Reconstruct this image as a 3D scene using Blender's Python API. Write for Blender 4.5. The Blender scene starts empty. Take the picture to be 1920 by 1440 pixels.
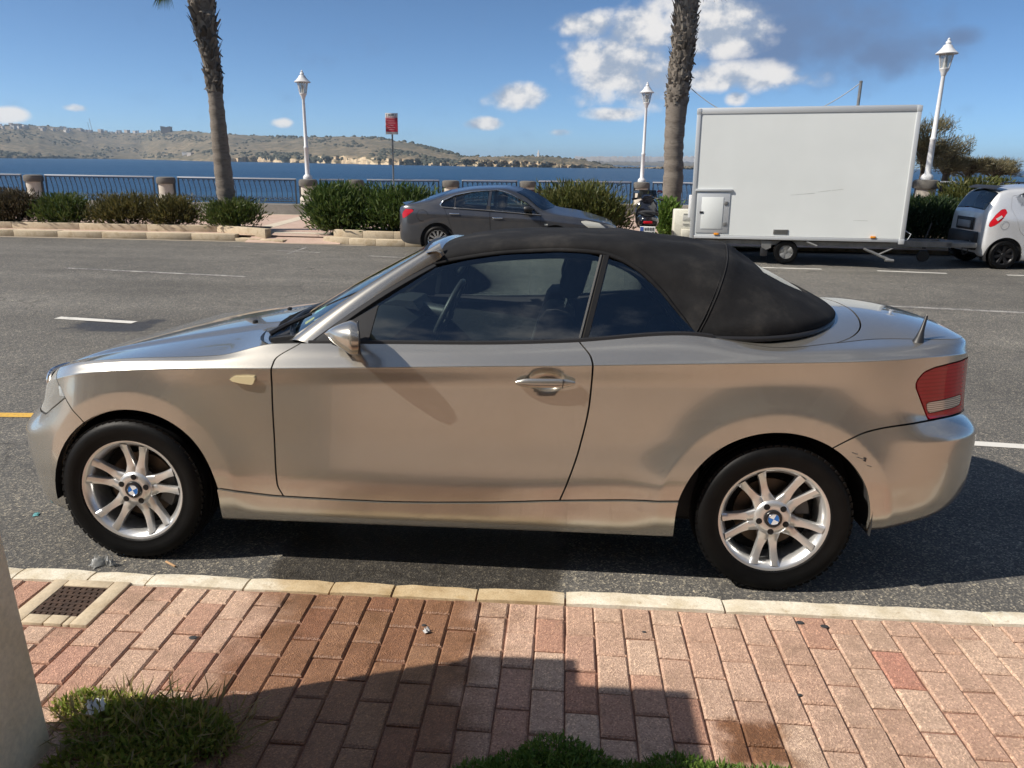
import bpy, bmesh, math, random
import numpy as np
from mathutils import Vector, Matrix
random.seed(7)
rng = np.random.default_rng(11)
SC = bpy.context.scene
COL = SC.collection

# ------------------------------------------------------------------ camera
CAM_P = (0.4705, -3.7278, 1.6798)
YAW, PITCH, ROLL, FPX = -0.06768, 0.28092, 0.01523, 1440.3
def cam_basis():
    cy, sy, cp, sp = math.cos(YAW), math.sin(YAW), math.cos(PITCH), math.sin(PITCH)
    f = Vector((sy * cp, cy * cp, -sp)); r0 = Vector((cy, -sy, 0)); u0 = r0.cross(f)
    cr, sr = math.cos(ROLL), math.sin(ROLL)
    return cr * r0 + sr * u0, -sr * r0 + cr * u0, f
_r, _u, _f = cam_basis()
cam = bpy.data.cameras.new("camera"); camo = bpy.data.objects.new("camera", cam); COL.objects.link(camo)
cam.sensor_fit = 'HORIZONTAL'; cam.sensor_width = 36.0; cam.lens = FPX / 1920 * 36
cam.clip_start = 0.05; cam.clip_end = 60000
camo.matrix_world = Matrix(((_r.x, _u.x, -_f.x, CAM_P[0]), (_r.y, _u.y, -_f.y, CAM_P[1]), (_r.z, _u.z, -_f.z, CAM_P[2]), (0, 0, 0, 1)))
SC.camera = camo

# ------------------------------------------------------------------ sun, sky, exposure
SUN_AZ, SUN_EL = math.radians(18.5), math.radians(42.0)      # light travels towards +x and a little +y
SUN_D = Vector((math.cos(SUN_EL) * math.cos(SUN_AZ), math.cos(SUN_EL) * math.sin(SUN_AZ), -math.sin(SUN_EL)))
sl = bpy.data.lights.new("sun", 'SUN'); sl.energy = 4.2; sl.angle = math.radians(0.53); sl.color = (1.0, 0.925, 0.82)
so = bpy.data.objects.new("sun", sl); COL.objects.link(so)
so.rotation_euler = SUN_D.to_track_quat('-Z', 'Y').to_euler()

def build_world():
    w = bpy.data.worlds.new("World"); SC.world = w; w.use_nodes = True
    nt = w.node_tree; N = nt.nodes; L = nt.links; N.clear()
    def node(t, **k):
        n = N.new(t)
        for a, b in k.items(): setattr(n, a, b)
        return n
    def inp(sock, v):
        if hasattr(v, 'is_output') or isinstance(v, bpy.types.NodeSocket): L.new(v, sock)
        else: sock.default_value = v
    def M(op, a, b=None, c=None, clamp=False):
        n = node('ShaderNodeMath', operation=op, use_clamp=clamp)
        inp(n.inputs[0], a)
        if b is not None: inp(n.inputs[1], b)
        if c is not None: inp(n.inputs[2], c)
        return n.outputs[0]
    def SS(x, a, b):
        n = node('ShaderNodeMapRange', interpolation_type='SMOOTHSTEP'); inp(n.inputs[0], x)
        n.inputs[1].default_value = a; n.inputs[2].default_value = b
        return n.outputs[0]
    sky = node('ShaderNodeTexSky', sky_type='NISHITA'); sky.sun_disc = False
    sky.sun_elevation = SUN_EL; sky.sun_rotation = math.radians(251.5)
    sky.altitude = 10; sky.air_density = 0.4; sky.dust_density = 0.5; sky.ozone_density = 6.0
    tc = node('ShaderNodeTexCoord')
    sx = node('ShaderNodeSeparateXYZ'); L.new(tc.outputs['Generated'], sx.inputs[0])
    X, Y, Z = sx.outputs
    az = M('ARCTAN2', X, Y)                       # 0 straight over the road, + to the right
    el = M('ARCSINE', M('MINIMUM', M('MAXIMUM', Z, -1.0), 1.0))
    def vec(a, b, c=0.0):
        n = node('ShaderNodeCombineXYZ'); inp(n.inputs[0], a); inp(n.inputs[1], b); inp(n.inputs[2], c); return n.outputs[0]
    def noise(v, scale, detail=6, rough=0.55, dist=0.0):
        n = node('ShaderNodeTexNoise'); L.new(v, n.inputs['Vector']); n.inputs['Scale'].default_value = scale
        n.inputs['Detail'].default_value = detail; n.inputs['Roughness'].default_value = rough; n.inputs['Distortion'].default_value = dist
        return n.outputs['Fac']
    # cloud banks: (azimuth, elevation, half width, half height, weight) in radians
    ZE = CLOUDS
    p = vec(az, M('MULTIPLY', el, 1.25))
    def vor(v, s):
        n = node('ShaderNodeTexVoronoi'); L.new(v, n.inputs['Vector']); n.inputs['Scale'].default_value = s; return M('SUBTRACT', 1.0, n.outputs['Distance'])
    na = noise(p, 10.0, 6, 0.62); n1 = M('ADD', M('MULTIPLY', na, 0.66), M('ADD', M('MULTIPLY', vor(p, 27.0), 0.15), M('MULTIPLY', vor(p, 66.0), 0.08)))
    p2 = vec(M('ADD', az, 0.012), M('SUBTRACT', M('MULTIPLY', el, 1.25), 0.022))
    n2 = noise(p2, 10.0, 3, 0.62)
    ae = vec(az, el)
    def blobs(lst):
        acc = None
        for a0, e0, wa, we, k in lst:
            v1 = node('ShaderNodeVectorMath', operation='MULTIPLY_ADD'); L.new(ae, v1.inputs[0]); v1.inputs[1].default_value = (1/wa, 1/we, 0); v1.inputs[2].default_value = (-a0/wa, -e0/we, 0)
            v2 = node('ShaderNodeVectorMath', operation='LENGTH'); L.new(v1.outputs[0], v2.inputs[0])
            n = node('ShaderNodeMapRange', interpolation_type='SMOOTHSTEP'); L.new(v2.outputs['Value'], n.inputs[0])
            n.inputs[1].default_value = 0.1; n.inputs[2].default_value = 1.3; n.inputs[3].default_value = k; n.inputs[4].default_value = 0.0
            acc = n.outputs[0] if acc is None else M('MAXIMUM', acc, n.outputs[0])
        return acc
    bw = blobs(CLOUDS); bd = blobs(DARK_CLOUDS)
    # general scattered cumulus everywhere else (projected on a flat cloud layer)
    zc = M('MAXIMUM', M('ADD', Z, 0.06), 0.03)
    pp = vec(M('DIVIDE', X, zc), M('DIVIDE', Y, zc))
    g1 = noise(pp, 3.0, 6, 0.6)
    front = M('MULTIPLY', SS(Y, -0.15, 0.35), M('SUBTRACT', 1.0, SS(Z, 0.5, 0.8)))
    gen = SS(M('SUBTRACT', g1, M('MULTIPLY', front, 0.27)), 0.47, 0.62)
    nc = M('ADD', M('MULTIPLY', M('SUBTRACT', n1, 0.455), 1.7), 0.5)
    mw = SS(M('ADD', nc, M('MULTIPLY', M('SUBTRACT', bw, 0.5), 0.80)), 0.34, 0.78)
    md = SS(M('ADD', nc, M('MULTIPLY', M('SUBTRACT', bd, 0.5), 0.80)), 0.12, 0.95)
    lit = SS(M('ADD', M('SUBTRACT', na, n2), M('MULTIPLY', M('SUBTRACT', n1, 0.46), 0.7)), -0.13, 0.09)
    def mixc(f, a, b):
        n = node('ShaderNodeMix', data_type='RGBA'); inp(n.inputs[0], f); inp(n.inputs[6], a); inp(n.inputs[7], b); return n.outputs[2]
    wc = mixc(lit, SKY_SHADE, SKY_LIT)
    tint = node('ShaderNodeMix', data_type='RGBA', blend_type='MULTIPLY'); tint.inputs[0].default_value = 1.0
    L.new(sky.outputs[0], tint.inputs[6]); tint.inputs[7].default_value = SKY_TINT
    c = mixc(M('MULTIPLY', gen, 0.8), tint.outputs[2], mixc(SS(g1, 0.5, 0.75), SKY_SHADE, SKY_LIT))
    c = mixc(M('MULTIPLY', md, 0.92), c, SKY_DARK)
    c = mixc(M('MULTIPLY', mw, 0.95), c, wc)
    bg = node('ShaderNodeBackground'); L.new(c, bg.inputs[0]); bg.inputs[1].default_value = 0.10
    w.cycles.sampling_method = 'MANUAL'; w.cycles.sample_map_resolution = 512
    out = node('ShaderNodeOutputWorld'); L.new(bg.outputs[0], out.inputs[0])
# cloud colours are in the sky's own (bright) units, before the 0.115 background strength
SKY_TINT = (1.0, 1.07, .97, 1)
SKY_LIT = (5.9, 5.75, 5.6, 1); SKY_SHADE = (2.5, 2.95, 3.7, 1); SKY_DARK = (1.0, 1.55, 2.7, 1)
def px_dir(x, y):
    d = _f + (x - 960) / FPX * _r - (y - 720) / FPX * _u
    d.normalize(); return math.atan2(d.x, d.y), math.asin(d.z)
def cl(x, y, w, h, k=1.0):
    a, e = px_dir(x, y); return (a, e, w / FPX, h / FPX, k)
CLOUDS = [cl(1180, 120, 165, 95), cl(1110, 48, 85, 36, .95), cl(1340, 145, 240, 36, .95), cl(975, 180, 78, 34), cl(1210, 60, 130, 62), cl(1150, 215, 75, 20, .95), cl(1320, 45, 150, 80, .95),
          cl(905, 232, 46, 16, .9), cl(1050, 248, 36, 13, .85), cl(1380, 185, 30, 22, .9), cl(530, 232, 28, 12, .85), cl(15, 216, 42, 16, .85), cl(140, 202, 28, 10, .8)]
DARK_CLOUDS = [cl(1500, 70, 230, 90, 1.0), cl(1680, 95, 120, 50, .9), cl(1450, 0, 200, 60, 1.0), cl(1800, 70, 40, 20, .8)]
build_world()
SC.view_settings.view_transform = 'Standard'; SC.view_settings.look = 'None'
SC.view_settings.exposure = 0.6; SC.view_settings.gamma = 1.0
SC.view_settings.use_curve_mapping = False
SC.cycles.max_bounces = 8; SC.cycles.transparent_max_bounces = 12
SC.cycles.use_denoising = True
SC.cycles.sample_clamp_indirect = 6.0
SC.cycles.use_adaptive_sampling = True; SC.cycles.adaptive_threshold = 0.02

# ------------------------------------------------------------------ helpers
def pchip(xs, ys, x):
    xs = np.asarray(xs, float); ys = np.asarray(ys, float); x = np.asarray(x, float)
    h = np.diff(xs); d = np.diff(ys) / h; m = np.zeros_like(ys)
    m[0], m[-1] = d[0], d[-1]
    for i in range(1, len(xs) - 1):
        if d[i - 1] * d[i] > 0:
            w1, w2 = 2 * h[i] + h[i - 1], h[i] + 2 * h[i - 1]
            m[i] = (w1 + w2) / (w1 / d[i - 1] + w2 / d[i])
    k = np.clip(np.searchsorted(xs, x) - 1, 0, len(xs) - 2)
    t = (np.clip(x, xs[0], xs[-1]) - xs[k]) / h[k]
    return (2*t**3-3*t**2+1)*ys[k] + (t**3-2*t**2+t)*h[k]*m[k] + (-2*t**3+3*t**2)*ys[k+1] + (t**3-t**2)*h[k]*m[k+1]

def cubic(xs, ys, x):
    """natural cubic spline"""
    xs = np.asarray(xs, float); ys = np.asarray(ys, float); x = np.asarray(x, float)
    n = len(xs); h = np.diff(xs); A = np.zeros((n, n)); b = np.zeros(n); A[0, 0] = A[-1, -1] = 1
    for i in range(1, n - 1):
        A[i, i-1], A[i, i], A[i, i+1] = h[i-1], 2*(h[i-1]+h[i]), h[i]
        b[i] = 6*((ys[i+1]-ys[i])/h[i] - (ys[i]-ys[i-1])/h[i-1])
    M = np.linalg.solve(A, b)
    k = np.clip(np.searchsorted(xs, x) - 1, 0, n - 2); a = xs[k+1]-x; c = x-xs[k]; hk = h[k]
    return M[k]*a**3/(6*hk) + M[k+1]*c**3/(6*hk) + (ys[k]/hk-M[k]*hk/6)*a + (ys[k+1]/hk-M[k+1]*hk/6)*c

def smooth(a, b, x):
    t = np.clip((np.asarray(x, float) - a) / (b - a), 0, 1); return t*t*(3-2*t)

# ---- materials
MATS = {}
def _new(name):
    m = bpy.data.materials.new(name); m.use_nodes = True; nt = m.node_tree; nt.nodes.clear()
    out = nt.nodes.new('ShaderNodeOutputMaterial'); MATS[name] = m
    return m, nt, out
def lk(nt, a, b): nt.links.new(a, b)
def pr(nt, out, col, rough=.5, metal=0., **kw):
    p = nt.nodes.new('ShaderNodeBsdfPrincipled'); p.inputs['Base Color'].default_value = (*col, 1)
    p.inputs['Roughness'].default_value = rough; p.inputs['Metallic'].default_value = metal
    for k, v in kw.items(): p.inputs[k].default_value = v
    lk(nt, p.outputs[0], out.inputs[0]); return p
def mat(name, col, rough=.5, metal=0., **kw):
    if name in MATS: return MATS[name]
    m, nt, out = _new(name); pr(nt, out, col, rough, metal, **kw); return m
def tex(nt, kind, scale, coord='Object', detail=5., rough=.55, stretch=None):
    if coord == 'World': v = nt.nodes.new('ShaderNodeNewGeometry').outputs['Position']
    else: v = nt.nodes.new('ShaderNodeTexCoord').outputs[coord]
    if stretch:
        mp = nt.nodes.new('ShaderNodeMapping'); mp.inputs['Scale'].default_value = stretch; lk(nt, v, mp.inputs[0]); v = mp.outputs[0]
    if kind == 'noise':
        n = nt.nodes.new('ShaderNodeTexNoise'); n.inputs['Detail'].default_value = detail; n.inputs['Roughness'].default_value = rough
    elif kind == 'voronoi': n = nt.nodes.new('ShaderNodeTexVoronoi')
    elif kind == 'wave': n = nt.nodes.new('ShaderNodeTexWave')
    n.inputs['Scale'].default_value = scale; lk(nt, v, n.inputs['Vector'])
    return n
def ramp(nt, fac, stops, interp='LINEAR'):
    r = nt.nodes.new('ShaderNodeValToRGB'); r.color_ramp.interpolation = interp
    e = r.color_ramp.elements
    while len(e) < len(stops): e.new(0.5)
    for i, (p, c) in enumerate(stops):
        e[i].position = p; e[i].color = (*c, 1) if len(c) == 3 else c
    lk(nt, fac, r.inputs[0]); return r.outputs[0]
def mixc(nt, f, a, b, mode='MIX'):
    n = nt.nodes.new('ShaderNodeMix'); n.data_type = 'RGBA'; n.blend_type = mode
    for s, v in ((n.inputs[0], f), (n.inputs[6], a), (n.inputs[7], b)):
        if isinstance(v, bpy.types.NodeSocket): lk(nt, v, s)
        elif isinstance(v, (int, float)): s.default_value = v
        else: s.default_value = (*v, 1)
    return n.outputs[2]
def mth(nt, op, a, b=None):
    n = nt.nodes.new('ShaderNodeMath'); n.operation = op
    for i, v in enumerate((a, b)):
        if v is None: continue
        if isinstance(v, bpy.types.NodeSocket): lk(nt, v, n.inputs[i])
        else: n.inputs[i].default_value = v
    return n.outputs[0]
def bump(nt, p, h, strength=.3, dist=.01):
    b = nt.nodes.new('ShaderNodeBump'); b.inputs['Strength'].default_value = strength; b.inputs['Distance'].default_value = dist
    lk(nt, h, b.inputs['Height']); lk(nt, b.outputs[0], p.inputs['Normal']); return b
def nmat(name, c1, c2, scale=8., rough=.7, bumps=.25, bdist=.01, c3=None, coord='Object', stretch=None, metal=0., fine=None, **kw):
    """a noisy two or three tone surface with fine relief"""
    if name in MATS: return MATS[name]
    m, nt, out = _new(name); p = pr(nt, out, c1, rough, metal, **kw)
    n = tex(nt, 'noise', scale, coord, 8, .62, stretch)
    st = [(.32, c1), (.68, c2)] if c3 is None else [(.28, c1), (.5, c2), (.74, c3)]
    c = ramp(nt, n.outputs['Fac'], st)
    nf = tex(nt, 'noise', fine or scale * 9, coord, 4, .6, stretch)
    c = c if fine and fine < 1 else mixc(nt, .35, c, ramp(nt, nf.outputs['Fac'], [(.3, (.45, .45, .45)), (.7, (1, 1, 1))]), 'MULTIPLY')
    lk(nt, c, p.inputs['Base Color'])
    if bumps: bump(nt, p, nf.outputs['Fac'], bumps, bdist)
    return m
def glass(name, tint, refl=(1, 1, 1), rough=0.0, ior=1.5, haze=0.0):
    if name in MATS: return MATS[name]
    m, nt, out = _new(name)
    t = nt.nodes.new('ShaderNodeBsdfTransparent'); t.inputs[0].default_value = (*tint, 1)
    g = nt.nodes.new('ShaderNodeBsdfGlossy'); g.inputs[0].default_value = (*refl, 1); g.inputs['Roughness'].default_value = rough
    f = nt.nodes.new('ShaderNodeFresnel'); f.inputs[0].default_value = ior
    mx = nt.nodes.new('ShaderNodeMixShader'); lk(nt, f.outputs[0], mx.inputs[0]); lk(nt, t.outputs[0], mx.inputs[1]); lk(nt, g.outputs[0], mx.inputs[2])
    src = mx.outputs[0]
    if haze:
        d = nt.nodes.new('ShaderNodeBsdfDiffuse'); d.inputs[0].default_value = (.5, .5, .48, 1)
        m2 = nt.nodes.new('ShaderNodeMixShader'); m2.inputs[0].default_value = haze; lk(nt, src, m2.inputs[1]); lk(nt, d.outputs[0], m2.inputs[2]); src = m2.outputs[0]
    lk(nt, src, out.inputs[0]); return m

# ---- objects
def tag(o, label=None, cat=None, group=None, kind=None):
    if label: o['label'] = label
    if cat: o['category'] = cat
    if group: o['group'] = group
    if kind: o['kind'] = kind
    return o
def thing(name, label, cat, loc=(0, 0, 0), rz=0., group=None):
    o = bpy.data.objects.new(name, None); COL.objects.link(o); o.empty_display_size = .2
    o.location = loc; o.rotation_euler = (0, 0, rz)
    return tag(o, label, cat, group)
def mobj(name, verts, faces, m=None, parent=None, smooth_=True, angle=35, normals=None, mats=None, fmat=None):
    me = bpy.data.meshes.new(name)
    me.from_pydata([tuple(map(float, v)) for v in verts], [], [tuple(int(i) for i in f) for f in faces])
    if mats:
        for x in mats: me.materials.append(x)
        if fmat is not None: me.polygons.foreach_set('material_index', np.asarray(fmat, np.int32))
    elif m is not None: me.materials.append(m)
    if smooth_:
        me.polygons.foreach_set('use_smooth', np.ones(len(me.polygons), bool))
        if angle is not None and normals is None: me.set_sharp_from_angle(angle=math.radians(angle))
    me.update()
    if normals is not None: me.normals_split_custom_set_from_vertices([tuple(map(float, n)) for n in normals])
    o = bpy.data.objects.new(name, me); COL.objects.link(o)
    if parent is not None: o.parent = parent
    return o
def copy_tree(o, parent=None):
    c = o.copy(); COL.objects.link(c)
    if parent is not None: c.parent = parent
    for ch in o.children: copy_tree(ch, c)
    return c

class MB:
    """collects shapes into one mesh"""
    def __init__(self): self.v = []; self.f = []; self.m = []; self.mi = 0
    def add(self, vs, fs):
        o = len(self.v); self.v += [tuple(map(float, p)) for p in vs]
        self.f += [tuple(i + o for i in f) for f in fs]; self.m += [self.mi] * len(fs)
    def box(self, a, b, bev=0.0, T=None):
        x0, y0, z0 = a; x1, y1, z1 = b
        if bev <= 0:
            v = [(x0,y0,z0),(x1,y0,z0),(x1,y1,z0),(x0,y1,z0),(x0,y0,z1),(x1,y0,z1),(x1,y1,z1),(x0,y1,z1)]
            f = [(0,3,2,1),(4,5,6,7),(0,1,5,4),(1,2,6,5),(2,3,7,6),(3,0,4,7)]
        else:
            bm = bmesh.new(); bmesh.ops.create_cube(bm, size=1)
            for p in bm.verts: p.co = Vector(((x0+x1)/2+p.co.x*(x1-x0), (y0+y1)/2+p.co.y*(y1-y0), (z0+z1)/2+p.co.z*(z1-z0)))
            bmesh.ops.bevel(bm, geom=bm.edges[:], offset=bev, segments=2, affect='EDGES', profile=.5)
            bm.verts.index_update(); v = [p.co[:] for p in bm.verts]; f = [[q.index for q in p.verts] for p in bm.faces]; bm.free()
        if T is not None: v = [T @ Vector(p) for p in v]
        self.add(v, f); return self
    def tube(self, pts, r, n=8, cap=True, closed=False):
        pts = [Vector(p) for p in pts]; k = len(pts)
        rs = r if hasattr(r, '__len__') else [r] * k
        ring = []; ref = None
        for i, p in enumerate(pts):
            a = pts[(i - 1) % k] if (i > 0 or closed) else p; b = pts[(i + 1) % k] if (i < k - 1 or closed) else p
            t = (b - a)
            t = t.normalized() if t.length > 1e-9 else Vector((0, 0, 1))
            if ref is None:
                ref = t.cross(Vector((0, 0, 1)))
                if ref.length < .05: ref = t.cross(Vector((1, 0, 0)))
            ref = (ref - t * ref.dot(t)).normalized(); c = t.cross(ref)
            ring.append([p + (ref * math.cos(2*math.pi*j/n) + c * math.sin(2*math.pi*j/n)) * rs[i] for j in range(n)])
        v = [q for rr in ring for q in rr]; f = []
        m = k if closed else k - 1
        for i in range(m):
            i2 = (i + 1) % k
            for j in range(n):
                f.append((i*n+j, i*n+(j+1) % n, i2*n+(j+1) % n, i2*n+j))
        if cap and not closed:
            f.append(tuple(range(n))[::-1]); f.append(tuple((k-1)*n+j for j in range(n)))
        self.add(v, f); return self
    def lathe(self, prof, n=32, c=(0, 0, 0), axis='z', a0=0., a1=2*math.pi):
        """prof: list of (r, t) along the axis"""
        full = abs(a1 - a0 - 2*math.pi) < 1e-6; m = n if full else n + 1
        v = []
        for r, t in prof:
            for j in range(m):
                a = a0 + (a1 - a0) * j / n; ca, sa = r*math.cos(a), r*math.sin(a)
                v.append({'z': (c[0]+ca, c[1]+sa, c[2]+t), 'y': (c[0]+ca, c[1]+t, c[2]+sa), 'x': (c[0]+t, c[1]+ca, c[2]+sa)}[axis])
        f = []
        for i in range(len(prof) - 1):
            for j in range(n):
                j2 = (j + 1) % m
                f.append((i*m+j, i*m+j2, (i+1)*m+j2, (i+1)*m+j))
        self.add(v, f); return self
    def prism(self, poly, y0, y1, T=None):
        """poly in (x,z) extruded along y"""
        n = len(poly); v = [(x, y0, z) for x, z in poly] + [(x, y1, z) for x, z in poly]
        f = [tuple(range(n)), tuple(range(2*n-1, n-1, -1))] + [(i, n+i, n+(i+1) % n, (i+1) % n) for i in range(n)]
        if T is not None: v = [T @ Vector(p) for p in v]
        self.add(v, f); return self
    def grid(self, P):
        """P: array (a,b,3)"""
        P = np.asarray(P, float); a, b = P.shape[:2]
        f = [(i*b+j, i*b+j+1, (i+1)*b+j+1, (i+1)*b+j) for i in range(a-1) for j in range(b-1)]
        self.add(P.reshape(-1, 3), f); return self
    def build(self, name, m, parent=None, angle=35, smooth_=True, fix=True):
        ms = m if isinstance(m, (list, tuple)) else None
        o = mobj(name, self.v, self.f, None if ms else m, parent, smooth_, None, None, ms, self.m if ms else None)
        if fix:
            bm = bmesh.new(); bm.from_mesh(o.data); bmesh.ops.recalc_face_normals(bm, faces=bm.faces[:]); bm.to_mesh(o.data); bm.free()
        if smooth_: o.data.set_sharp_from_angle(angle=math.radians(angle))
        return o
def ell(n, rx, ry, cx=0, cy=0, p=2.0):
    out = []
    for i in range(n):
        a = 2*math.pi*i/n; c, s = math.cos(a), math.sin(a)
        out.append((cx+rx*math.copysign(abs(c)**(2/p), c), cy+ry*math.copysign(abs(s)**(2/p), s)))
    return out

# ---- clip a mesh by a field f > 0 (cuts panels out of a surface, edges stay smooth)
def clip(V, N, F, f):
    V = list(map(tuple, V)); N = list(map(tuple, N)); f = list(map(float, f)); cache = {}; out = []
    def cut(a, b):
        k = (a, b) if a < b else (b, a)
        if k in cache: return cache[k]
        t = f[a] / (f[a] - f[b])
        V.append(tuple(V[a][i] + t*(V[b][i]-V[a][i]) for i in range(3)))
        n = [N[a][i] + t*(N[b][i]-N[a][i]) for i in range(3)]; q = math.sqrt(sum(x*x for x in n)) or 1
        N.append(tuple(x/q for x in n)); f.append(0.0); cache[k] = len(V)-1; return cache[k]
    for q in F:
        s = [f[i] > 0 for i in q]
        if all(s): out.append(tuple(q)); continue
        if not any(s): continue
        r = []
        for i in range(len(q)):
            a, b = q[i], q[(i+1) % len(q)]
            if s[i]: r.append(a)
            if s[i] != s[(i+1) % len(q)]: r.append(cut(a, b))
        if len(r) >= 3: out.append(tuple(r))
    used = sorted({i for q in out for i in q}); mp = {o: i for i, o in enumerate(used)}
    return [V[i] for i in used], [N[i] for i in used], [tuple(mp[i] for i in q) for q in out]
def flange(V, N, F, depth, outward_hint=None):
    """turn the open boundary inwards by depth; returns extended V,N,F"""
    V = list(V); N = list(N); F = list(F); cnt = {}
    for q in F:
        for i in range(len(q)):
            a, b = q[i], q[(i+1) % len(q)]; k = (a, b) if a < b else (b, a)
            cnt[k] = (cnt.get(k, (0,))[0] + 1, a, b)
    m0, m1 = {}, {}
    for (k, (c, a, b)) in cnt.items():
        if c != 1: continue
        for i in (a, b):
            if i not in m0:
                m0[i] = len(V); V.append(V[i]); N.append((0, 0, 0))
                m1[i] = len(V); V.append(tuple(V[i][j] - N[i][j]*depth for j in range(3))); N.append((0, 0, 0))
        F.append((m0[b], m0[a], m1[a], m1[b]))
    return V, N, F
def poly_sdf(P, poly):
    """signed distance, + inside. P (n,2)"""
    P = np.asarray(P, float); Q = np.asarray(poly, float); n = len(Q); d = np.full(len(P), 1e9); ins = np.zeros(len(P), bool)
    for i in range(n):
        a, b = Q[i], Q[(i+1) % n]; e = b-a; w = P-a
        t = np.clip((w@e)/max(e@e, 1e-12), 0, 1); d = np.minimum(d, np.hypot(*(w-t[:, None]*e).T))
        c = (a[1] <= P[:, 1]) != (b[1] <= P[:, 1])
        with np.errstate(divide='ignore', invalid='ignore'):
            xi = a[0] + (P[:, 1]-a[1])/(b[1]-a[1])*(b[0]-a[0])
        ins ^= c & (P[:, 0] < xi)
    return np.where(ins, d, -d)

# ================================================================== ground, road, pavement
def at(px, py, axis, val):
    """the point where the sight line through a photo pixel meets a plane x/y/z = val"""
    px, py, val = float(px), float(py), float(val); d = _f + (px-960)/FPX*_r - (py-720)/FPX*_u; c = Vector(CAM_P)
    return c + d*((val-c[axis])/d[axis])
def box_mask(nt, pos, x0, x1, y0, y1, soft=.08, nscale=7., namp=.12):
    """0..1 mask of a ragged patch on the ground (world metres)"""
    s = nt.nodes.new('ShaderNodeSeparateXYZ'); lk(nt, pos, s.inputs[0])
    n = nt.nodes.new('ShaderNodeTexNoise'); n.inputs['Scale'].default_value = nscale; n.inputs['Detail'].default_value = 6; lk(nt, pos, n.inputs['Vector'])
    off = mth(nt, 'MULTIPLY', mth(nt, 'SUBTRACT', n.outputs['Fac'], .5), namp*2)
    dx = mth(nt, 'SUBTRACT', mth(nt, 'ABSOLUTE', mth(nt, 'SUBTRACT', s.outputs[0], (x0+x1)/2)), (x1-x0)/2)
    dy = mth(nt, 'SUBTRACT', mth(nt, 'ABSOLUTE', mth(nt, 'SUBTRACT', s.outputs[1], (y0+y1)/2)), (y1-y0)/2)
    d = mth(nt, 'ADD', mth(nt, 'MAXIMUM', dx, dy), off)
    r = nt.nodes.new('ShaderNodeMapRange'); r.interpolation_type = 'SMOOTHSTEP'; lk(nt, d, r.inputs[0]); r.inputs[1].default_value = soft; r.inputs[2].default_value = -soft
    return r.outputs[0]
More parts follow.
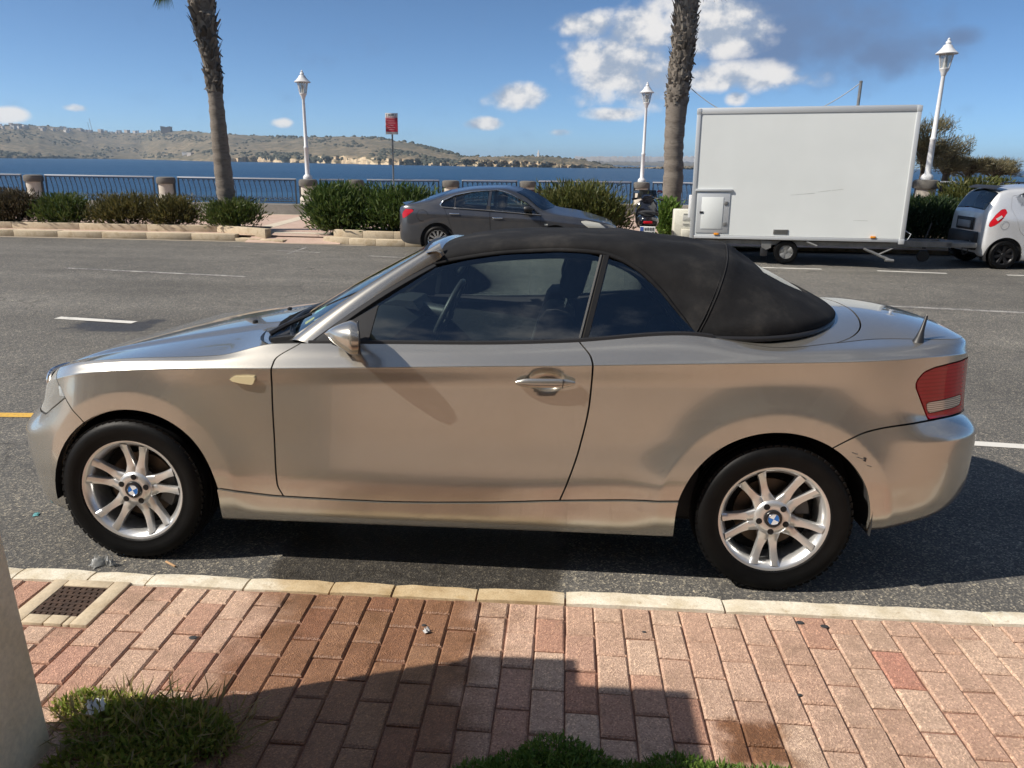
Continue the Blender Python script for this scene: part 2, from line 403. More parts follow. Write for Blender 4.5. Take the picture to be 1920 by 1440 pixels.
def asphalt():
    m, nt, out = _new('asphalt'); p = pr(nt, out, (.06, .06, .06), .85)
    g = nt.nodes.new('ShaderNodeNewGeometry'); pos = g.outputs['Position']
    def N(scale, det=6, ro=.6):
        n = nt.nodes.new('ShaderNodeTexNoise'); n.inputs['Scale'].default_value = scale; n.inputs['Detail'].default_value = det; n.inputs['Roughness'].default_value = ro; lk(nt, pos, n.inputs['Vector']); return n.outputs['Fac']
    big = N(.35, 6); mid = N(4, 6); mp = nt.nodes.new('ShaderNodeMapping'); mp.inputs['Scale'].default_value = (.08, 1.3, 1); lk(nt, pos, mp.inputs[0])
    tr = nt.nodes.new('ShaderNodeTexNoise'); tr.inputs['Scale'].default_value = 1.0; tr.inputs['Detail'].default_value = 5; lk(nt, mp.outputs[0], tr.inputs['Vector'])
    c = ramp(nt, big, [(.3, (.078, .0775, .077)), (.7, (.132, .131, .129))])
    c = mixc(nt, .55, c, ramp(nt, tr.outputs['Fac'], [(.3, (.58, .57, .56)), (.7, (1.15, 1.14, 1.12))]), 'MULTIPLY')
    c = mixc(nt, .5, c, ramp(nt, mid, [(.3, (.7, .7, .7)), (.7, (1.15, 1.15, 1.13))]), 'MULTIPLY')
    v = nt.nodes.new('ShaderNodeTexVoronoi'); v.inputs['Scale'].default_value = 135; lk(nt, pos, v.inputs['Vector'])
    sp = ramp(nt, v.outputs['Color'], [(.0, (.5, .48, .46)), (.45, (.9, .88, .85)), (.70, (1.6, 1.5, 1.35)), (.88, (4.2, 3.8, 3.0))])
    v2 = nt.nodes.new('ShaderNodeTexVoronoi'); v2.inputs['Scale'].default_value = 46; lk(nt, pos, v2.inputs['Vector'])
    sp2 = ramp(nt, v2.outputs['Color'], [(.0, (.75, .75, .75)), (.8, (1.05, 1.05, 1.03)), (.95, (1.9, 1.8, 1.6))])
    c = mixc(nt, .8, c, sp, 'MULTIPLY'); c = mixc(nt, .6, c, sp2, 'MULTIPLY')
    wet = box_mask(nt, pos, -.74, .50, -1.2, -.15, .05, 9, .10); wet2 = box_mask(nt, pos, -4.85, -4.0, 3.9, 4.42, .06, 3.2, .30)
    w = mth(nt, 'MAXIMUM', wet, mth(nt, 'MULTIPLY', wet2, .95))
    vc = nt.nodes.new('ShaderNodeTexVoronoi'); vc.feature = 'DISTANCE_TO_EDGE'; vc.inputs['Scale'].default_value = .55; nd_ = nt.nodes.new('ShaderNodeVectorMath'); nd_.operation = 'ADD'; nz_ = nt.nodes.new('ShaderNodeTexNoise'); nz_.inputs['Scale'].default_value = 1.8; nz_.inputs['Detail'].default_value = 6; lk(nt, pos, nz_.inputs['Vector']); lk(nt, pos, nd_.inputs[0]); lk(nt, nz_.outputs['Color'], nd_.inputs[1]); lk(nt, nd_.outputs[0], vc.inputs['Vector'])
    crack = ramp(nt, vc.outputs['Distance'], [(0, (.45,)*3), (.012, (1,)*3)]); c = mixc(nt, mth(nt, 'MULTIPLY', ramp(nt, big, [(.48, (0,)*3), (.56, (1,)*3)]), .8), c, mixc(nt, 1., c, crack, 'MULTIPLY'))
    st = N(.9, 5, .6); c = mixc(nt, mth(nt, 'MULTIPLY', ramp(nt, st, [(.60, (0,)*3), (.70, (1,)*3)]), .35), c, (.045, .043, .041))
    c = mixc(nt, mth(nt, 'MULTIPLY', w, .78), c, mixc(nt, .86, c, (.020, .016, .012)))
    lk(nt, c, p.inputs['Base Color'])
    ro = nt.nodes.new('ShaderNodeMapRange'); lk(nt, w, ro.inputs[0]); ro.inputs[3].default_value = .88; ro.inputs[4].default_value = .45; lk(nt, ro.outputs[0], p.inputs['Roughness'])
    bump(nt, p, v.outputs['Distance'], .5, .006)
    return m
def zr(y): return float(pchip([-1.2, -.85, .2, 1.2, 2.2, 4, 6, 9, 14], [.0175, 0, -.0525, -.0925, -.11, -.085, -.045, 0, 0], y))
ys_ = list(np.linspace(-1.12, 9, 42))+[13.3]; xs_ = [-400, -12, 0, 12, 400]
mb = MB(); mb.grid(np.array([[(x, y, zr(y)) for x in xs_] for y in ys_])); road = mb.build('road', asphalt(), None, 60, fix=False); tag(road, kind='structure')
def road_pt(px, py):
    z = 0.
    for _ in range(12): q = at(px, py, 2, z); z = .5*z+.5*zr(q.y)
    return q
# painted lines, each a thin sheet with worn edges
def paint_mat(name, col, keep=.42):
    m, nt, out = _new(name); p = pr(nt, out, col, .75)
    n = tex(nt, 'noise', 55, 'World', 5, .7); n2 = tex(nt, 'noise', 5, 'World', 5, .6)
    f = mth(nt, 'ADD', mth(nt, 'MULTIPLY', n.outputs['Fac'], .55), mth(nt, 'MULTIPLY', n2.outputs['Fac'], .45))
    c = ramp(nt, f, [(keep-.06, (.09, .088, .085)), (keep+.05, col)]); lk(nt, c, p.inputs['Base Color']); return m
LINE = paint_mat('line_white', (.62, .60, .55)); LINEF = paint_mat('line_faded', (.42, .40, .37), .50); YEL = paint_mat('line_yellow', (.62, .37, .06), .40)
def line(pa, pb, w, m):
    a, b = road_pt(*pa), road_pt(*pb); a, b = Vector((a.x, a.y)), Vector((b.x, b.y)); t = (b-a).normalized(); n = Vector((-t.y, t.x))*w/2; k = max(1, int((b-a).length/.5)); V = []
    for i in range(k+1):
        q = a.lerp(b, i/k); V += [(*(q-n), zr((q-n).y)+.004), (*(q+n), zr((q+n).y)+.004)]
    o = mobj('painted_line', V, [(2*i, 2*i+2, 2*i+3, 2*i+1) for i in range(k)], m, None, False); tag(o, kind='structure'); return o
for pa, pb, w, m in (((108, 596), (252, 605), .11, LINE), ((1640, 573), (2200, 600), .10, LINEF), ((1700, 824), (2300, 862), .10, LINE), ((-700, 770), (300, 782), .10, YEL),
                     ((125, 503), (460, 519), .08, LINEF), ((1400, 501), (1540, 505), .09, LINE), ((1645, 508), (1775, 513), .09, LINE), ((1888, 516), (2040, 521), .09, LINE),
                     ((690, 480), (790, 485), .07, LINEF), ((520, 470), (600, 474), .05, LINEF), ((430, 462), (480, 464), .05, LINEF), ((540, 476), (575, 464), .05, LINEF)):
    line(pa, pb, w, m)

# ---- near kerb stones
LIME = nmat('limestone', (.48, .385, .26), (.58, .48, .34), 5, .85, .45, .004, (.38, .285, .17), coord='World', fine=70)
def wet_lime():
    m, nt, out = _new('near_kerb_stone'); p = pr(nt, out, (.6, .5, .35), .85)
    g = nt.nodes.new('ShaderNodeNewGeometry'); pos = g.outputs['Position']
    n = tex(nt, 'noise', 9, 'World', 8, .65); f = tex(nt, 'noise', 160, 'World', 4, .6); k = tex(nt, 'noise', 26, 'World', 5, .7)
    c = ramp(nt, n.outputs['Fac'], [(.3, (.54, .46, .32)), (.48, (.68, .61, .48)), (.60, (.76, .71, .59)), (.74, (.58, .47, .29))])
    c = mixc(nt, mth(nt, 'MULTIPLY', ramp(nt, k.outputs['Fac'], [(.58, (0,)*3), (.68, (1,)*3)]), .45), c, (.30, .19, .08))
    c = mixc(nt, .5, c, ramp(nt, f.outputs['Fac'], [(.3, (.6,)*3), (.65, (1.06,)*3)]), 'MULTIPLY')
    wet = box_mask(nt, pos, -.62, .50, -1.4, -.9, .06, 8, .09)
    c = mixc(nt, mth(nt, 'MULTIPLY', wet, .72), c, mixc(nt, 1., c, (.60, .44, .22), 'MULTIPLY'))
    lk(nt, c, p.inputs['Base Color']); bump(nt, p, f.outputs['Fac'], .5, .004); return m
NKERB = wet_lime()
kx = [at(x, 1062+x*.043, 2, .08).x for x in (45, 180, 290, 470, 628, 742, 897, 1060, 1352, 1838)]
kx = [kx[0]-1.6, kx[0]-.8]+kx+[kx[-1]+.7, kx[-1]+1.4]
def ky(x): return -1.060+.010*x
kerb = thing('kerb', 'worn cream limestone kerb beside the convertible, wet in the middle', 'kerb', (0, -1.1, 0))
for i in range(len(kx)-1):
    a, b = kx[i]+.004, kx[i+1]-.004; n = max(3, int((b-a)/.06)); V = []; dz = random.uniform(-.003, .003); r_ = random.uniform(-.005, .005)
    prof = lambda x, e: [(x, ky(x)+r_+.006*math.sin(x*31+i), -.05), (x, ky(x)+r_+.005*math.sin(x*37+i)+.003, .055+dz), (x, ky(x)+r_-.012-e, .078+dz-e), (x, ky(x)-.055, .082+dz-e), (x, ky(x)-.098, .079+dz-e), (x, ky(x)-.103, .05), (x, ky(x)-.103, -.05)]
    rows = []
    for j in range(n+1):
        x = a+(b-a)*j/n; e = .005 if j in (0, n) else random.uniform(0, .003); rows.append(prof(x+(.0 if 0 < j < n else 0), e))
    mb = MB(); mb.grid(np.array(rows)); mb.add(rows[0], [tuple(range(7))]); mb.add(rows[-1], [tuple(range(7))])
    for q in range(len(mb.v)): v = mb.v[q]; mb.v[q] = (v[0], v[1]+1.1, v[2])
    mb.build('kerb_stone', NKERB, kerb, 40)

# ---- near pavement: bedding slab with single bricks laid on it
def paver_mat():
    m, nt, out = _new('pavement_brick'); p = pr(nt, out, (.3, .18, .13), .85)
    g = nt.nodes.new('ShaderNodeNewGeometry'); pos = g.outputs['Position']; oi = nt.nodes.new('ShaderNodeObjectInfo')
    c0 = ramp(nt, oi.outputs['Random'], [(0, (.38, .20, .14)), (.12, (.44, .285, .21)), (.5, (.475, .32, .24)), (.8, (.51, .365, .275)), (.94, (.42, .275, .205)), (1, (.42, .205, .15))])
    v = nt.nodes.new('ShaderNodeTexVoronoi'); v.inputs['Scale'].default_value = 210; lk(nt, pos, v.inputs['Vector'])
    sp = ramp(nt, v.outputs['Color'], [(0, (.45, .40, .36)), (.35, (.85, .82, .8)), (.7, (1.12, 1.12, 1.1)), (.92, (1.75, 1.75, 1.6))])
    c = mixc(nt, .75, c0, sp, 'MULTIPLY')
    k = tex(nt, 'noise', 6.5, 'World', 8, .68); k2 = tex(nt, 'noise', 30, 'World', 5, .6)
    c = mixc(nt, mth(nt, 'MULTIPLY', ramp(nt, k.outputs['Fac'], [(.48, (0,)*3), (.68, (1,)*3)]), .50), c, (.20, .13, .085))
    c = mixc(nt, mth(nt, 'MULTIPLY', ramp(nt, k2.outputs['Fac'], [(.56, (0,)*3), (.75, (1,)*3)]), .35), c, (.20, .14, .10))
    wet = box_mask(nt, pos, -.62, .24, -3.0, -1.0, .10, 6, .22); wet2 = box_mask(nt, pos, .98, 1.16, -1.92, -1.74, .03, 14, .06)
    w = mth(nt, 'MAXIMUM', mth(nt, 'MULTIPLY', wet, mth(nt, 'ADD', .75, mth(nt, 'MULTIPLY', k.outputs['Fac'], .4))), wet2)
    c = mixc(nt, mth(nt, 'MINIMUM', w, 1.), c, mixc(nt, 1., c, (.44, .32, .22), 'MULTIPLY'))
    lk(nt, c, p.inputs['Base Color'])
    ro = nt.nodes.new('ShaderNodeMapRange'); lk(nt, w, ro.inputs[0]); ro.inputs[3].default_value = .9; ro.inputs[4].default_value = .5; lk(nt, ro.outputs[0], p.inputs['Roughness'])
    bump(nt, p, mth(nt, 'ADD', v.outputs['Distance'], mth(nt, 'MULTIPLY', k2.outputs['Fac'], .5)), .55, .004); return m
BRICK = paver_mat()
JOINT = nmat('joint_sand', (.20, .095, .065), (.33, .18, .125), 30, .95, .5, .004, coord='World')
pave = mobj('pavement', [(-30, -9, .066), (30, -9, .066), (30, -1.10, .066), (-30, -1.10, .066)], [(0, 1, 2, 3)], JOINT, None, False); tag(pave, kind='structure')
variants = []
def brick_mesh(L, W):
    bv = .006; hx, hy = W/2-.0022, L/2-.0036; P = []
    for (ins, z) in ((0, -.02), (0, .004), (bv, .0095)):
        P += [(sx*(hx-ins)+random.uniform(-.0012, .0012), sy*(hy-ins)+random.uniform(-.0012, .0012), z+random.uniform(-.0008, .0008)) for sx, sy in ((-1, -1), (1, -1), (1, 1), (-1, 1))]
    F = [(8, 9, 10, 11)]+[(k*4+i, k*4+(i+1) % 4, (k+1)*4+(i+1) % 4, (k+1)*4+i) for k in (0, 1) for i in range(4)]
    me = bpy.data.meshes.new('brick'); me.from_pydata(P, [], F); me.materials.append(BRICK)
    me.polygons.foreach_set('use_smooth', np.ones(len(F), bool)); me.set_sharp_from_angle(angle=math.radians(28)); return me
PX, PY = .1058, .1975
full = [brick_mesh(PY, PX) for _ in range(6)]; halfs = {}
GR = (-1.4976, -1.1812, -1.462, -1.165)          # x0,x1,y0,y1 of the gully frame
bricks = []
for c in range(-19, 21):
    x = .300+PX*(c+.5); y = -1.166+.01*x; first = (-1.356+.01*x if c % 2 == 0 else -1.262+.01*x)
    edges = [y, first]
    while edges[-1] > -2.15: edges.append(edges[-1]-PY)
    for k in range(len(edges)-1):
        y1, y0 = edges[k], edges[k+1]; L = y1-y0
        if L < .02: continue
        if x+PX/2 > GR[0]+.01 and x-PX/2 < GR[1]-.01 and y1 > GR[2]+.01 and y0 < GR[3]:
            if y0 < GR[2]-.03: y1 = GR[2]; L = y1-y0
            else: continue
        if abs(L-PY) < .004: me = random.choice(full)
        else:
            q = round(L, 2); me = halfs.setdefault(q, brick_mesh(q, PX))
        o = bpy.data.objects.new('brick', me); COL.objects.link(o); o.parent = pave
        o.location = (x+random.uniform(-.0012, .0012), (y0+y1)/2, .0665+random.uniform(-.0022, .0022)); o.rotation_euler = (random.uniform(-.006, .006), random.uniform(-.006, .006), random.uniform(-.010, .010)+(math.pi if random.random() < .5 else 0)); bricks.append(o)
# the rest of the pavement, behind the photographer, in one piece
def far_pave():
    m, nt, out = _new('pavement_beyond'); p = pr(nt, out, (.4, .27, .19), .9)
    b = nt.nodes.new('ShaderNodeTexBrick'); tc = nt.nodes.new('ShaderNodeNewGeometry'); mp = nt.nodes.new('ShaderNodeMapping'); mp.inputs['Rotation'].default_value = (0, 0, math.pi/2); lk(nt, tc.outputs['Position'], mp.inputs[0]); lk(nt, mp.outputs[0], b.inputs['Vector'])
    b.inputs['Color1'].default_value = (.40, .27, .19, 1); b.inputs['Color2'].default_value = (.45, .32, .235, 1); b.inputs['Mortar'].default_value = (.14, .08, .05, 1); b.inputs['Scale'].default_value = 1; b.inputs['Brick Width'].default_value = PY; b.inputs['Row Height'].default_value = PX; b.inputs['Mortar Size'].default_value = .004
    lk(nt, b.outputs['Color'], p.inputs['Base Color']); return m
FP = far_pave()
mb = MB()
for (x0, x1, y0, y1) in ((-30, 30, -9, -2.34), (-30, -1.74, -2.34, -1.17), (2.46, 30, -2.34, -1.13)): mb.add([(x0, y0, .0745), (x1, y0, .0745), (x1, y1, .0745), (x0, y1, .0745)], [(0, 1, 2, 3)])
o = mb.build('pavement_beyond', FP, pave, smooth_=False); tag(o, kind='stuff')

# ---- gully grate in its stone frame
gul = thing('gully_grate', 'rusty brown iron drain grate set in a cream stone frame beside the kerb', 'drain grate', (-1.30, -1.31, .066))
x0, x1, y0, y1 = GR; ix0, ix1, iy0, iy1 = x0+.062, x1-.068, y0+.058, y1-.045
for q in ((x0+.004, y0+.004, ix0, y1), (ix1, y0+.004, x1-.004, y1), (ix0+.003, iy1, ix1-.003, y1), (ix0+.003, y0+.004, ix0+.085, iy0), (ix0+.089, y0+.004, ix0+.155, iy0), (ix0+.159, y0+.004, ix1-.003, iy0)):
    mb = MB(); mb.box((q[0]+1.30, q[1]+1.31, -.03), (q[2]+1.30, q[3]+1.31, .012+random.uniform(-.002, .002)), .004); mb.build('frame_stone', LIME, gul, 40)
IRON = nmat('rusty_iron', (.045, .028, .020), (.105, .062, .042), 30, .75, .5, .003, metal=.35)
mb = MB(); gx = np.linspace(ix0+.012, ix1-.012, 25); gy = np.linspace(iy0+.012, iy1-.012, 15)
mb.box((ix0+1.30, iy0+1.31, -.03), (ix1+1.30, iy1+1.31, -.022))
nx_, ny_ = 8, 7; cw, chh = (ix1-ix0)/nx_, (iy1-iy0)/ny_
for j in range(ny_+1): mb.box((ix0+1.30, iy0+chh*j+1.31-.006, -.022), (ix1+1.30, iy0+chh*j+1.31+.006, .008))
for i in range(nx_+1):
    for j in range(ny_): xx = ix0+cw*(i+(.5 if j % 2 else 0)); mb.box((max(ix0, xx-.008)+1.30, iy0+chh*j+1.31+.007, -.022), (min(ix1, xx+.008)+1.30, iy0+chh*(j+1)+1.31-.007, .0075))
mb.build('grate', IRON, gul, 30)

# ---- cream wall end at the left and a taller unseen block behind it, added to cast the foreground shade
WALLP = nmat('cream_render', (.80, .69, .45), (.86, .75, .52), 3.5, .9, .35, .004, (.72, .61, .38), coord='World', fine=60)
wl = thing('garden_wall_end', 'smooth cream painted wall end at the left edge of the pavement', 'wall', (-1.3, -2.2, .066)); wl.rotation_euler = (0, -.05, 0)
mb = MB(); mb.box((.05, -.06, -.06), (.37, .18, 1.42), .012); mb.build('wall_block', WALLP, wl)
mb = MB(); mb.box((.04, -.065, 1.42), (.38, .19, 1.47), .012); mb.build('coping', LIME, wl)
gp = thing('shade_blocker', 'tall unseen cream block added behind the wall end to cast shade', 'pillar', (-1.22, -2.5, .066))
mb = MB(); mb.box((-.65, -.22, -.06), (.17, .22, 1.78), .012); mb.build('shaft', WALLP, gp)
mb = MB(); mb.box((-.67, -.24, 1.78), (.19, .235, 1.86), .015); mb.build('cap', LIME, gp)

# ================================================================== far kerbs, promenade, sea wall
PROM = nmat('promenade_paving', (.46, .32, .25), (.54, .40, .32), 2.0, .9, .2, .004, coord='World', fine=30)
STRIPE = nmat('promenade_stripe', (.56, .48, .37), (.62, .54, .43), 3, .9, .2, coord='World')
CONC = nmat('grey_concrete', (.20, .19, .17), (.29, .27, .24), 2.5, .9, .3, .005, coord='World')
prom = mobj('promenade', [(-120, 12.35, .115), (120, 12.35, .115), (120, 19.2, .115), (14, 19.2, .115), (5, 23, .115), (2.7, 23, .115), (-7, 19.2, .115), (-120, 19.2, .115)], [tuple(range(8))], PROM, None, False); tag(prom, kind='structure')
for q in (((-6.55, 13.1), (-6.98, 18.6)), ((-20, 18.75), (-5.6, 18.75)), ((-6.4, 13.2), (-3.9, 12.95))):
    a, b = Vector(q[0]), Vector(q[1]); t = (b-a).normalized(); n = Vector((-t.y, t.x))*.17
    o = mobj('paving_stripe', [(*(a-n), .119), (*(b-n), .119), (*(b+n), .119), (*(a+n), .119)], [(0, 1, 2, 3)], STRIPE, None, False); tag(o, kind='structure')
def stone_run(path, w, z0, z1, name, label, length=.62, m=LIME, bev=.009, cat='kerb'):
    """a row of kerb stones along a plan path, each stone its own part"""
    pts = [Vector(p) for p in path]; th = thing(name, label, cat, (pts[0].x, pts[0].y, z0)); seg = []
    L = [0]
    for a, b in zip(pts, pts[1:]): L.append(L[-1]+(b-a).length)
    def pos(s):
        for i in range(len(pts)-1):
            if s <= L[i+1] or i == len(pts)-2:
                t = (s-L[i])/(L[i+1]-L[i]); return pts[i].lerp(pts[i+1], t), (pts[i+1]-pts[i]).normalized()
    n = max(1, round(L[-1]/length))
    for i in range(n):
        s0, s1 = L[-1]*i/n, L[-1]*(i+1)/n; a, t0 = pos(s0+.002); b, t1 = pos(s1-.002); d = (b-a); nn = Vector((-d.y, d.x)).normalized()
        ang = math.atan2(d.y, d.x); T = Matrix.Translation((a.x-pts[0].x, a.y-pts[0].y, 0)) @ Matrix.Rotation(ang, 4, 'Z')
        mb = MB(); mb.box((0, 0, 0), (d.length, w, z1-z0+random.uniform(-.006, .006)), bev, T); mb.build('kerb_stone', m, th, 40)
    return th
stone_run([(-21, 12.0), (-13, 12.1), (-9.5, 12.16), (-7.2, 12.24), (-6.5, 12.2)], .22, 0, .135, 'kerb', 'long cream limestone kerb across the road in front of the low bushes', .95)
stone_run([(-6.5, 12.2), (-6.0, 12.13), (-5.4, 12.0)], .2, 0, .06, 'kerb', 'short dropped cream kerb at the end of the row of low bushes', .6)
stone_run([(-21, 12.62), (-9, 12.78), (-7.0, 12.88), (-6.35, 12.62), (-5.85, 12.22)], .17, .05, .255, 'planter_edging', 'raised cream stone edging around the bed of low bushes', 1.5, cat='edging')
stone_run([(-4.6, 12.18), (-4.1, 12.02), (-3.6, 11.88), (-2.9, 11.80), (-2.2, 11.9)], .22, 0, .13, 'kerb', 'curved cream kerb in front of the tall hedge behind the grey saloon', .6)
stone_run([(-4.45, 12.42), (-3.9, 12.30), (-3.2, 12.22), (-2.0, 12.35), (1.6, 12.6)], .16, .05, .26, 'planter_edging', 'cream stone edging below the tall hedge behind the grey saloon', .7, cat='edging')
stone_run([(5.0, 12.75), (9, 12.55), (14, 12.4), (24, 12.2)], .2, 0, .14, 'kerb', 'shaded kerb behind the trailer drawbar', .9)
ramp_ = mobj('dropped_crossing', [(-6.2, 11.95, .006), (-4.2, 11.98, .006), (-4.2, 12.5, .119), (-6.2, 12.5, .119)], [(0, 1, 2, 3)], PROM, None, False); tag(ramp_, kind='structure')
gut = nmat('gutter_dust', (.26, .22, .17), (.34, .29, .22), 3, .95, .2, coord='World')
o = mobj('gutter', [(-21, 11.78, .004), (-6.3, 12.0, .004), (-5.4, 11.86, .004), (-3.6, 11.74, .004), (-3.6, 11.9, .004), (-5.4, 12.0, .004), (-6.3, 12.2, .004), (-21, 12.02, .004)], [tuple(range(8))], gut, None, False); tag(o, kind='structure')
soil = nmat('planter_soil', (.10, .065, .04), (.17, .11, .07), 8, .95, .5, .01, coord='World')
for q in ([(-21, 12.75), (-7.0, 13.0), (-5.9, 12.4), (-6.2, 13.6), (-21, 13.7)], [(-4.5, 12.5), (-3.2, 12.35), (2.0, 12.7), (2.0, 13.8), (-4.5, 13.7)], [(5, 12.9), (20, 12.4), (20, 14.2), (5, 14.2)]):
    o = mobj('planter_bed', [(x, y, .20) for x, y in q], [tuple(range(len(q)))], soil, None, False); tag(o, kind='structure')

# ---- sea wall, stone pillars, railings, lamps
nodes = []                                                    # (x, y, has_lamp)
def nd(px, y, lamp=False, py=330): p_ = at(px, py, 1, y); nodes.append((p_.x, y, lamp))
nd(-190, 18.85); nd(62, 18.95); nd(310, 19.0); nd(577, 19.05, True); nd(665, 19.6); nd(845, 20.6); nd(990, 21.5); nd(1204, 22.6, True); nd(1500, 22.7)
Z0 = .40
PILS = nmat('pillar_stone', (.50, .45, .38), (.60, .55, .47), 4, .85, .25, .004)
CAPS = nmat('pillar_cap_stone', (.10, .092, .082), (.16, .15, .135), 5, .9, .35, .004)
def stone_pillar(x, y, label, r=.235, z=Z0, h=.72):
    t = thing('stone_pillar', label, 'pillar', (x, y, z), 0, 'round stone pillars along the sea railing')
    mb = MB(); mb.lathe([(0, 0), (r*1.08, 0), (r*1.08, .17), (r*1.0, .205), (r*.93, .22)], 28); mb.build('foot', PILS, t, 40)
    mb = MB(); mb.lathe([(r*.92, .20), (r*.91, h-.19)], 28); mb.build('shaft', PILS, t, 40)
    mb = MB(); mb.lathe([(r*.9, h-.20), (r*1.10, h-.195), (r*1.15, h-.15), (r*1.15, h-.07), (r*1.08, h-.02), (r*.8, h), (0, h)], 28); mb.build('cap', CAPS, t, 50)
    return t
WHITE = nmat('lamp_paint', (.62, .63, .64), (.72, .72, .72), 20, .45, .1)
LGL = glass('lantern_glass', (.75, .76, .74), (1, 1, 1), .25, 1.4, .28)
def street_lamp(x, y, z, label, h=2.75):
    t = thing('street_lamp', label, 'street lamp', (x, y, z), 0, 'white lantern lamps along the promenade')
    mb = MB(); mb.lathe([(.13, 0), (.135, .05), (.12, .09), (.075, .13), (.068, .14), (.060, .85), (.068, .86), (.068, .90), (.052, .92), (.040, h-.42), (.045, h-.40)], 18); mb.build('pole', WHITE, t, 40)
    la = thing('lantern_tmp', 'x', 'x'); bpy.data.objects.remove(la)
    mb = MB(); mb.lathe([(.042, h-.42), (.055, h-.40), (.06, h-.36), (.095, h-.30), (.105, h-.27), (.10, h-.26)], 18); mb.build('lantern_cup', WHITE, t, 40)
    mb = MB(); mb.lathe([(.10, h-.26), (.150, h+.02), (.155, h+.03)], 6); gl = mb.build('lantern_glass', LGL, t, 20)
    mb = MB()
    for k in range(6):
        a = 2*math.pi*k/6; mb.tube([(.102*math.cos(a), .102*math.sin(a), h-.26), (.156*math.cos(a), .156*math.sin(a), h+.03)], .008, 5)
    mb.build('lantern_bars', WHITE, t)
    mb = MB(); mb.tube([(0, 0, h-.26), (0, 0, h-.05)], [.05, .035], 10); mb.build('bulb', mat('bulb_white', (.75, .75, .72), .4), t)
    mb = MB(); mb.lathe([(.0, h+.03), (.225, h+.025), (.23, h+.04), (.16, h+.10), (.11, h+.16), (.085, h+.21), (.05, h+.22), (.05, h+.24), (.062, h+.25), (.05, h+.28), (.028, h+.30), (.03, h+.33), (.0, h+.36)], 20); mb.build('lantern_roof', WHITE, t, 40)
    return t
RAILM = nmat('railing_paint', (.035, .04, .045), (.06, .065, .07), 12, .5, .1)
RAILT = mat('railing_top', (.55, .56, .57), .45, .2)
def baluster_mesh(h):
    mb = MB(); pts = [(.045*math.sin(t*math.pi*1.0)*(1-.3*t)-.055*(t-.5), 0, .10+(h-.14)*t) for t in np.linspace(0, 1, 9)]
    mb.tube(pts, .0115, 5)
    for (cx, cz, r) in ((.030, .115, .045), (-.035, .165, .032)): mb.tube([(cx+r*math.cos(a), 0, cz+r*math.sin(a)) for a in np.linspace(0, 2*math.pi, 11)[:-1]], .009, 4, closed=True)
    mb.tube([(.02+.025*math.cos(a), 0, h-.075+.025*math.sin(a)) for a in np.linspace(0, 2*math.pi, 9)[:-1]], .006, 4, closed=True)
    o = mb.build('baluster', RAILM, None, 60); me = o.data; bpy.data.objects.remove(o); return me
BAL = baluster_mesh(.72)
def railing(a, b, label, z=Z0, h=.72, inset=.34, sp=.145):
    a, b = Vector(a), Vector(b); d = (b-a); L = d.length-2*inset; ang = math.atan2(d.y, d.x); t = d.normalized()
    o = thing('railing', label, 'railing', (a.x+t.x*inset, a.y+t.y*inset, z), ang, 'railing panels along the sea wall')
    mb = MB(); mb.box((-.02, -.03, h-.02), (L+.02, .03, h+.012), .006); mb.build('top_rail', RAILT, o)
    mb = MB(); mb.box((0, -.012, h-.055), (L, .012, h-.035)); mb.build('upper_bar', RAILM, o)
    mb = MB(); mb.box((0, -.012, .055), (L, .012, .08)); mb.build('lower_bar', RAILM, o)
    for x in (0, L): mb = MB(); mb.box((x-.018, -.018, 0), (x+.018, .018, h-.02)); mb.build('post', RAILM, o)
    for x in (-.13, L+.13): mb = MB(); mb.box((x-.022, -.022, 0), (x+.022, .022, h-.06)); mb.build('end_post', RAILM, o)
    n = int(L/sp)
    for i in range(1, n):
        c = bpy.data.objects.new('baluster', BAL); COL.objects.link(c); c.parent = o; c.location = (L*i/n, 0, 0)
    return o
NAMES = ['at the far left edge', 'left of the first dark bush', 'between the two left railing panels', 'carrying the lamp left of the tall hedge', 'rising over the left end of the tall hedge', 'just above the grey saloon roof', 'behind the brown bench', 'carrying the lamp beside the scooter', 'behind the white trailer']
for i, (x, y, lamp) in enumerate(nodes):
    stone_pillar(x, y, 'pale round stone pillar with dark cap '+NAMES[i])
    if lamp: street_lamp(x, y, Z0+.72, 'white lantern lamp post on the pillar '+('left of the tall hedge' if i < 5 else 'beside the scooter'), 2.62 if i < 5 else 2.72)
RL = ['at the far left edge behind the first bush', 'left of the second round pillar', 'behind the leaning palm trunk', 'short piece right of the left lamp', 'behind the red sign', 'above the grey saloon', 'behind the brown bench and hedge', 'behind the palm trunk near the trailer']
for i in range(len(nodes)-1): railing(nodes[i][:2], nodes[i+1][:2], 'dark scrolled iron railing panel '+RL[i], sp=.15, inset=.38 if i != 3 else .34)
wp = [n[:2] for n in nodes]
swl = thing('sea_wall', 'low grey concrete wall carrying the railing pillars', 'wall', (wp[0][0], wp[0][1], 0))
for i in range(len(wp)-1):
    a, b = Vector(wp[i]), Vector(wp[i+1]); d = b-a; T = Matrix.Translation((a.x-wp[0][0], a.y-wp[0][1], 0)) @ Matrix.Rotation(math.atan2(d.y, d.x), 4, 'Z')
    mb = MB(); mb.box((.0 if i == 0 else -.02, -.33+.002*i, -6.5), (d.length, .30, Z0+.0015*i), .01, T); mb.build('wall_length', CONC, swl, 40)

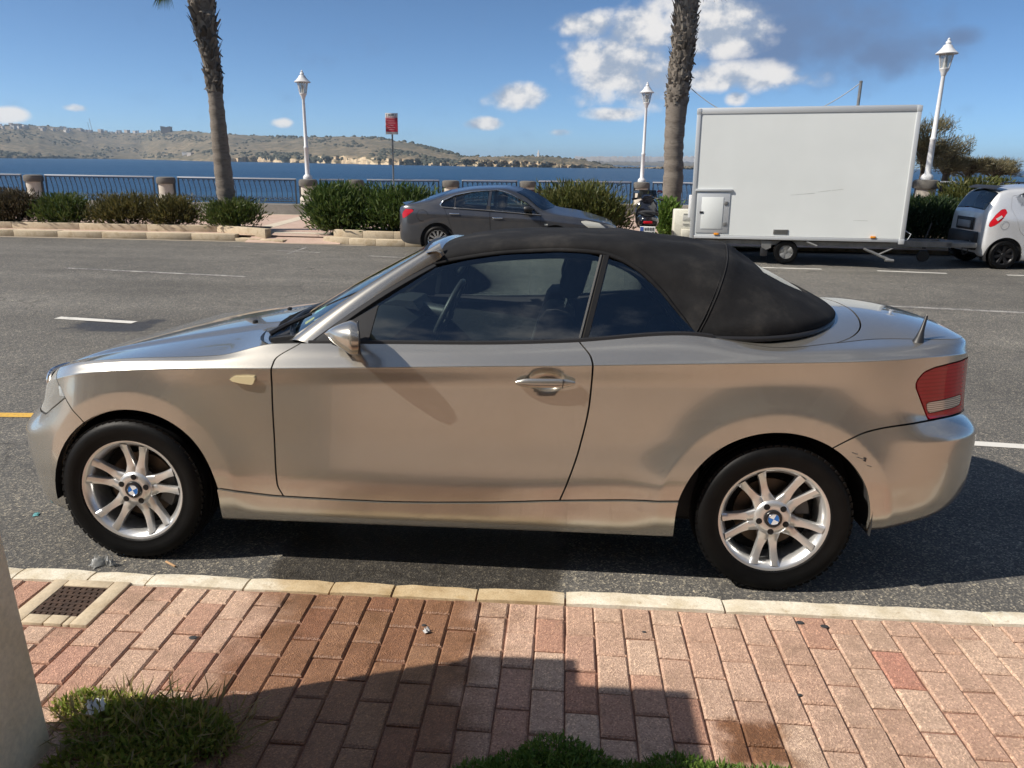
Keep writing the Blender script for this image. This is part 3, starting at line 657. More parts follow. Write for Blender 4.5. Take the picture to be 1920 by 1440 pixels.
# right-hand piece: pillar and lamp close behind the trailer, railing towards the right edge
pR = at(1738, 335, 1, 15.0); zR = .60
stone_pillar(pR.x, 15.0, 'pale stone pillar with dark cap carrying the lamp right of the trailer', .245, zR, .84)
street_lamp(pR.x, 15.0, zR+.84, 'white lantern lamp post right of the trailer', 2.62)
railing((pR.x, 15.0), (pR.x+3.4, 15.3), 'dark iron railing panel above the silver hatchback', zR, .80)
railing((pR.x-3.2, 14.9), (pR.x, 15.0), 'dark iron railing panel between trailer and right lamp', zR, .80)
rw_ = thing('retaining_wall', 'low grey wall under the right-hand lamp', 'wall', (pR.x, 15.1, 0)); mb = MB(); mb.box((-3.6, -.25, 0), (14, .3, zR), .01); mb.build('wall_length', CONC, rw_)
mb = MB(); mb.box((3.35, -.28, zR), (4.3, .34, zR+.92), .02); mb.build('end_block', CONC, rw_)

# ---- sea
def sea_mat():
    m, nt, out = _new('sea_water'); p = pr(nt, out, (.012, .05, .115), .35); p.inputs['IOR'].default_value = 1.33; p.inputs['Specular IOR Level'].default_value = .32
    g = nt.nodes.new('ShaderNodeNewGeometry'); mp = nt.nodes.new('ShaderNodeMapping'); mp.inputs['Scale'].default_value = (.22, .6, 1); lk(nt, g.outputs['Position'], mp.inputs[0])
    n = nt.nodes.new('ShaderNodeTexNoise'); n.inputs['Scale'].default_value = .55; n.inputs['Detail'].default_value = 9; n.inputs['Roughness'].default_value = .68; lk(nt, mp.outputs[0], n.inputs['Vector'])
    mp2 = nt.nodes.new('ShaderNodeMapping'); mp2.inputs['Scale'].default_value = (.0035, .028, 1); lk(nt, g.outputs['Position'], mp2.inputs[0])
    n2 = nt.nodes.new('ShaderNodeTexNoise'); n2.inputs['Scale'].default_value = 1.; n2.inputs['Detail'].default_value = 5; lk(nt, mp2.outputs[0], n2.inputs['Vector'])
    c = ramp(nt, n2.outputs['Fac'], [(.32, (.010, .042, .098)), (.6, (.016, .060, .130)), (.72, (.035, .095, .17))])
    c = mixc(nt, .8, c, ramp(nt, n.outputs['Fac'], [(.3, (.45, .5, .55)), (.7, (1.6, 1.5, 1.4))]), 'MULTIPLY')
    lk(nt, c, p.inputs['Base Color']); bump(nt, p, n.outputs['Fac'], .9, 1.2); return m
sea = mobj('sea', [(-9000, 19, -6.3), (9000, 19, -6.3), (9000, 11000, -6.3), (-9000, 11000, -6.3)], [(0, 1, 2, 3)], sea_mat(), None, False); tag(sea, kind='structure')

# ---- hills across the bay
def fbm(x, y, s, o=5, seed=0):
    r = np.random.default_rng(seed); t = 0; a = 1.
    for k in range(o):
        th = r.uniform(0, 6.28, 3); ph = r.uniform(0, 6.28, 3)
        for q in range(3): t = t + a*np.sin((x*np.cos(th[q])+y*np.sin(th[q]))*s*(1+.2*q)+ph[q])/3
        a *= .55; s *= 2.05
    return t
def hill_mat(name, haze=0.):
    m, nt, out = _new(name); p = pr(nt, out, (.2, .18, .12), .95)
    g = nt.nodes.new('ShaderNodeNewGeometry'); pos = g.outputs['Position']
    def N(sc, det=7, ro=.62, st=(1, 1, 1)):
        mp = nt.nodes.new('ShaderNodeMapping'); mp.inputs['Scale'].default_value = st; lk(nt, pos, mp.inputs[0])
        n = nt.nodes.new('ShaderNodeTexNoise'); n.inputs['Scale'].default_value = sc; n.inputs['Detail'].default_value = det; n.inputs['Roughness'].default_value = ro; lk(nt, mp.outputs[0], n.inputs['Vector']); return n.outputs['Fac']
    base = ramp(nt, mth(nt, 'ADD', mth(nt, 'MULTIPLY', N(.012, 8, .65), .5), mth(nt, 'MULTIPLY', N(.0035, 5, .6), .5)), [(.3, (.08, .08, .045)), (.48, (.17, .135, .085)), (.62, (.26, .20, .13)), (.75, (.11, .105, .065))])
    sc = ramp(nt, N(.05, 7, .7), [(.40, (1.1, 1.05, 1)), (.54, (.42, .46, .36)), (.66, (.20, .24, .17))])
    c = mixc(nt, .85, base, sc, 'MULTIPLY')
    cl_ = ramp(nt, N(.045, 8, .7, (1, 1, .35)), [(.34, (.10, .085, .07)), (.46, (.42, .31, .19)), (.62, (.60, .47, .30)), (.75, (.40, .30, .20))])
    s = nt.nodes.new('ShaderNodeSeparateXYZ'); lk(nt, g.outputs['Normal'], s.inputs[0])
    st = nt.nodes.new('ShaderNodeMapRange'); lk(nt, mth(nt, 'ADD', s.outputs[2], mth(nt, 'MULTIPLY', mth(nt, 'SUBTRACT', N(.02, 4), .5), .5)), st.inputs[0]); st.inputs[1].default_value = .62; st.inputs[2].default_value = .40
    c = mixc(nt, st.outputs[0], c, cl_); lk(nt, c, p.inputs['Base Color']); return m
HILL = hill_mat('hill_scrub')
def terrain(name, pxs, shore, ridge, cliff, depth, seed, label=None, m=HILL, nx=260, ny=34, back=1.5):
    x = np.linspace(pxs[0], pxs[-1], nx); ys = np.interp(x, pxs, shore); yr = pchip(pxs, ridge, x); cf = np.interp(x, pxs, cliff); dp = np.interp(x, pxs, depth)
    P = np.zeros((ny+2, nx, 3))
    for i in range(nx):
        b = at(x[i], ys[i], 2, -6.4); D = math.hypot(b.x-CAM_P[0], b.y-CAM_P[1])
        for j in range(ny):
            t = j/(ny-1); py = ys[i]+(yr[i]-ys[i])*t
            dd = D*(1+.004*min(1, t/max(cf[i], .02)) + dp[i]*max(0, (t-cf[i])/(1-cf[i]+1e-6))**1.1)
            nz = fbm(np.array(x[i]*9.), np.array(t*260.), .02, 5, seed); dd *= 1+.012*nz*min(1, t*4)+.006*fbm(np.array(x[i]*9.), np.array(0.), .06, 3, seed+5)*(1-t)
            d = _f + float(x[i]-960)/FPX*_r - float(py-720)/FPX*_u; k = float(dd)/math.hypot(d.x, d.y); q = Vector(CAM_P)+d*k
            P[j, i] = (q.x, q.y, q.z + (1.6*fbm(np.array(x[i]*9.), np.array(t*500.), .09, 4, seed+2) if t > .05 else 0))
        top = P[ny-1, i]; r_ = np.array([top[0]-CAM_P[0], top[1]-CAM_P[1]]); r_ /= np.linalg.norm(r_)
        P[ny, i] = (top[0]+r_[0]*200, top[1]+r_[1]*200, top[2]-6); P[ny+1, i] = (top[0]+r_[0]*700, top[1]+r_[1]*700, -8)
    mb = MB(); mb.grid(P); o = mb.build(name, m, None, 60, fix=False); tag(o, kind='structure'); return P
HX = [-400, -150, 0, 60, 130, 180, 230, 270, 300, 340, 400, 480, 560, 640, 700, 730, 780, 820, 850, 872, 882]
T1 = terrain('hill', HX, [290, 294.5, 297, 297.3, 297.6, 298, 298.5, 299, 300, 301, 303, 303.8, 305.5, 307, 308.5, 309.2, 310, 310.8, 311.2, 311.4, 311.5],
             [244, 238, 236, 235.5, 240, 247, 248.5, 249, 245.5, 245.5, 250, 254, 257, 256, 257.5, 262, 270, 281, 288, 294, 300], [.08, .08, .06, .06, .06, .05, .03, .03, .03, .04, .06, .22, .24, .30, .26, .26, .3, .25, .2, .2, .2], [.55]*15+[.5, .4, .3, .2, .15, .1], 3)
T2 = terrain('island', [848, 862, 885, 920, 1000, 1050, 1090, 1130, 1168], [311.3, 311.8, 312.3, 312.8, 314, 314.8, 315.3, 315.5, 315.8], [309, 297, 293.2, 293.8, 292.6, 295.5, 299.5, 308, 315], [.5, .75, .72, .66, .55, .42, .35, .4, .5], [.12]*9, 8, nx=120, ny=18)
FARH = hill_mat('far_coast_scrub')
T3 = terrain('far_coast', [1050, 1075, 1150, 1220, 1300, 1380, 1450], [309, 309.3, 310.2, 311, 312, 313, 314], [306, 297.5, 296.2, 297, 297.3, 298, 312], [.1]*7, [.5]*7, 12, m=FARH, nx=90, ny=12)
T4 = terrain('sand_spit', [1140, 1165, 1210, 1250, 1300, 1345], [315.2, 315.6, 316, 317, 317.8, 318], [314.5, 313.2, 313.2, 311.3, 311.2, 317], [.8]*6, [.05]*6, 14, nx=60, ny=6)
# scrub standing on the slopes (reads as one mass)
BUSHF = nmat('far_bush', (.035, .042, .03), (.065, .066, .045), .3, .95, 0, coord='World')
V, F = [], []
def blob(c, r):
    o = len(V); k = random.uniform(.6, 1.1)
    for a in range(6): V.append((c[0]+r*math.cos(a*1.047), c[1]+r*math.sin(a*1.047), c[2]-.2*r))
    for a in range(6): V.append((c[0]+.72*r*math.cos(a*1.047+.5), c[1]+.72*r*math.sin(a*1.047+.5), c[2]+.55*r*k))
    V.append((c[0], c[1], c[2]+.85*r*k))
    for a in range(6): b = (a+1) % 6; F.extend([(o+a, o+b, o+6+a), (o+b, o+6+b, o+6+a), (o+6+a, o+6+b, o+12)])
for T, n, rr in ((T1, 2300, (2.0, 6.0)), (T2, 200, (1.2, 3.0))):
    ny, nx = T.shape[:2]; dens = fbm(np.arange(nx)[None, :]*1.0+np.zeros((ny, 1)), np.arange(ny)[:, None]*3.0, .11, 4, 21)
    k = 0
    while k < n:
        i, j = random.randrange(2 if T is T1 else 8, ny-2), random.randrange(nx-1)
        if dens[i, j]+random.gauss(0, .22) < .42 and not (i > ny-4 and random.random() < .4): continue
        p_ = T[i, j]*(1-random.random())+T[i, j+1]*0; p_ = T[i, j]+(T[i, j+1]-T[i, j])*random.random()+(T[i+1, j]-T[i, j])*random.random() if i < ny-3 else T[i, j]
        blob(p_, random.uniform(*rr)*(1.25 if i > ny-5 else 1)); k += 1
o = mobj('hillside_scrub', V, F, BUSHF, None, True, None); tag(o, 'dark green scrub scattered over the hills across the bay', 'scrub', kind='stuff')
# houses of the hill town, watchtower, castle, farmhouse, crane
HW = [nmat('town_wall_%d' % i, c, tuple(min(1, x*1.15) for x in c), .2, .9, 0, coord='World') for i, c in enumerate(((.55, .48, .42), (.62, .58, .54), (.48, .40, .33)))]
def far_box(px, py, w, h, name, label, cat, m, T=T1, group=None, roof=True):
    i = None; nx = T.shape[1]; xs = T[..., 0]
    # nearest terrain vertex to the sight line
    d = _f + float(px-960)/FPX*_r - float(py-720)/FPX*_u; d.normalize(); c = np.array(CAM_P); R_ = T[:-2].reshape(-1, 3)-c; t = R_@np.array(d); e = np.linalg.norm(R_-t[:, None]*np.array(d), axis=1); q = T[:-2].reshape(-1, 3)[e.argmin()]
    D = np.linalg.norm(q[:2]-c[:2]); s = D/FPX; th = thing(name, label, cat, tuple(q+np.array([0, 0, -.5])), random.uniform(-.4, .4), group)
    W, H = w*s, h*s; mb = MB(); mb.box((-W/2, -W/2, -3), (W/2, W/2, H)); mb.build('wall', m, th)
    if roof: mb = MB(); mb.box((-W/2-.3, -W/2-.3, H), (W/2+.3, W/2+.3, H+.6)); mb.build('roof_edge', HW[1], th)
    return th, W, H
for i in range(46):
    px = random.uniform(0, 195) if i < 36 else random.uniform(195, 290); base = np.interp(px, [0, 60, 130, 180, 230, 290], [240, 240, 245, 250, 251, 249]); far_box(px, base+random.uniform(-3.5, 3 if px < 150 else 0), random.uniform(2.5, 6.5), random.uniform(2.4, 4.4), 'far_house', 'tiny pale house of the town along the top of the far left hill', 'house', random.choice(HW), group='houses of the hill town')
th, W, H = far_box(313, 248, 15, 8.5, 'castle', 'square brown castle on the hilltop left of the palm trunk', 'castle', mat('castle_stone', (.17, .13, .10), .9), roof=False)
for sx in (-1, 1):
    for sy in (-1, 1): mb = MB(); mb.box((sx*W*.38-W*.14, sy*W*.38-W*.14, H), (sx*W*.38+W*.14, sy*W*.38+W*.14, H*1.12)); mb.build('turret', mat('castle_stone', (.17, .13, .10), .9), th)
far_box(346, 290, 8, 4, 'farmhouse', 'pale yellow building near the far shore, left one of two', 'house', HW[1]); far_box(356, 290, 8, 4, 'farmhouse', 'pale yellow building near the far shore, right one of two', 'house', HW[0])
th, W, H = far_box(1009, 294, 3.2, 7, 'watchtower', 'small pale statue tower on top of the island', 'tower', HW[1], T2, roof=False); mb = MB(); mb.lathe([(W*.35, H), (W*.3, H*1.5), (0, H*1.75)], 8); mb.build('figure', HW[1], th)
for cx, top in ((172, 226), (166, 232)):
    th, W, H = far_box(175 if cx == 172 else 169, 249, 1.0, 1, 'tower_crane', 'thin %s crane rising over the hill town' % ('taller slanted' if cx == 172 else 'shorter'), 'crane', mat('crane_grey', (.25, .25, .26), .7), roof=False)
    s = H; mb = MB(); mb.tube([(0, 0, 0), (-3*s, 0, (248-top)*s)], .35*s, 4); mb.build('jib', mat('crane_grey', (.25, .25, .26), .7), th)
V, F = [], []
for i in range(420):                                                            # the far town is too small to tell its houses apart
    px = random.uniform(1078, 1330); py = random.uniform(296.5, 300); d = _f + float(px-960)/FPX*_r - float(py-720)/FPX*_u
    D = 4500; q = Vector(CAM_P)+d*(D/math.hypot(d.x, d.y)); w = random.uniform(6, 16); h = random.uniform(5, 13); o = len(V)
    V += [(q.x+sx*w/2, q.y+sy*w/2, q.z+(h if k else -12)) for k in (0, 1) for sx, sy in ((-1, -1), (1, -1), (1, 1), (-1, 1))]
    F += [(o+4, o+5, o+6, o+7), (o, o+1, o+5, o+4), (o+1, o+2, o+6, o+5), (o+2, o+3, o+7, o+6), (o+3, o, o+4, o+7)]
o = mobj('far_town', V, F, HW[1], None, False); tag(o, 'pale far town along the horizon left of the trailer', 'town', kind='stuff')

# ================================================================== the parked convertible
def car_paint(name, col, rough=.34, metal=.75, flake=.5):
    m, nt, out = _new(name); p = pr(nt, out, col, rough, metal)
    p.inputs['Coat Weight'].default_value = 1.0; p.inputs['Coat Roughness'].default_value = .035; p.inputs['Coat IOR'].default_value = 1.5
    n = tex(nt, 'voronoi', 900, 'Object')
    c = ramp(nt, n.outputs['Color'], [(.2, tuple(x*(1-.22*flake) for x in col)), (.8, tuple(min(1, x*(1+.22*flake)) for x in col))])
    n2 = tex(nt, 'noise', 3.0, 'Object', 8, .6)                      # road film
    c = mixc(nt, mth(nt, 'MULTIPLY', ramp(nt, n2.outputs['Fac'], [(.45, (0, 0, 0)), (.8, (1, 1, 1))]), .16), c, (.32, .27, .2))
    lk(nt, c, p.inputs['Base Color'])
    r2 = ramp(nt, n2.outputs['Fac'], [(.3, (.008,)*3), (.8, (.045,)*3)]); lk(nt, r2, p.inputs['Coat Roughness'])
    return m
PAINT = car_paint('beige_metallic_paint', (.50, .47, .415), .25, .80)
BLACKP = mat('black_trim', (.018, .018, .02), .45)
RUBBER = nmat('tyre_rubber', (.0035, .0035, .004), (.007, .007, .007), 14, .5, .3, .002, **{'Specular IOR Level': .16})
DARK = mat('dark_cavity', (.008, .008, .009), .8)
CHROME = mat('bright_metal', (.75, .75, .76), .12, 1.0)
def fabric_mat():
    m, nt, out = _new('soft_top_cloth'); p = pr(nt, out, (.03, .03, .033), .9, 0); p.inputs['Specular IOR Level'].default_value = .12
    w = tex(nt, 'noise', 5, 'Object', 9, .65); f0 = tex(nt, 'noise', 420, 'Object', 2, .5); f1 = tex(nt, 'noise', 9, 'Object', 5, .6); f2 = mth(nt, 'ADD', mth(nt, 'MULTIPLY', f0.outputs['Fac'], .12), f1.outputs['Fac'])
    c = ramp(nt, w.outputs['Fac'], [(.36, (.013, .0132, .0148)), (.52, (.019, .0191, .0202)), (.70, (.040, .038, .0365))])
    lk(nt, c, p.inputs['Base Color']); bump(nt, p, f2, .35, .012); return m
CLOTH = fabric_mat()
WGLASS = glass('side_glass', (.76, .86, .83), (1, 1, 1), 0, 2.0)
SGLASS = glass('wind_glass', (.62, .72, .70), (1, 1, 1), 0, 1.52)
INTER = nmat('interior_plastic', (.012, .012, .014), (.024, .024, .026), 6, .7, .2)
SEATM = nmat('seat_cloth', (.012, .012, .014), (.022, .022, .025), 30, .85, .3)
ALLOY = mat('alloy_silver', (.70, .70, .69), .30, .75, **{'Coat Weight': .5, 'Coat Roughness': .1})

OUTL = [(-2.112, 0), (-2.098, .20), (-2.055, .40), (-1.985, .555), (-1.89, .68), (-1.76, .765), (-1.56, .832), (-1.30, .860), (-.9, .867), (-.3, .868), (.3, .870), (.9, .874), (1.30, .876), (1.58, .868),
        (1.80, .842), (1.96, .802), (2.085, .735), (2.17, .640), (2.225, .50), (2.262, .28), (2.275, 0)]
_o = np.array(OUTL); _L = np.r_[0, np.cumsum(np.hypot(*np.diff(_o, axis=0).T))]
def outline(n):
    s = np.linspace(0, _L[-1], n); x = cubic(_L, _o[:, 0], s); h = cubic(_L, _o[:, 1], s); h[0] = h[-1] = 0
    dx = np.gradient(x, s); dh = np.gradient(h, s); q = np.hypot(dx, dh)
    return x, h, -dh/q, dx/q                       # outward normal in (x,h)
XS = [-2.112, -1.98, -1.86, -1.70, -1.55, -1.30, -.93, -.69, -.29, .154, .474, .95, 1.30, 1.55, 1.75, 1.90, 2.03, 2.14, 2.275]
ROWS_Z = [
 [.165, .16, .155, .16, .175, .19, .193, .198, .20, .205, .208, .212, .225, .255, .265, .285, .305, .325, .34],      # tucked under
 [.185, .18, .172, .17, .185, .197, .199, .204, .206, .211, .214, .218, .235, .262, .275, .30, .325, .35, .365],      # bottom edge
 [.30, .30, .30, .31, .33, .345, .343, .318, .314, .33, .353, .38, .40, .41, .42, .43, .44, .45, .455],              # sill line
 [.40, .40, .40, .41, .425, .425, .415, .398, .398, .412, .43, .455, .475, .485, .49, .50, .52, .53, .535],           # lower swage
 [.475, .475, .485, .53, .56, .58, .59, .595, .60, .61, .62, .63, .635, .635, .635, .635, .635, .635, .63],            # middle
 [.595, .595, .60, .66, .705, .735, .765, .775, .79, .80, .815, .83, .845, .85, .79, .745, .735, .73, .725],          # under the crease
 [.655, .67, .70, .755, .795, .825, .848, .857, .874, .894, .907, .931, .947, .958, .966, .971, .97, .962, .955],     # crease -
 [.672, .687, .715, .767, .806, .835, .857, .866, .883, .903, .916, .940, .957, .969, .978, .990, .988, .982, .976],     # crease +
 [.70, .715, .742, .787, .826, .856, .878, .905, .925, .938, .955, .99, .978,   .990, .998, 1.005, 1.006, 1.003, .997],   # shoulder
 [.715, .73, .757, .80, .838, .868, .893, .945, .957, .968, .985, 1.025, .988, 1.003, 1.012, 1.018, 1.020, 1.018, 1.012]]  # top edge
ROWS_D = [
 [.10, .10, .09, .09, .08, .08, .08, .08, .08, .08, .08, .08, .08, .08, .09, .10, .11, .12, .12],
 [.05, .045, .04, .035, .03, .03, .030, .030, .030, .030, .030, .030, .03, .03, .035, .030, .032, .034, .035],
 [.02, .02, .016, .012, .010, .010, .010, .010, .010, .010, .010, .010, .010, .010, .010, .008, .006, .006, .006],
 [.004, .004, .003, .002, .001, .001, .001, .001, .001, .001, .001, .001, .001, .001, .001, .002, .003, .004, .004],
 [.0, .0, .001, .006, .010, .012, .011, .011, .011, .011, .011, .011, .010, .008, .004, .0, .0, .0, .0],
 [.090, .084, .066, .032, .016, .013, .012, .012, .012, .012, .012, .012, .010, .008, .016, .038, .052, .058, .060],
 [.125, .116, .088, .048, .026, .015, .005, .001, .001, .001, .001, .001, .001, .004, .020, .045, .062, .072, .076],
 [.138, .130, .102, .056, .034, .021, .009, .0045, .0045, .0045, .0045, .005, .005, .008, .025, .054, .072, .082, .086],
 [.160, .152, .122, .070, .046, .034, .027, .034, .034, .034, .036, .050, .045, .060, .090, .095, .090, .088, .086],
 [.180, .172, .140, .082, .060, .050, .047, .068, .068, .068, .070, .092, .090, .145, .195, .160, .120, .104, .100]]
CNT = [2, 7, 6, 12, 12, 11, 3, 2, 6, 6]
ARCH = [(-1.300, .303, .352, .358), (1.320, .303, .380, .370)]
def arch_rho(X, Z, k, grow=0.):
    cx, cz, rx, rz = ARCH[k]; dz = np.where(Z < cz, (Z-cz)*.35, Z-cz)
    return np.sqrt(((X-cx)/(rx+grow))**2 + (dz/(rz+grow))**2)
def ribbon(n=520, extra=0.):
    x, h, nx, nh = outline(n); K = len(ROWS_Z)
    zr = np.array([pchip(XS, r, x) for r in ROWS_Z]); dr = np.array([pchip(XS, r, x) for r in ROWS_D])
    # a tight radius along the shoulder crease
    z7 = zr[6]+.006; d7 = dr[6]+.006*(dr[8]-dr[6])/(zr[8]-zr[6]); z5 = zr[6]-.010; d5 = dr[6]+.010*(dr[5]-dr[6])/(zr[6]-zr[5])
    zr[7], dr[7] = z7, d7; zr = np.insert(zr, 6, z5, 0); dr = np.insert(dr, 6, d5, 0); K += 1
    zq = []
    for k in range(K-1):
        for j in range(CNT[k]): zq.append(zr[k] + (zr[k+1]-zr[k])*j/CNT[k])
    zq.append(zr[-1]); zq = np.array(zq); dq = np.zeros_like(zq)
    for c in range(n): dq[:, c] = pchip(zr[:, c], dr[:, c], zq[:, c])
    Xa = np.tile(x, (len(zq), 1))
    for k in (0, 1):
        rho = arch_rho(Xa, zq, k); t = np.clip((1.62-rho)/.40, 0, 1)
        w = smooth(.20, .34, zq)
        dq -= (.017 if k else .012)*t*t*w
    # recess behind the door handle
    e = ((Xa-.408)/.070)**2 + ((zq-.850)/.046)**2
    dq += .030*np.clip(1-e, 0, 1)**.8
    dq += extra
    return np.stack([x - nx*dq, np.maximum(h - nh*dq, 0), zq], -1)
G = ribbon(); GS = ribbon(520, -.009)
def grid_vnf(P, side):
    """P (rows, cols, [x,h,z]) -> verts, normals, faces; side -1 near, +1 far"""
    a, b = P.shape[:2]; Q = P.copy(); Q[..., 1] *= side
    du = np.gradient(Q, axis=1); dv = np.gradient(Q, axis=0); n = np.cross(du, dv)*(-side)
    n /= np.linalg.norm(n, axis=2, keepdims=True)+1e-12
    f = [(i*b+j, i*b+j+1, (i+1)*b+j+1, (i+1)*b+j) if side < 0 else (i*b+j, (i+1)*b+j, (i+1)*b+j+1, i*b+j+1) for i in range(a-1) for j in range(b-1)]
    return Q.reshape(-1, 3), n.reshape(-1, 3)*(1 if side < 0 else 1), f
def panel(base, fns, name, m, parent, depth=.016, gap=.0036):
    V, N, F = base
    for fn in fns:
        A = np.array(V); f = fn(A[:, 0], np.abs(A[:, 1]), A[:, 2]) - gap
        V, N, F = clip(V, N, F, f)
    if depth: V, N, F = flange(V, N, F, depth)
    return mobj(name, V, F, m, parent, True, None, N)
xD = lambda z: pchip([.40, .606, .647, .688, .77, .85], [-1.36, -1.526, -1.571, -1.612, -1.69, -1.75], z)
zE = lambda x: pchip([-2.12, -2.0, -1.90, -1.77, -1.70, -1.61, -1.45], [.568, .570, .576, .592, .632, .690, .78], x)
xA = lambda z: pchip([.25, .315, .371, .5, .685, .82, .885, .945, 1.0], [-.650, -.672, -.694, -.698, -.700, -.696, -.686, -.600, -.50], z)
xB = lambda z: pchip([.28, .353, .45, .577, .778, .907, .938, .99, 1.03], [.448, .474, .508, .545, .579, .584, .577, .530, .49], z)
zC = lambda x: pchip([-1.1, -.937, -.693, -.289, .154, .474, .95, 1.1], [.36, .343, .318, .314, .33, .353, .38, .39], x)
zF = lambda x: pchip([1.30, 1.42, 1.518, 1.64, 1.756, 1.884, 2.0, 2.25], [.48, .55, .622, .685, .707, .718, .724, .726], x)
TAIL = [(1.826, .862), (1.834, .885), (1.858, .911), (1.905, .927), (1.98, .937), (2.06, .942), (2.11, .944), (2.11, .727), (2.03, .7265), (1.96, .7245), (1.905, .722), (1.862, .798)]
fA = lambda X, H, Z: X-xA(Z); fB = lambda X, H, Z: X-xB(Z); fC = lambda X, H, Z: Z-zC(X); fD = lambda X, H, Z: X-xD(Z); fE = lambda X, H, Z: Z-zE(X)
fF = lambda X, H, Z: np.maximum(Z-zF(X), 1.33-X)
fT = lambda X, H, Z: poly_sdf(np.stack([X, Z], 1), TAIL)
neg = lambda f: (lambda X, H, Z: -f(X, H, Z))
ar = [lambda X, H, Z, k=k: (arch_rho(X, Z, k)-1)*.36 for k in (0, 1)]

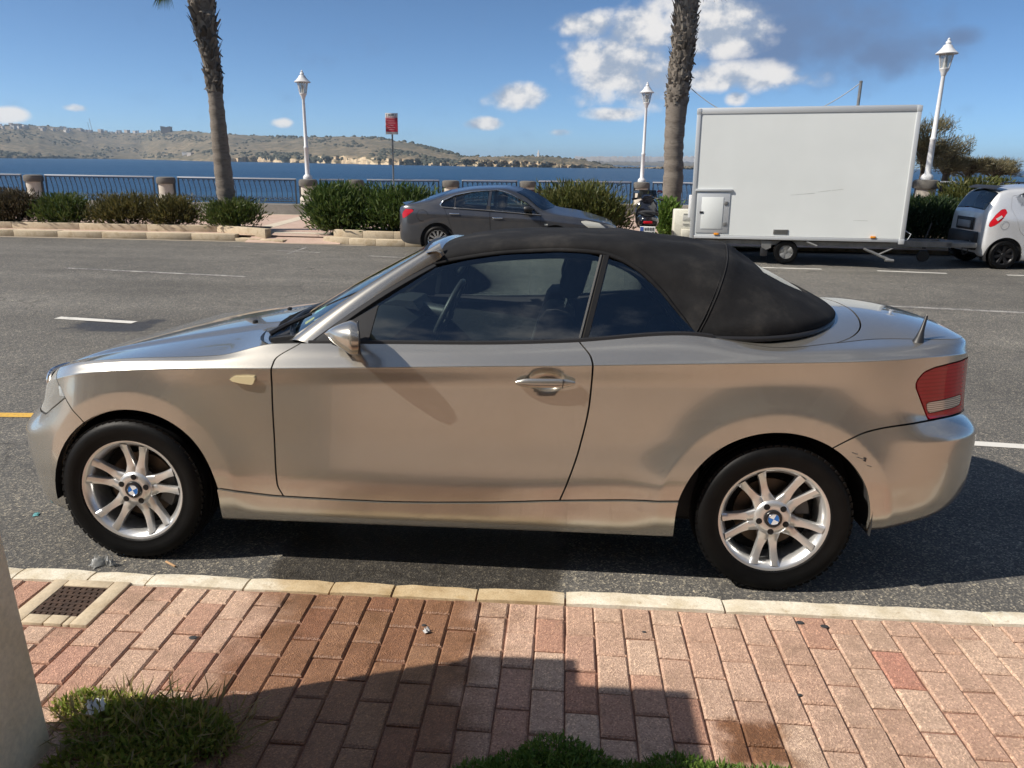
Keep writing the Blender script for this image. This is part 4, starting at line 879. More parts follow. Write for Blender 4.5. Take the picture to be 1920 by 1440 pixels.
def make_bmw():
    car = thing('convertible_car', 'beige metallic convertible with black cloth top parked along the near kerb', 'car')
    fillers = []
    for side in (-1, 1):
        B = grid_vnf(G, side); B2 = grid_vnf(GS, side)
        panel(B, [neg(fD), neg(fE), ar[0]], 'front_bumper', PAINT, car)
        panel(B, [neg(fD), fE, lambda X, H, Z: .36-H, lambda X, H, Z: -1.2-X], 'nose_panel', PAINT, car)
        hl = panel(B, [neg(fD), fE, lambda X, H, Z: H-.36, lambda X, H, Z: -1.2-X], 'headlight', glass('lamp_lens', (.92, .95, .96), (1, 1, 1), .02, 1.5, .35), car)
        panel(B, [fD, neg(fA), ar[0], fC], 'front_wing', PAINT, car)
        dr = panel(B, [fA, neg(fB), fC], 'door', PAINT, car)
        panel(B2, [neg(fC), lambda X, H, Z: 1.12-X, lambda X, H, Z: X+1.12, ar[0], ar[1]], 'sill', PAINT, car, .022)
        panel(B, [fB, fF, neg(fT), fC, ar[1], lambda X, H, Z: 2.155-X], 'rear_quarter', PAINT, car)
        panel(B, [fB, fF, lambda X, H, Z: X-2.155], 'boot_rear', PAINT, car)
        panel(B, [lambda X, H, Z: X-1.33, neg(fF), ar[1]], 'rear_bumper', PAINT, car)
        # tail light: red lens with a clear strip
        strip = lambda X, H, Z: np.minimum(Z-(.748+(X-1.9)*.07), (.790+(X-1.9)*.07)-Z)
        body_strip = lambda X, H, Z: np.minimum(np.minimum(strip(X, H, Z), X-1.888-(.79-Z)*.25), 2.075-X)
        tl = panel(B, [fT, neg(body_strip)], 'tail_light', TAILRED, car, gap=.0025)
        panel(B, [fT, body_strip], 'clear_lens', CLEARL, tl, depth=.004, gap=.0004)
        # dark shell behind the shut lines
        S = ribbon(160, .020)
        V, N, F = grid_vnf(S, side)
        for k in (0, 1):
            A = np.array(V); V, N, F = clip(V, N, F, arch_rho(A[:, 0], A[:, 2], k, .012)-1)
        A = np.array(V); V, N, F = clip(V, N, F, -np.minimum(np.minimum(A[:, 2]-.595, -1.62-A[:, 0]), np.abs(A[:, 1])-.34))
        mobj('inner_shell', V, F, DARK, car, True, 40)
        # headlight bowl
        mb = MB(); hp = ribbon(140, .085); sel = (hp[0, :, 0] < -1.6) & (hp[0, :, 1] > .25)
        rows = slice(40, -9); mb.grid(hp[rows][:, sel]*np.array([1, side, 1]))
        bowl = mb.build('reflector', mat('lamp_bowl', (.66, .69, .72), .35, .25), hl, fix=False)
        for cx, chh, cz, r in ((-1.725, .63, .655, .042), (-1.825, .50, .648, .040)):
            mb = MB(); T = Matrix.Translation((cx, side*chh, cz)) @ Matrix.Rotation(math.radians(side*-28), 4, 'Z')
            m2 = MB(); m2.lathe([(r, .0), (r+.008, -.012), (r, -.006), (.012, .03)], 20, axis='x'); mb.add([T @ Vector(v) for v in m2.v], m2.f)
            mb.build('lamp_ring', mat('lamp_chrome', (.8, .82, .85), .1, 1), hl)
        # kidney grille (two tall rounded openings with bright frames)
        mb = MB(); kp = []
        for a in range(28):
            t = 2*math.pi*a/28; hh = .145+.105*math.copysign(abs(math.cos(t))**.6, math.cos(t)); zz = .615+.06*math.copysign(abs(math.sin(t))**.6, math.sin(t))
            kp.append((-2.085+.16*max(0, zz-.56)+.25*(hh*.55)**2, side*hh, zz))
        mb.tube(kp, .010, 8, closed=True); g = mb.build('grille', CHROME, car)
        mb = MB(); mb.add(kp, [tuple(range(28))]); mb.build('grille_mesh', DARK, g)
        # side indicator
        mb = MB(); poly = [(-.866, .809), (-.850, .818), (-.80, .823), (-.764, .823), (-.760, .815), (-.768, .795), (-.775, .789), (-.82, .793), (-.855, .800)]
        mb.prism([(x, z) for x, z in poly], side*.858, side*.871); mb.build('side_indicator', mat('pale_lens', (.72, .62, .38), .15, 0, **{'Coat Weight': .6}), car, 40)
        # door handle
        mb = MB(); rings = []
        for t in np.linspace(0, 1, 15):
            x = .288+.231*t; r = .013*(1-abs(2*t-1)**5*.75)+.002; o = .880+.012*math.sin(math.pi*min(1, t*1.02))**.5
            rings.append([(x, side*(o-.006+.010*math.cos(a)), .837+.006*t+1.25*r*math.sin(a)) for a in np.linspace(0, 2*math.pi, 11)[:-1]])
        v = [p for r in rings for p in r]; f = [(i*10+j, i*10+(j+1) % 10, (i+1)*10+(j+1) % 10, (i+1)*10+j) for i in range(14) for j in range(10)]+[tuple(range(10)), tuple(140+j for j in range(10))]
        mb.add(v, f); hd = mb.build('handle', PAINT, dr)
        mb = MB(); mb.box((.470, side*.894, .822), (.4725, side*.886, .858)); mb.build('lock_gap', DARK, hd)
        # door mirror
        mb = MB(); rings = []; ns = 18
        for t in np.linspace(0, 1, 17):
            x = -.447+.118*t; g_ = (min(1, t/.78))**.62 if t < .78 else 1-.06*((t-.78)/.22)**2
            if t == 0: g_ = .04
            rings.append([(x+.010*math.cos(a)*(1-t)+.030*t*math.cos(a), side*(.915-.018*t+.098*g_*(abs(math.cos(a))**.8*math.copysign(1, math.cos(a)))), 1.012-.012*t+(.060*g_ if math.sin(a) > 0 else .068*g_)*math.copysign(abs(math.sin(a))**.85, math.sin(a))) for a in np.linspace(0, 2*math.pi, ns+1)[:-1]])
        v = [p for r in rings for p in r]; n_ = len(rings)
        f = [(i*ns+j, i*ns+(j+1) % ns, (i+1)*ns+(j+1) % ns, (i+1)*ns+j) for i in range(n_-1) for j in range(ns)]+[tuple(range(ns))]
        mb.add(v, f); mr = mb.build('door_mirror', PAINT, car, 60)
        mb = MB(); c_ = [p for p in rings[-1]]; mb.add([(p[0]-.006, p[1], p[2]) for p in c_], [tuple(range(ns))]); mb.build('mirror_glass', mat('mirror_silver', (.7, .75, .8), .02, 1.), mr)
        mb = MB(); mb.tube([(x[0]+.001, x[1], x[2]) for x in c_], .004, 6, closed=True); mb.build('mirror_rim', BLACKP, mr)
        mb = MB(); mb.prism([(-.44, .965), (-.35, .970), (-.345, .952), (-.40, .952)], side*.775, side*.88); mb.build('mirror_arm', BLACKP, mr, 40)
    make_top_surfaces(car)
    make_greenhouse(car)
    make_interior(car)
    # floor pan and wheel housings
    mb = MB(); mb.box((-1.62, -.62, .20), (1.72, .62, .25)); mb.build('floor_pan', DARK, car)
    for k, (cx, cz, rx, rz) in enumerate(ARCH):
        for side in (-1, 1):
            mb = MB(); mb.lathe([(rx+.012, -.0), (rx+.015, -.30), (.05, -.31)] if side > 0 else [(rx+.012, 0), (rx+.015, .30), (.05, .31)], 28, (cx, side*.858, cz), 'y', -.12, math.pi+.12)
            mb.build('wheel_housing', mat('arch_liner', (.012, .012, .013), .9), car)
    # scuffs on the near corner of the rear bumper
    for (x, z, w, h_) in ((1.592, .605, .022, .004), (1.612, .588, .030, .003), (1.640, .574, .010, .016), (1.655, .556, .018, .003)):
        k = np.abs(G[..., 0]-x)+np.abs(G[..., 2]-z); i, j = np.unravel_index(k.argmin(), k.shape); hh = G[i, j, 1]+.0012
        mb = MB(); mb.add([(x, -hh, z), (x+w, -hh+.001, z-.3*w), (x+w*1.1, -hh+.001, z+h_-.3*w), (x+.1*w, -hh, z+h_)], [(0, 1, 2, 3)]); mb.build('scuff_mark', BLACKP if h_ > .01 else mat('scuff_grey', (.16, .14, .12), .7), car, fix=False)
    # mud flap in front of the near wheel
    for side in (-1, 1):
        mb = MB(); mb.box((-1.615, min(side*.845, side*.68), .135), (-1.575, max(side*.845, side*.68), .27), .008); mb.build('air_deflector', BLACKP, car)
    # wheels
    w0 = make_alloy_wheel(car)
    for (cx, y, s, steer) in ((-1.33, -.845, -1, 0), (1.33, -.852, -1, 1), (-1.33, .845, 1, 0), (1.33, .852, 1, 1)):
        w = w0 if w0.get('used') is None else copy_tree(w0, car)
        w0['used'] = 1
        w.location = (cx, y, .310); ang = WHEEL_ROT[(cx > 0)]
        rz = (0 if s < 0 else math.pi) + (math.radians(STEER) if steer == 0 else 0)
        w.rotation_euler = (Matrix.Rotation(rz, 4, 'Z') @ Matrix.Rotation(ang, 4, 'Y')).to_euler()
    car.scale = (1.006, 1.0, 1.015); car.rotation_euler = (-CAMBER, 0, 0); car.location = (0, -.85+.85*math.cos(CAMBER), -.85*math.sin(CAMBER))
    for o in car.children:
        if 'used' in o.keys(): del o['used']
    return car
STEER = 0; CAMBER = .05
WHEEL_ROT = {False: math.radians(5), True: math.radians(-31)}

def tail_mats():
    m, nt, out = _new('red_lens'); p = pr(nt, out, (.42, .006, .012), .25, 0); p.inputs['Specular IOR Level'].default_value = .15; p.inputs['Coat Weight'].default_value = .7; p.inputs['Coat Roughness'].default_value = .01
    w = tex(nt, 'wave', 21, 'Object'); w.bands_direction = 'Z'; w.inputs['Distortion'].default_value = 0
    c = ramp(nt, w.outputs['Fac'], [(.1, (.36, .004, .010)), (.5, (.46, .006, .014))]); lk(nt, c, p.inputs['Base Color'])
    m2, nt2, out2 = _new('clear_lens'); p2 = pr(nt2, out2, (.5, .46, .40), .15, .3); p2.inputs['Coat Weight'].default_value = 1.
    w = tex(nt2, 'wave', 40, 'Object'); w.bands_direction = 'Z'
    c = ramp(nt2, w.outputs['Fac'], [(.1, (.25, .22, .19)), (.7, (.66, .62, .55))]); lk(nt2, c, p2.inputs['Base Color'])
    return m, m2
TAILRED, CLEARL = tail_mats()

def top_edge():
    """x, h, z of the shoulder top edge (near side)"""
    e = G[-1]; return e[:, 0], e[:, 1], e[:, 2]
def height_panel(xs, zc_fn, prof, fns, name, m, parent, rows=34, bumpf=None, depth=.016):
    ex, eh, ez = top_edge(); o = np.argsort(ex); ex, eh, ez = ex[o], eh[o], ez[o]
    h = np.interp(xs, ex, eh); z = np.interp(xs, ex, ez); zc = zc_fn(xs)
    v = np.linspace(1, 0, rows)[:, None]
    H = v*h[None]; Zz = z[None] + (zc-z)[None]*(1-np.abs(v)**prof)
    P = np.stack([np.tile(xs, (rows, 1)), H, Zz], -1)
    if bumpf is not None: P[..., 2] += bumpf(P[..., 0], P[..., 1])
    # full width: near edge -> centre -> far edge
    full = np.concatenate([P*np.array([1, -1, 1]), P[:-1][::-1]], 0)
    a, b = full.shape[:2]; du = np.gradient(full, axis=1); dv = np.gradient(full, axis=0); n = np.cross(du, dv); n /= np.linalg.norm(n, axis=2, keepdims=True)+1e-12
    n[n[..., 2] < 0] *= -1
    F = [(i*b+j, i*b+j+1, (i+1)*b+j+1, (i+1)*b+j) for i in range(a-1) for j in range(b-1)]
    return panel((full.reshape(-1, 3), n.reshape(-1, 3), F), fns, name, m, parent, depth)
ZBON = lambda x: cubic([-1.95, -1.85, -1.7, -1.5, -1.3, -1.1, -.9, -.6], [.712, .758, .807, .856, .896, .930, .958, .986], x)
XBR = lambda h: pchip([0, .2, .4, .6, .75, .80, .84, .9], [-.835, -.832, -.818, -.788, -.735, -.69, -.64, -.60], h)
ZDECK = lambda x: cubic([1.0, 1.3, 1.6, 1.75, 1.9, 2.03, 2.10, 2.16], [1.04, 1.06, 1.075, 1.082, 1.079, 1.064, 1.048, 1.020], x)
XTON = lambda h: pchip([0, .2, .4, .52, .62, .70, .76, .8], [1.765, 1.757, 1.732, 1.70, 1.645, 1.57, 1.48, 1.40], h)
def make_top_surfaces(car):
    ex, eh, ez = top_edge(); lim = lambda X: np.interp(X, ex, eh)
    edge = lambda X, H, Z: lim(X)-H-.002
    crease = lambda X, H: .012*smooth(.035, -.035, H-(.42+.20*np.clip((-.85-X)/.75, 0, 1)))*smooth(-1.9, -1.5, X)*smooth(.9, .55, H)
    height_panel(np.linspace(-1.928, -.60, 130), ZBON, 2.6, [edge, lambda X, H, Z: XBR(H)-X], 'bonnet', PAINT, car, 40, crease)
    bl = height_panel(np.linspace(1.36, 2.172, 110), ZDECK, 2.4, [edge, lambda X, H, Z: X-XTON(H)], 'boot_lid', PAINT, car, 40)
    height_panel(np.linspace(1.02, 1.80, 80), ZDECK, 2.4, [edge, lambda X, H, Z: XTON(H)-X], 'tonneau_cover', PAINT, car, 40)
    # aerial on the rear wing
    mb = MB(); b = Vector((1.862, -.690, .992)); t = Vector((1.895, -.665, 1.112))
    mb.tube([b+(t-b)*k for k in (0, .1, .3, .55, .8, 1.0)], [.026, .025, .016, .009, .0065, .006], 12)
    an = mb.build('aerial', BLACKP, car, 60)
    mb = MB(); mb.tube([b+(t-b)*k for k in (.86, 1.03)], [.0045, .0045], 8); mb.build('aerial_tip', mat('grey_metal', (.35, .33, .3), .4, .9), an)
    # dark base under the bonnet and the deck
    mb = MB()
    for (x0, x1, zf, dz) in ((-1.9, -.55, ZBON, .06), (1.05, 2.02, ZDECK, .09)):
        xs = np.linspace(x0, x1, 20); hh = np.interp(xs, ex, eh)*.97; P = np.array([[(x, s*h, float(zf(x))-dz-.10*abs(s)**2) for s in np.linspace(-1, 1, 9)] for x, h in zip(xs, hh)]); mb.grid(P)
    mb.build('inner_tray', DARK, car, fix=False)
    # cowl panel between bonnet and windscreen, wipers
    mb = MB(); P = []
    for hf in np.linspace(-1, 1, 25):
        a = abs(hf); x0 = float(XBR(a*.80))-.04; P.append([(x0+(x1_-x0)*t if True else 0, hf*(.80*(1-t)+.76*t), .955-.02*math.sin(math.pi*t)+.012*(1-a)-.01) for t in np.linspace(0, 1, 6) for x1_ in [-.58-.17*(1-a**2)]])
    mb.grid(np.array(P)); cw = mb.build('cowl', BLACKP, car, fix=False)
    for (y0, y1, xa, xb) in ((-.66, -.02, -.715, -.735), (-.05, .60, -.73, -.62)):
        mb = MB(); mb.tube([(xa, y0, .985), (xa-.02, (y0+y1)/2, 1.005), (xb, y1, 1.01)], [.011, .010, .006], 6); wp = mb.build('wiper', BLACKP, cw)
    mb = MB(); mb.tube([(-.755, -.70, .968), (-.70, -.66, 1.0), (-.60, -.62, 1.045)], [.012, .010, .007], 6); mb.build('wiper', BLACKP, cw)
    for y in (-.55, -.12):
        mb = MB(); mb.box((-.885, y-.014, .985), (-.868, y+.014, 1.000), .004); mb.build('washer_jet', BLACKP, car)

# ---- windscreen, side glass, cloth top
def scr(v, u):
    """windscreen surface: v across (-1..1), u up (0..1)"""
    a = abs(v)
    b = np.array([-.790+.145*a**2.4, .748*v, .982-.037*a**2]); t = np.array([-.128+.023*a**3, .578*v, 1.340-.030*a**2.2])
    p = b+(t-b)*u; bul = .010*math.sin(math.pi*u); return p+np.array([-bul*.6, 0, bul*.8])
HG = lambda z: .792-.40*(z-.96)-.10*np.clip(z-.96, 0, 1)**1.5
RIBS = [  # edge x,h,z ; centre x,z ; power
 (-0.1, 0.59, 1.262, -0.112, 1.332, 2.6), (0.04, 0.598, 1.291, 0.03, 1.37, 2.9), (0.22, 0.606, 1.318, 0.22, 1.39, 3.1), (0.45, 0.61, 1.333, 0.45, 1.397, 3.2), (0.585, 0.614, 1.328, 0.62, 1.398, 3.2), (0.69, 0.628, 1.302, 0.78, 1.393, 3.1),
 (0.765, 0.648, 1.262, 0.9, 1.385, 3), (0.845, 0.678, 1.192, 1.02, 1.373, 2.9), (0.925, 0.712, 1.098, 1.12, 1.356, 2.8), (1, 0.748, 1.02, 1.205, 1.352, 2.5), (1.1, 0.752, 1.014, 1.285, 1.306, 2.3), (1.22, 0.745, 1.015, 1.37, 1.26, 2.15),
 (1.34, 0.715, 1.02, 1.46, 1.213, 2.05), (1.44, 0.662, 1.028, 1.54, 1.172, 2), (1.53, 0.575, 1.04, 1.62, 1.133, 2), (1.6, 0.46, 1.052, 1.685, 1.098, 2), (1.645, 0.33, 1.06, 1.715, 1.073, 2)]
def top_surface(nu=110, nv=34, off=0.):
    R = np.array(RIBS); k = np.arange(len(R)); u = np.linspace(0, len(R)-1, nu)
    C = [pchip(k, R[:, i], u) for i in range(6)]
    P = np.zeros((nv, nu, 3))
    for i, t in enumerate(np.linspace(0, 1, nv)):
        a = t*math.pi/2
        p = C[5]; ca = np.abs(np.cos(a))**(2/p); sa = np.abs(np.sin(a))**(2/p)
        if t >= 1: ca = np.zeros_like(p); sa = np.ones_like(p)
        P[i, :, 1] = C[1]*ca; P[i, :, 2] = C[2]+(C[4]-C[2])*sa; w = .7*sa+.3*(1-ca)
        P[i, :, 0] = C[0]+(C[3]-C[0])*w
    return P
def make_greenhouse(car):
    # windscreen
    mb = MB(); mb.grid(np.array([[scr(v, u) for u in np.linspace(0, 1, 15)] for v in np.linspace(-1, 1, 31)])); ws = mb.build('windscreen', SGLASS, car, fix=False)
    mb = MB(); d = Vector((-.004, 0, .004))
    mb.tube([Vector(scr(v, 0.02))+d for v in np.linspace(-1, 1, 25)]+[Vector(scr(1, u))+d for u in np.linspace(.05, .97, 12)]+[Vector(scr(v, .98))+d for v in np.linspace(1, -1, 25)]+[Vector(scr(-1, u))+d for u in np.linspace(.97, .05, 12)], .009, 6, closed=True)
    mb.build('screen_seal', BLACKP, ws)
    # stickers inside the lower near corner
    for (v, u, w, h_, c) in ((-.80, .10, .045, .05, (.75, .62, .10)), (-.66, .16, .06, .06, (.35, .62, .60))):
        p = Vector(scr(v, u)); q = Vector(scr(v+w/.74, u)); r = Vector(scr(v, u+h_/.75)); s_ = Vector(scr(v+w/.74, u+h_/.75)); dn = Vector((.004, 0, -.006))
        mb = MB(); mb.add([p+dn, q+dn, s_+dn, r+dn], [(0, 1, 2, 3)]); mb.build('sticker', mat('sticker_%d' % int(v*100), c, .5), ws, fix=False)
    for side in (-1, 1):
        # pillar: from the screen edge over to the door seal
        P = []
        for t in np.linspace(0, 1.10, 29):
            a = np.array(scr(1, t)); b = np.array([-.560+.478*t, .800-.198*t-.004*math.sin(math.pi*t), .950+.318*t+.016*math.sin(math.pi*t)])
            a = a+np.array([-.012, .004, .004]); mid = (a+b)/2+np.array([-.010, .016, .022])
            row = []
            for s in np.linspace(0, 1, 9): row.append((1-s)**2*a+2*s*(1-s)*mid+s*s*b)
            n0 = row[-1]+np.array([.02, -.03, -.02]); row.append(n0); P.append(row)
        P = np.array(P); P[..., 1] *= side; mb = MB(); mb.grid(P); pil = mb.build('windscreen_pillar', PAINT, car, fix=False)
        # black seal between pillar and glass
        mb = MB(); Q = []
        for t in np.linspace(-.06, 1.0, 22):
            b = np.array([-.560+.478*t, .800-.198*t, .950+.318*t+.016*math.sin(math.pi*max(t, 0))]); Q.append([b+np.array([0, -.003, -.001]), b+np.array([.012, .003, -.012]), b+np.array([.034, -.006, -.028])])
        Q = np.array(Q); Q[..., 1] *= side; mb.grid(Q); mb.build('pillar_seal', BLACKP, pil, fix=False)
        # belt seal
        mb = MB(); xs = np.linspace(-.56, 1.05, 60); ex, eh, ez = top_edge()
        hz = np.interp(xs, ex, ez); hh = np.interp(xs, ex, eh)
        Q = np.array([[(x, side*(h+.001), z-.003), (x, side*(h-.002), z+.010), (x, side*(h-.012), z+.014), (x, side*(h-.03), z+.006), (x, side*(h-.05), z-.02)] for x, h, z in zip(xs, hh, hz)]); mb.grid(Q); mb.build('belt_seal', BLACKP, car, fix=False)
        # glass panes
        def pane(poly, name, inset=.0):
            poly = np.array(poly); n = len(poly); c = poly.mean(0)
            v = [(x, side*(HG(z)-inset), z) for x, z in poly]; fine = []
            x0, x1 = poly[:, 0].min(), poly[:, 0].max(); z0, z1 = poly[:, 1].min(), poly[:, 1].max()
            gx = np.linspace(x0-.01, x1+.01, 70); gz = np.linspace(z0-.01, z1+.01, 36)
            Pg = np.array([[(x, HG(z)-inset, z) for x in gx] for z in gz]); V, N, F = grid_vnf(Pg, side)
            A = np.array(V); V, N, F = clip(V, N, F, poly_sdf(A[:, [0, 2]], poly)); return mobj(name, V, F, WGLASS, car, True, 60)
        dg = pane([(-.52, .955), (.528, .978), (.612, 1.305), (.56, 1.318), (.45, 1.322), (.22, 1.308), (.06, 1.282), (-.062, 1.252), (-.30, 1.10)], 'door_window')
        qg = pane([(.555, .98), (1.0, 1.02), (.92, 1.095), (.84, 1.185), (.76, 1.252), (.69, 1.288), (.635, 1.302)], 'rear_side_window')
        # black corner with the mirror
        mb = MB(); tri = [(-.535, .958), (-.315, .962), (-.285, 1.105), (-.335, 1.075)]; mb.add([(x, side*(HG(z)+.006), z) for x, z in tri], [(0, 1, 2, 3)]); mb.add([(x, side*(HG(z)-.006), z) for x, z in tri], [(0, 1, 2, 3)]); mb.build('mirror_corner', BLACKP, car, smooth_=False, fix=False)
        # pillar strip between the panes
        mb = MB(); Q = []
        for t in np.linspace(0, 1, 12):
            x = .533+.083*t; z = .972+.345*t; h = HG(z); Q.append([(x-.013, side*(h+.003), z), (x-.006, side*(h+.010), z), (x+.001, side*(h+.005), z), (x+.004, side*(h+.010), z), (x+.024, side*(h+.004), z), (x+.030, side*(h-.01), z)])
        mb.grid(np.array(Q)); mb.build('pillar_strip', mat('dark_satin_trim', (.05, .048, .045), .3, .5), car, fix=False)
    # header rail
    mb = MB(); P = []
    for v in np.linspace(-1.07, 1.07, 45):
        a = np.array(scr(v, 1.0)); n = np.array([.060-.008*abs(v)**3, 0, .012-.008*abs(v)**2]); P.append([a+np.array([-.01, 0, .002]), a+n*.35+np.array([0, 0, .008]), a+n*.7+np.array([0, 0, .008]), a+n, a+n+np.array([.01, 0, -.02])])
    mb.grid(np.array(P)); mb.build('header_rail', PAINT, car, fix=False)
    # cloth top
    P = top_surface(); full = np.concatenate([P*np.array([1, -1, 1]), P[:-1][::-1]], 0)
    # soft wrinkles and the raised rear bow
    X, Y, Zz = full[..., 0], full[..., 1], full[..., 2]
    kx = 1.02+.20*smooth(1.0, 1.36, Zz)
    full[..., 2] += .006*np.exp(-((X-.735)/.05)**2)*smooth(1.2, 1.38, Zz) - .005*np.exp(-((X-.92)/.12)**2)*smooth(1.2, 1.38, Zz)
    wr = .003*np.sin(9*X+14*np.abs(Y)+3*np.sin(7*Zz*3))*smooth(.55, .9, X)*smooth(1.7, 1.4, X)
    full[..., 2] += wr; full[..., 1] += np.sign(Y)*wr*.7
    a, b = full.shape[:2]; du = np.gradient(full, axis=1); dv = np.gradient(full, axis=0); n = np.cross(du, dv); n /= np.linalg.norm(n, axis=2, keepdims=True)+1e-12
    n *= np.sign(n[..., 2].mean())
    F = [(i*b+j, i*b+j+1, (i+1)*b+j+1, (i+1)*b+j) for i in range(a-1) for j in range(b-1)]
    base = (full.reshape(-1, 3), n.reshape(-1, 3), F)
    win = [(1.30, -.40), (1.30, .40), (1.57, .30), (1.57, -.30)]
    def wsd(Xv, Yv): return poly_sdf(np.stack([Xv, Yv], 1), win)-.02
    V, N, F2 = clip(*base, -wsd(base[0][:, 0], base[0][:, 1])); V2, N2, F2 = flange(V, N, F2, .018)
    st = mobj('cloth_top', V2, F2, CLOTH, car, True, None, N2)
    V, N, F3 = clip(*base, wsd(base[0][:, 0], base[0][:, 1])); V = [(v[0]-n[0]*.006, v[1]-n[1]*.006, v[2]-n[2]*.006) for v, n in zip(V, N)]
    rw = mobj('rear_window', V, F3, WGLASS, car, True, None, N)
    R = np.array(RIBS); k = np.arange(len(R))
    for side in (-1, 1):
        # rolled hem along the side and round the foot, seam over the rear bow
        u = np.linspace(0, 9, 60); pts = [(x, side*(h+.002), z-.004) for x, h, z in zip(*(pchip(k, R[:, i], u) for i in range(3)))]
        mb = MB(); mb.tube(pts, .010, 8); mb.build('side_hem', CLOTH, st, 60)
        pts2 = [(x-.006, side*(h-.024), z-.020) for x, h, z in [(p[0], abs(p[1]), p[2]) for p in pts]]
        mb = MB(); mb.tube(pts2, .014, 8); mb.build('side_seal', BLACKP, st, 60)
        u = np.linspace(9, len(R)-1, 40); pts = [(x, side*(h+.004), z-.002) for x, h, z in zip(*(pchip(k, R[:, i], u) for i in range(3)))]
        mb = MB(); mb.tube(pts, .011, 8); mb.build('foot_hem', BLACKP, st, 60)
        ci = int(round(9/(len(R)-1)*(P.shape[1]-1))); cs = (full[:P.shape[0], ci] if side < 0 else full[P.shape[0]-1:, ci][::-1])*np.array([1, side, 1])
        mb = MB(); mb.tube([(p[0], side*(p[1]+.001), p[2]+.001) for p in cs], .0022, 6); mb.build('bow_seam', mat('seam_thread', (.010, .010, .011), .9), st, 60)
        mb = MB(); mb.tube([(p[0]-.012, side*(p[1]+.0015), p[2]+.0005) for p in cs], .0022, 6); mb.build('seam_piping', CLOTH, st, 60)
    mb = MB(); fr = P[:, 0]; mb.tube([(p[0]-.004, -p[1], p[2]-.002) for p in fr]+[(p[0]-.004, p[1], p[2]-.002) for p in fr[::-1]], .009, 8); mb.build('front_hem', BLACKP, st, 60)

def make_interior(car):
    mb = MB(); mb.box((-.62, -.74, .26), (1.08, .74, .32)); mb.build('cabin_floor', INTER, car)
    for s in (-1, 1):
        mb = MB(); xs = np.linspace(-.56, 1.04, 20); mb.grid(np.array([[(x, s*.755, .30), (x, s*.735, .62), (x, s*.745, .86), (x, s*.77, .945+.055*(x+.5)/1.5)] for x in xs])); mb.build('door_card', INTER, car, fix=False)
    mb = MB(); prof = [(-.74, .955), (-.52, .985), (-.38, .975), (-.30, .92), (-.28, .80), (-.34, .62), (-.45, .40), (-.60, .40)]
    mb.prism(prof, -.74, .74); mb.prism([(-.50, .984), (-.42, 1.01), (-.33, 1.005), (-.30, .96)], .20, .58); dash = mb.build('dashboard', INTER, car, 40)
    mb = MB(); mb.box((-.66, -.42, .983), (-.55, -.30, .986)); mb.build('paper_slip', mat('white_paper', (.75, .75, .7), .8), dash)
    # steering wheel on the far side
    mb = MB(); T = Matrix.Translation((-.17, .37, .93)) @ Matrix.Rotation(math.radians(-64), 4, 'Y')
    ring = [T @ Vector((.185*math.cos(a), .185*math.sin(a), 0)) for a in np.linspace(0, 2*math.pi, 33)[:-1]]
    mb.tube(ring, .016, 8, closed=True); mb.tube([T @ Vector((0, 0, -.02)), T @ Vector((0, 0, .25)).lerp(Vector((-.4, .37, .80)), .5)], .04, 8)
    for a in (0, 2.3, -2.3): mb.tube([T @ Vector((0, 0, -.01)), T @ Vector((.18*math.cos(a+math.pi), .18*math.sin(a), 0))], .018, 6)
    mb.build('steering_wheel', mat('wheel_leather', (.03, .03, .032), .45), car, 50)
    def seat(x, y, back_h, w, hr, name):
        mb = MB(); mb.box((x-.50, y-w, .40), (x+.02, y+w, .56), .05)
        T = Matrix.Translation((x, y, .52)) @ Matrix.Rotation(math.radians(17), 4, 'Y'); mb.box((-.09, -w, 0), (.07, w, back_h), .055, T); s = mb.build(name, SEATM, car, 50)
        if hr:
            m2 = MB(); m2.box((-.055, -.135, back_h+.045), (.05, .135, back_h+.255), .05, T); h = m2.build('headrest', SEATM, s, 50)
            m2 = MB()
            for q in (-.05, .05): m2.tube([T @ Vector((0, q, back_h-.03)), T @ Vector((0, q, back_h+.08))], .007, 6)
            m2.build('headrest_post', CHROME, s)
        return s
    seat(.30, -.36, .575, .25, True, 'front_seat'); seat(.30, .36, .575, .25, True, 'front_seat')
    for y in (-.31, .31): seat(.92, y, .42, .26, True, 'rear_seat')
    mb = MB(); mb.box((1.06, -.74, .30), (1.10, .74, 1.0)); mb.build('rear_bulkhead', INTER, car)
    mb = MB(); mb.box((-.30, -.10, .32), (.65, .10, .56), .03); mb.tube([(-.12, 0, .56), (-.10, 0, .70)], [.018, .028], 8); mb.build('centre_console', INTER, car, 50)
    mb = MB(); mb.box((-.065, -.11, 1.275), (-.045, .11, 1.335), .012); mb.build('rear_view_mirror', BLACKP, car, 50)
    mb = MB(); mb.tube([(.545, -.70, .62), (.60, -.66, 1.0), (.62, -.60, 1.04)], .02, 6); mb.build('belt_guide', INTER, car)

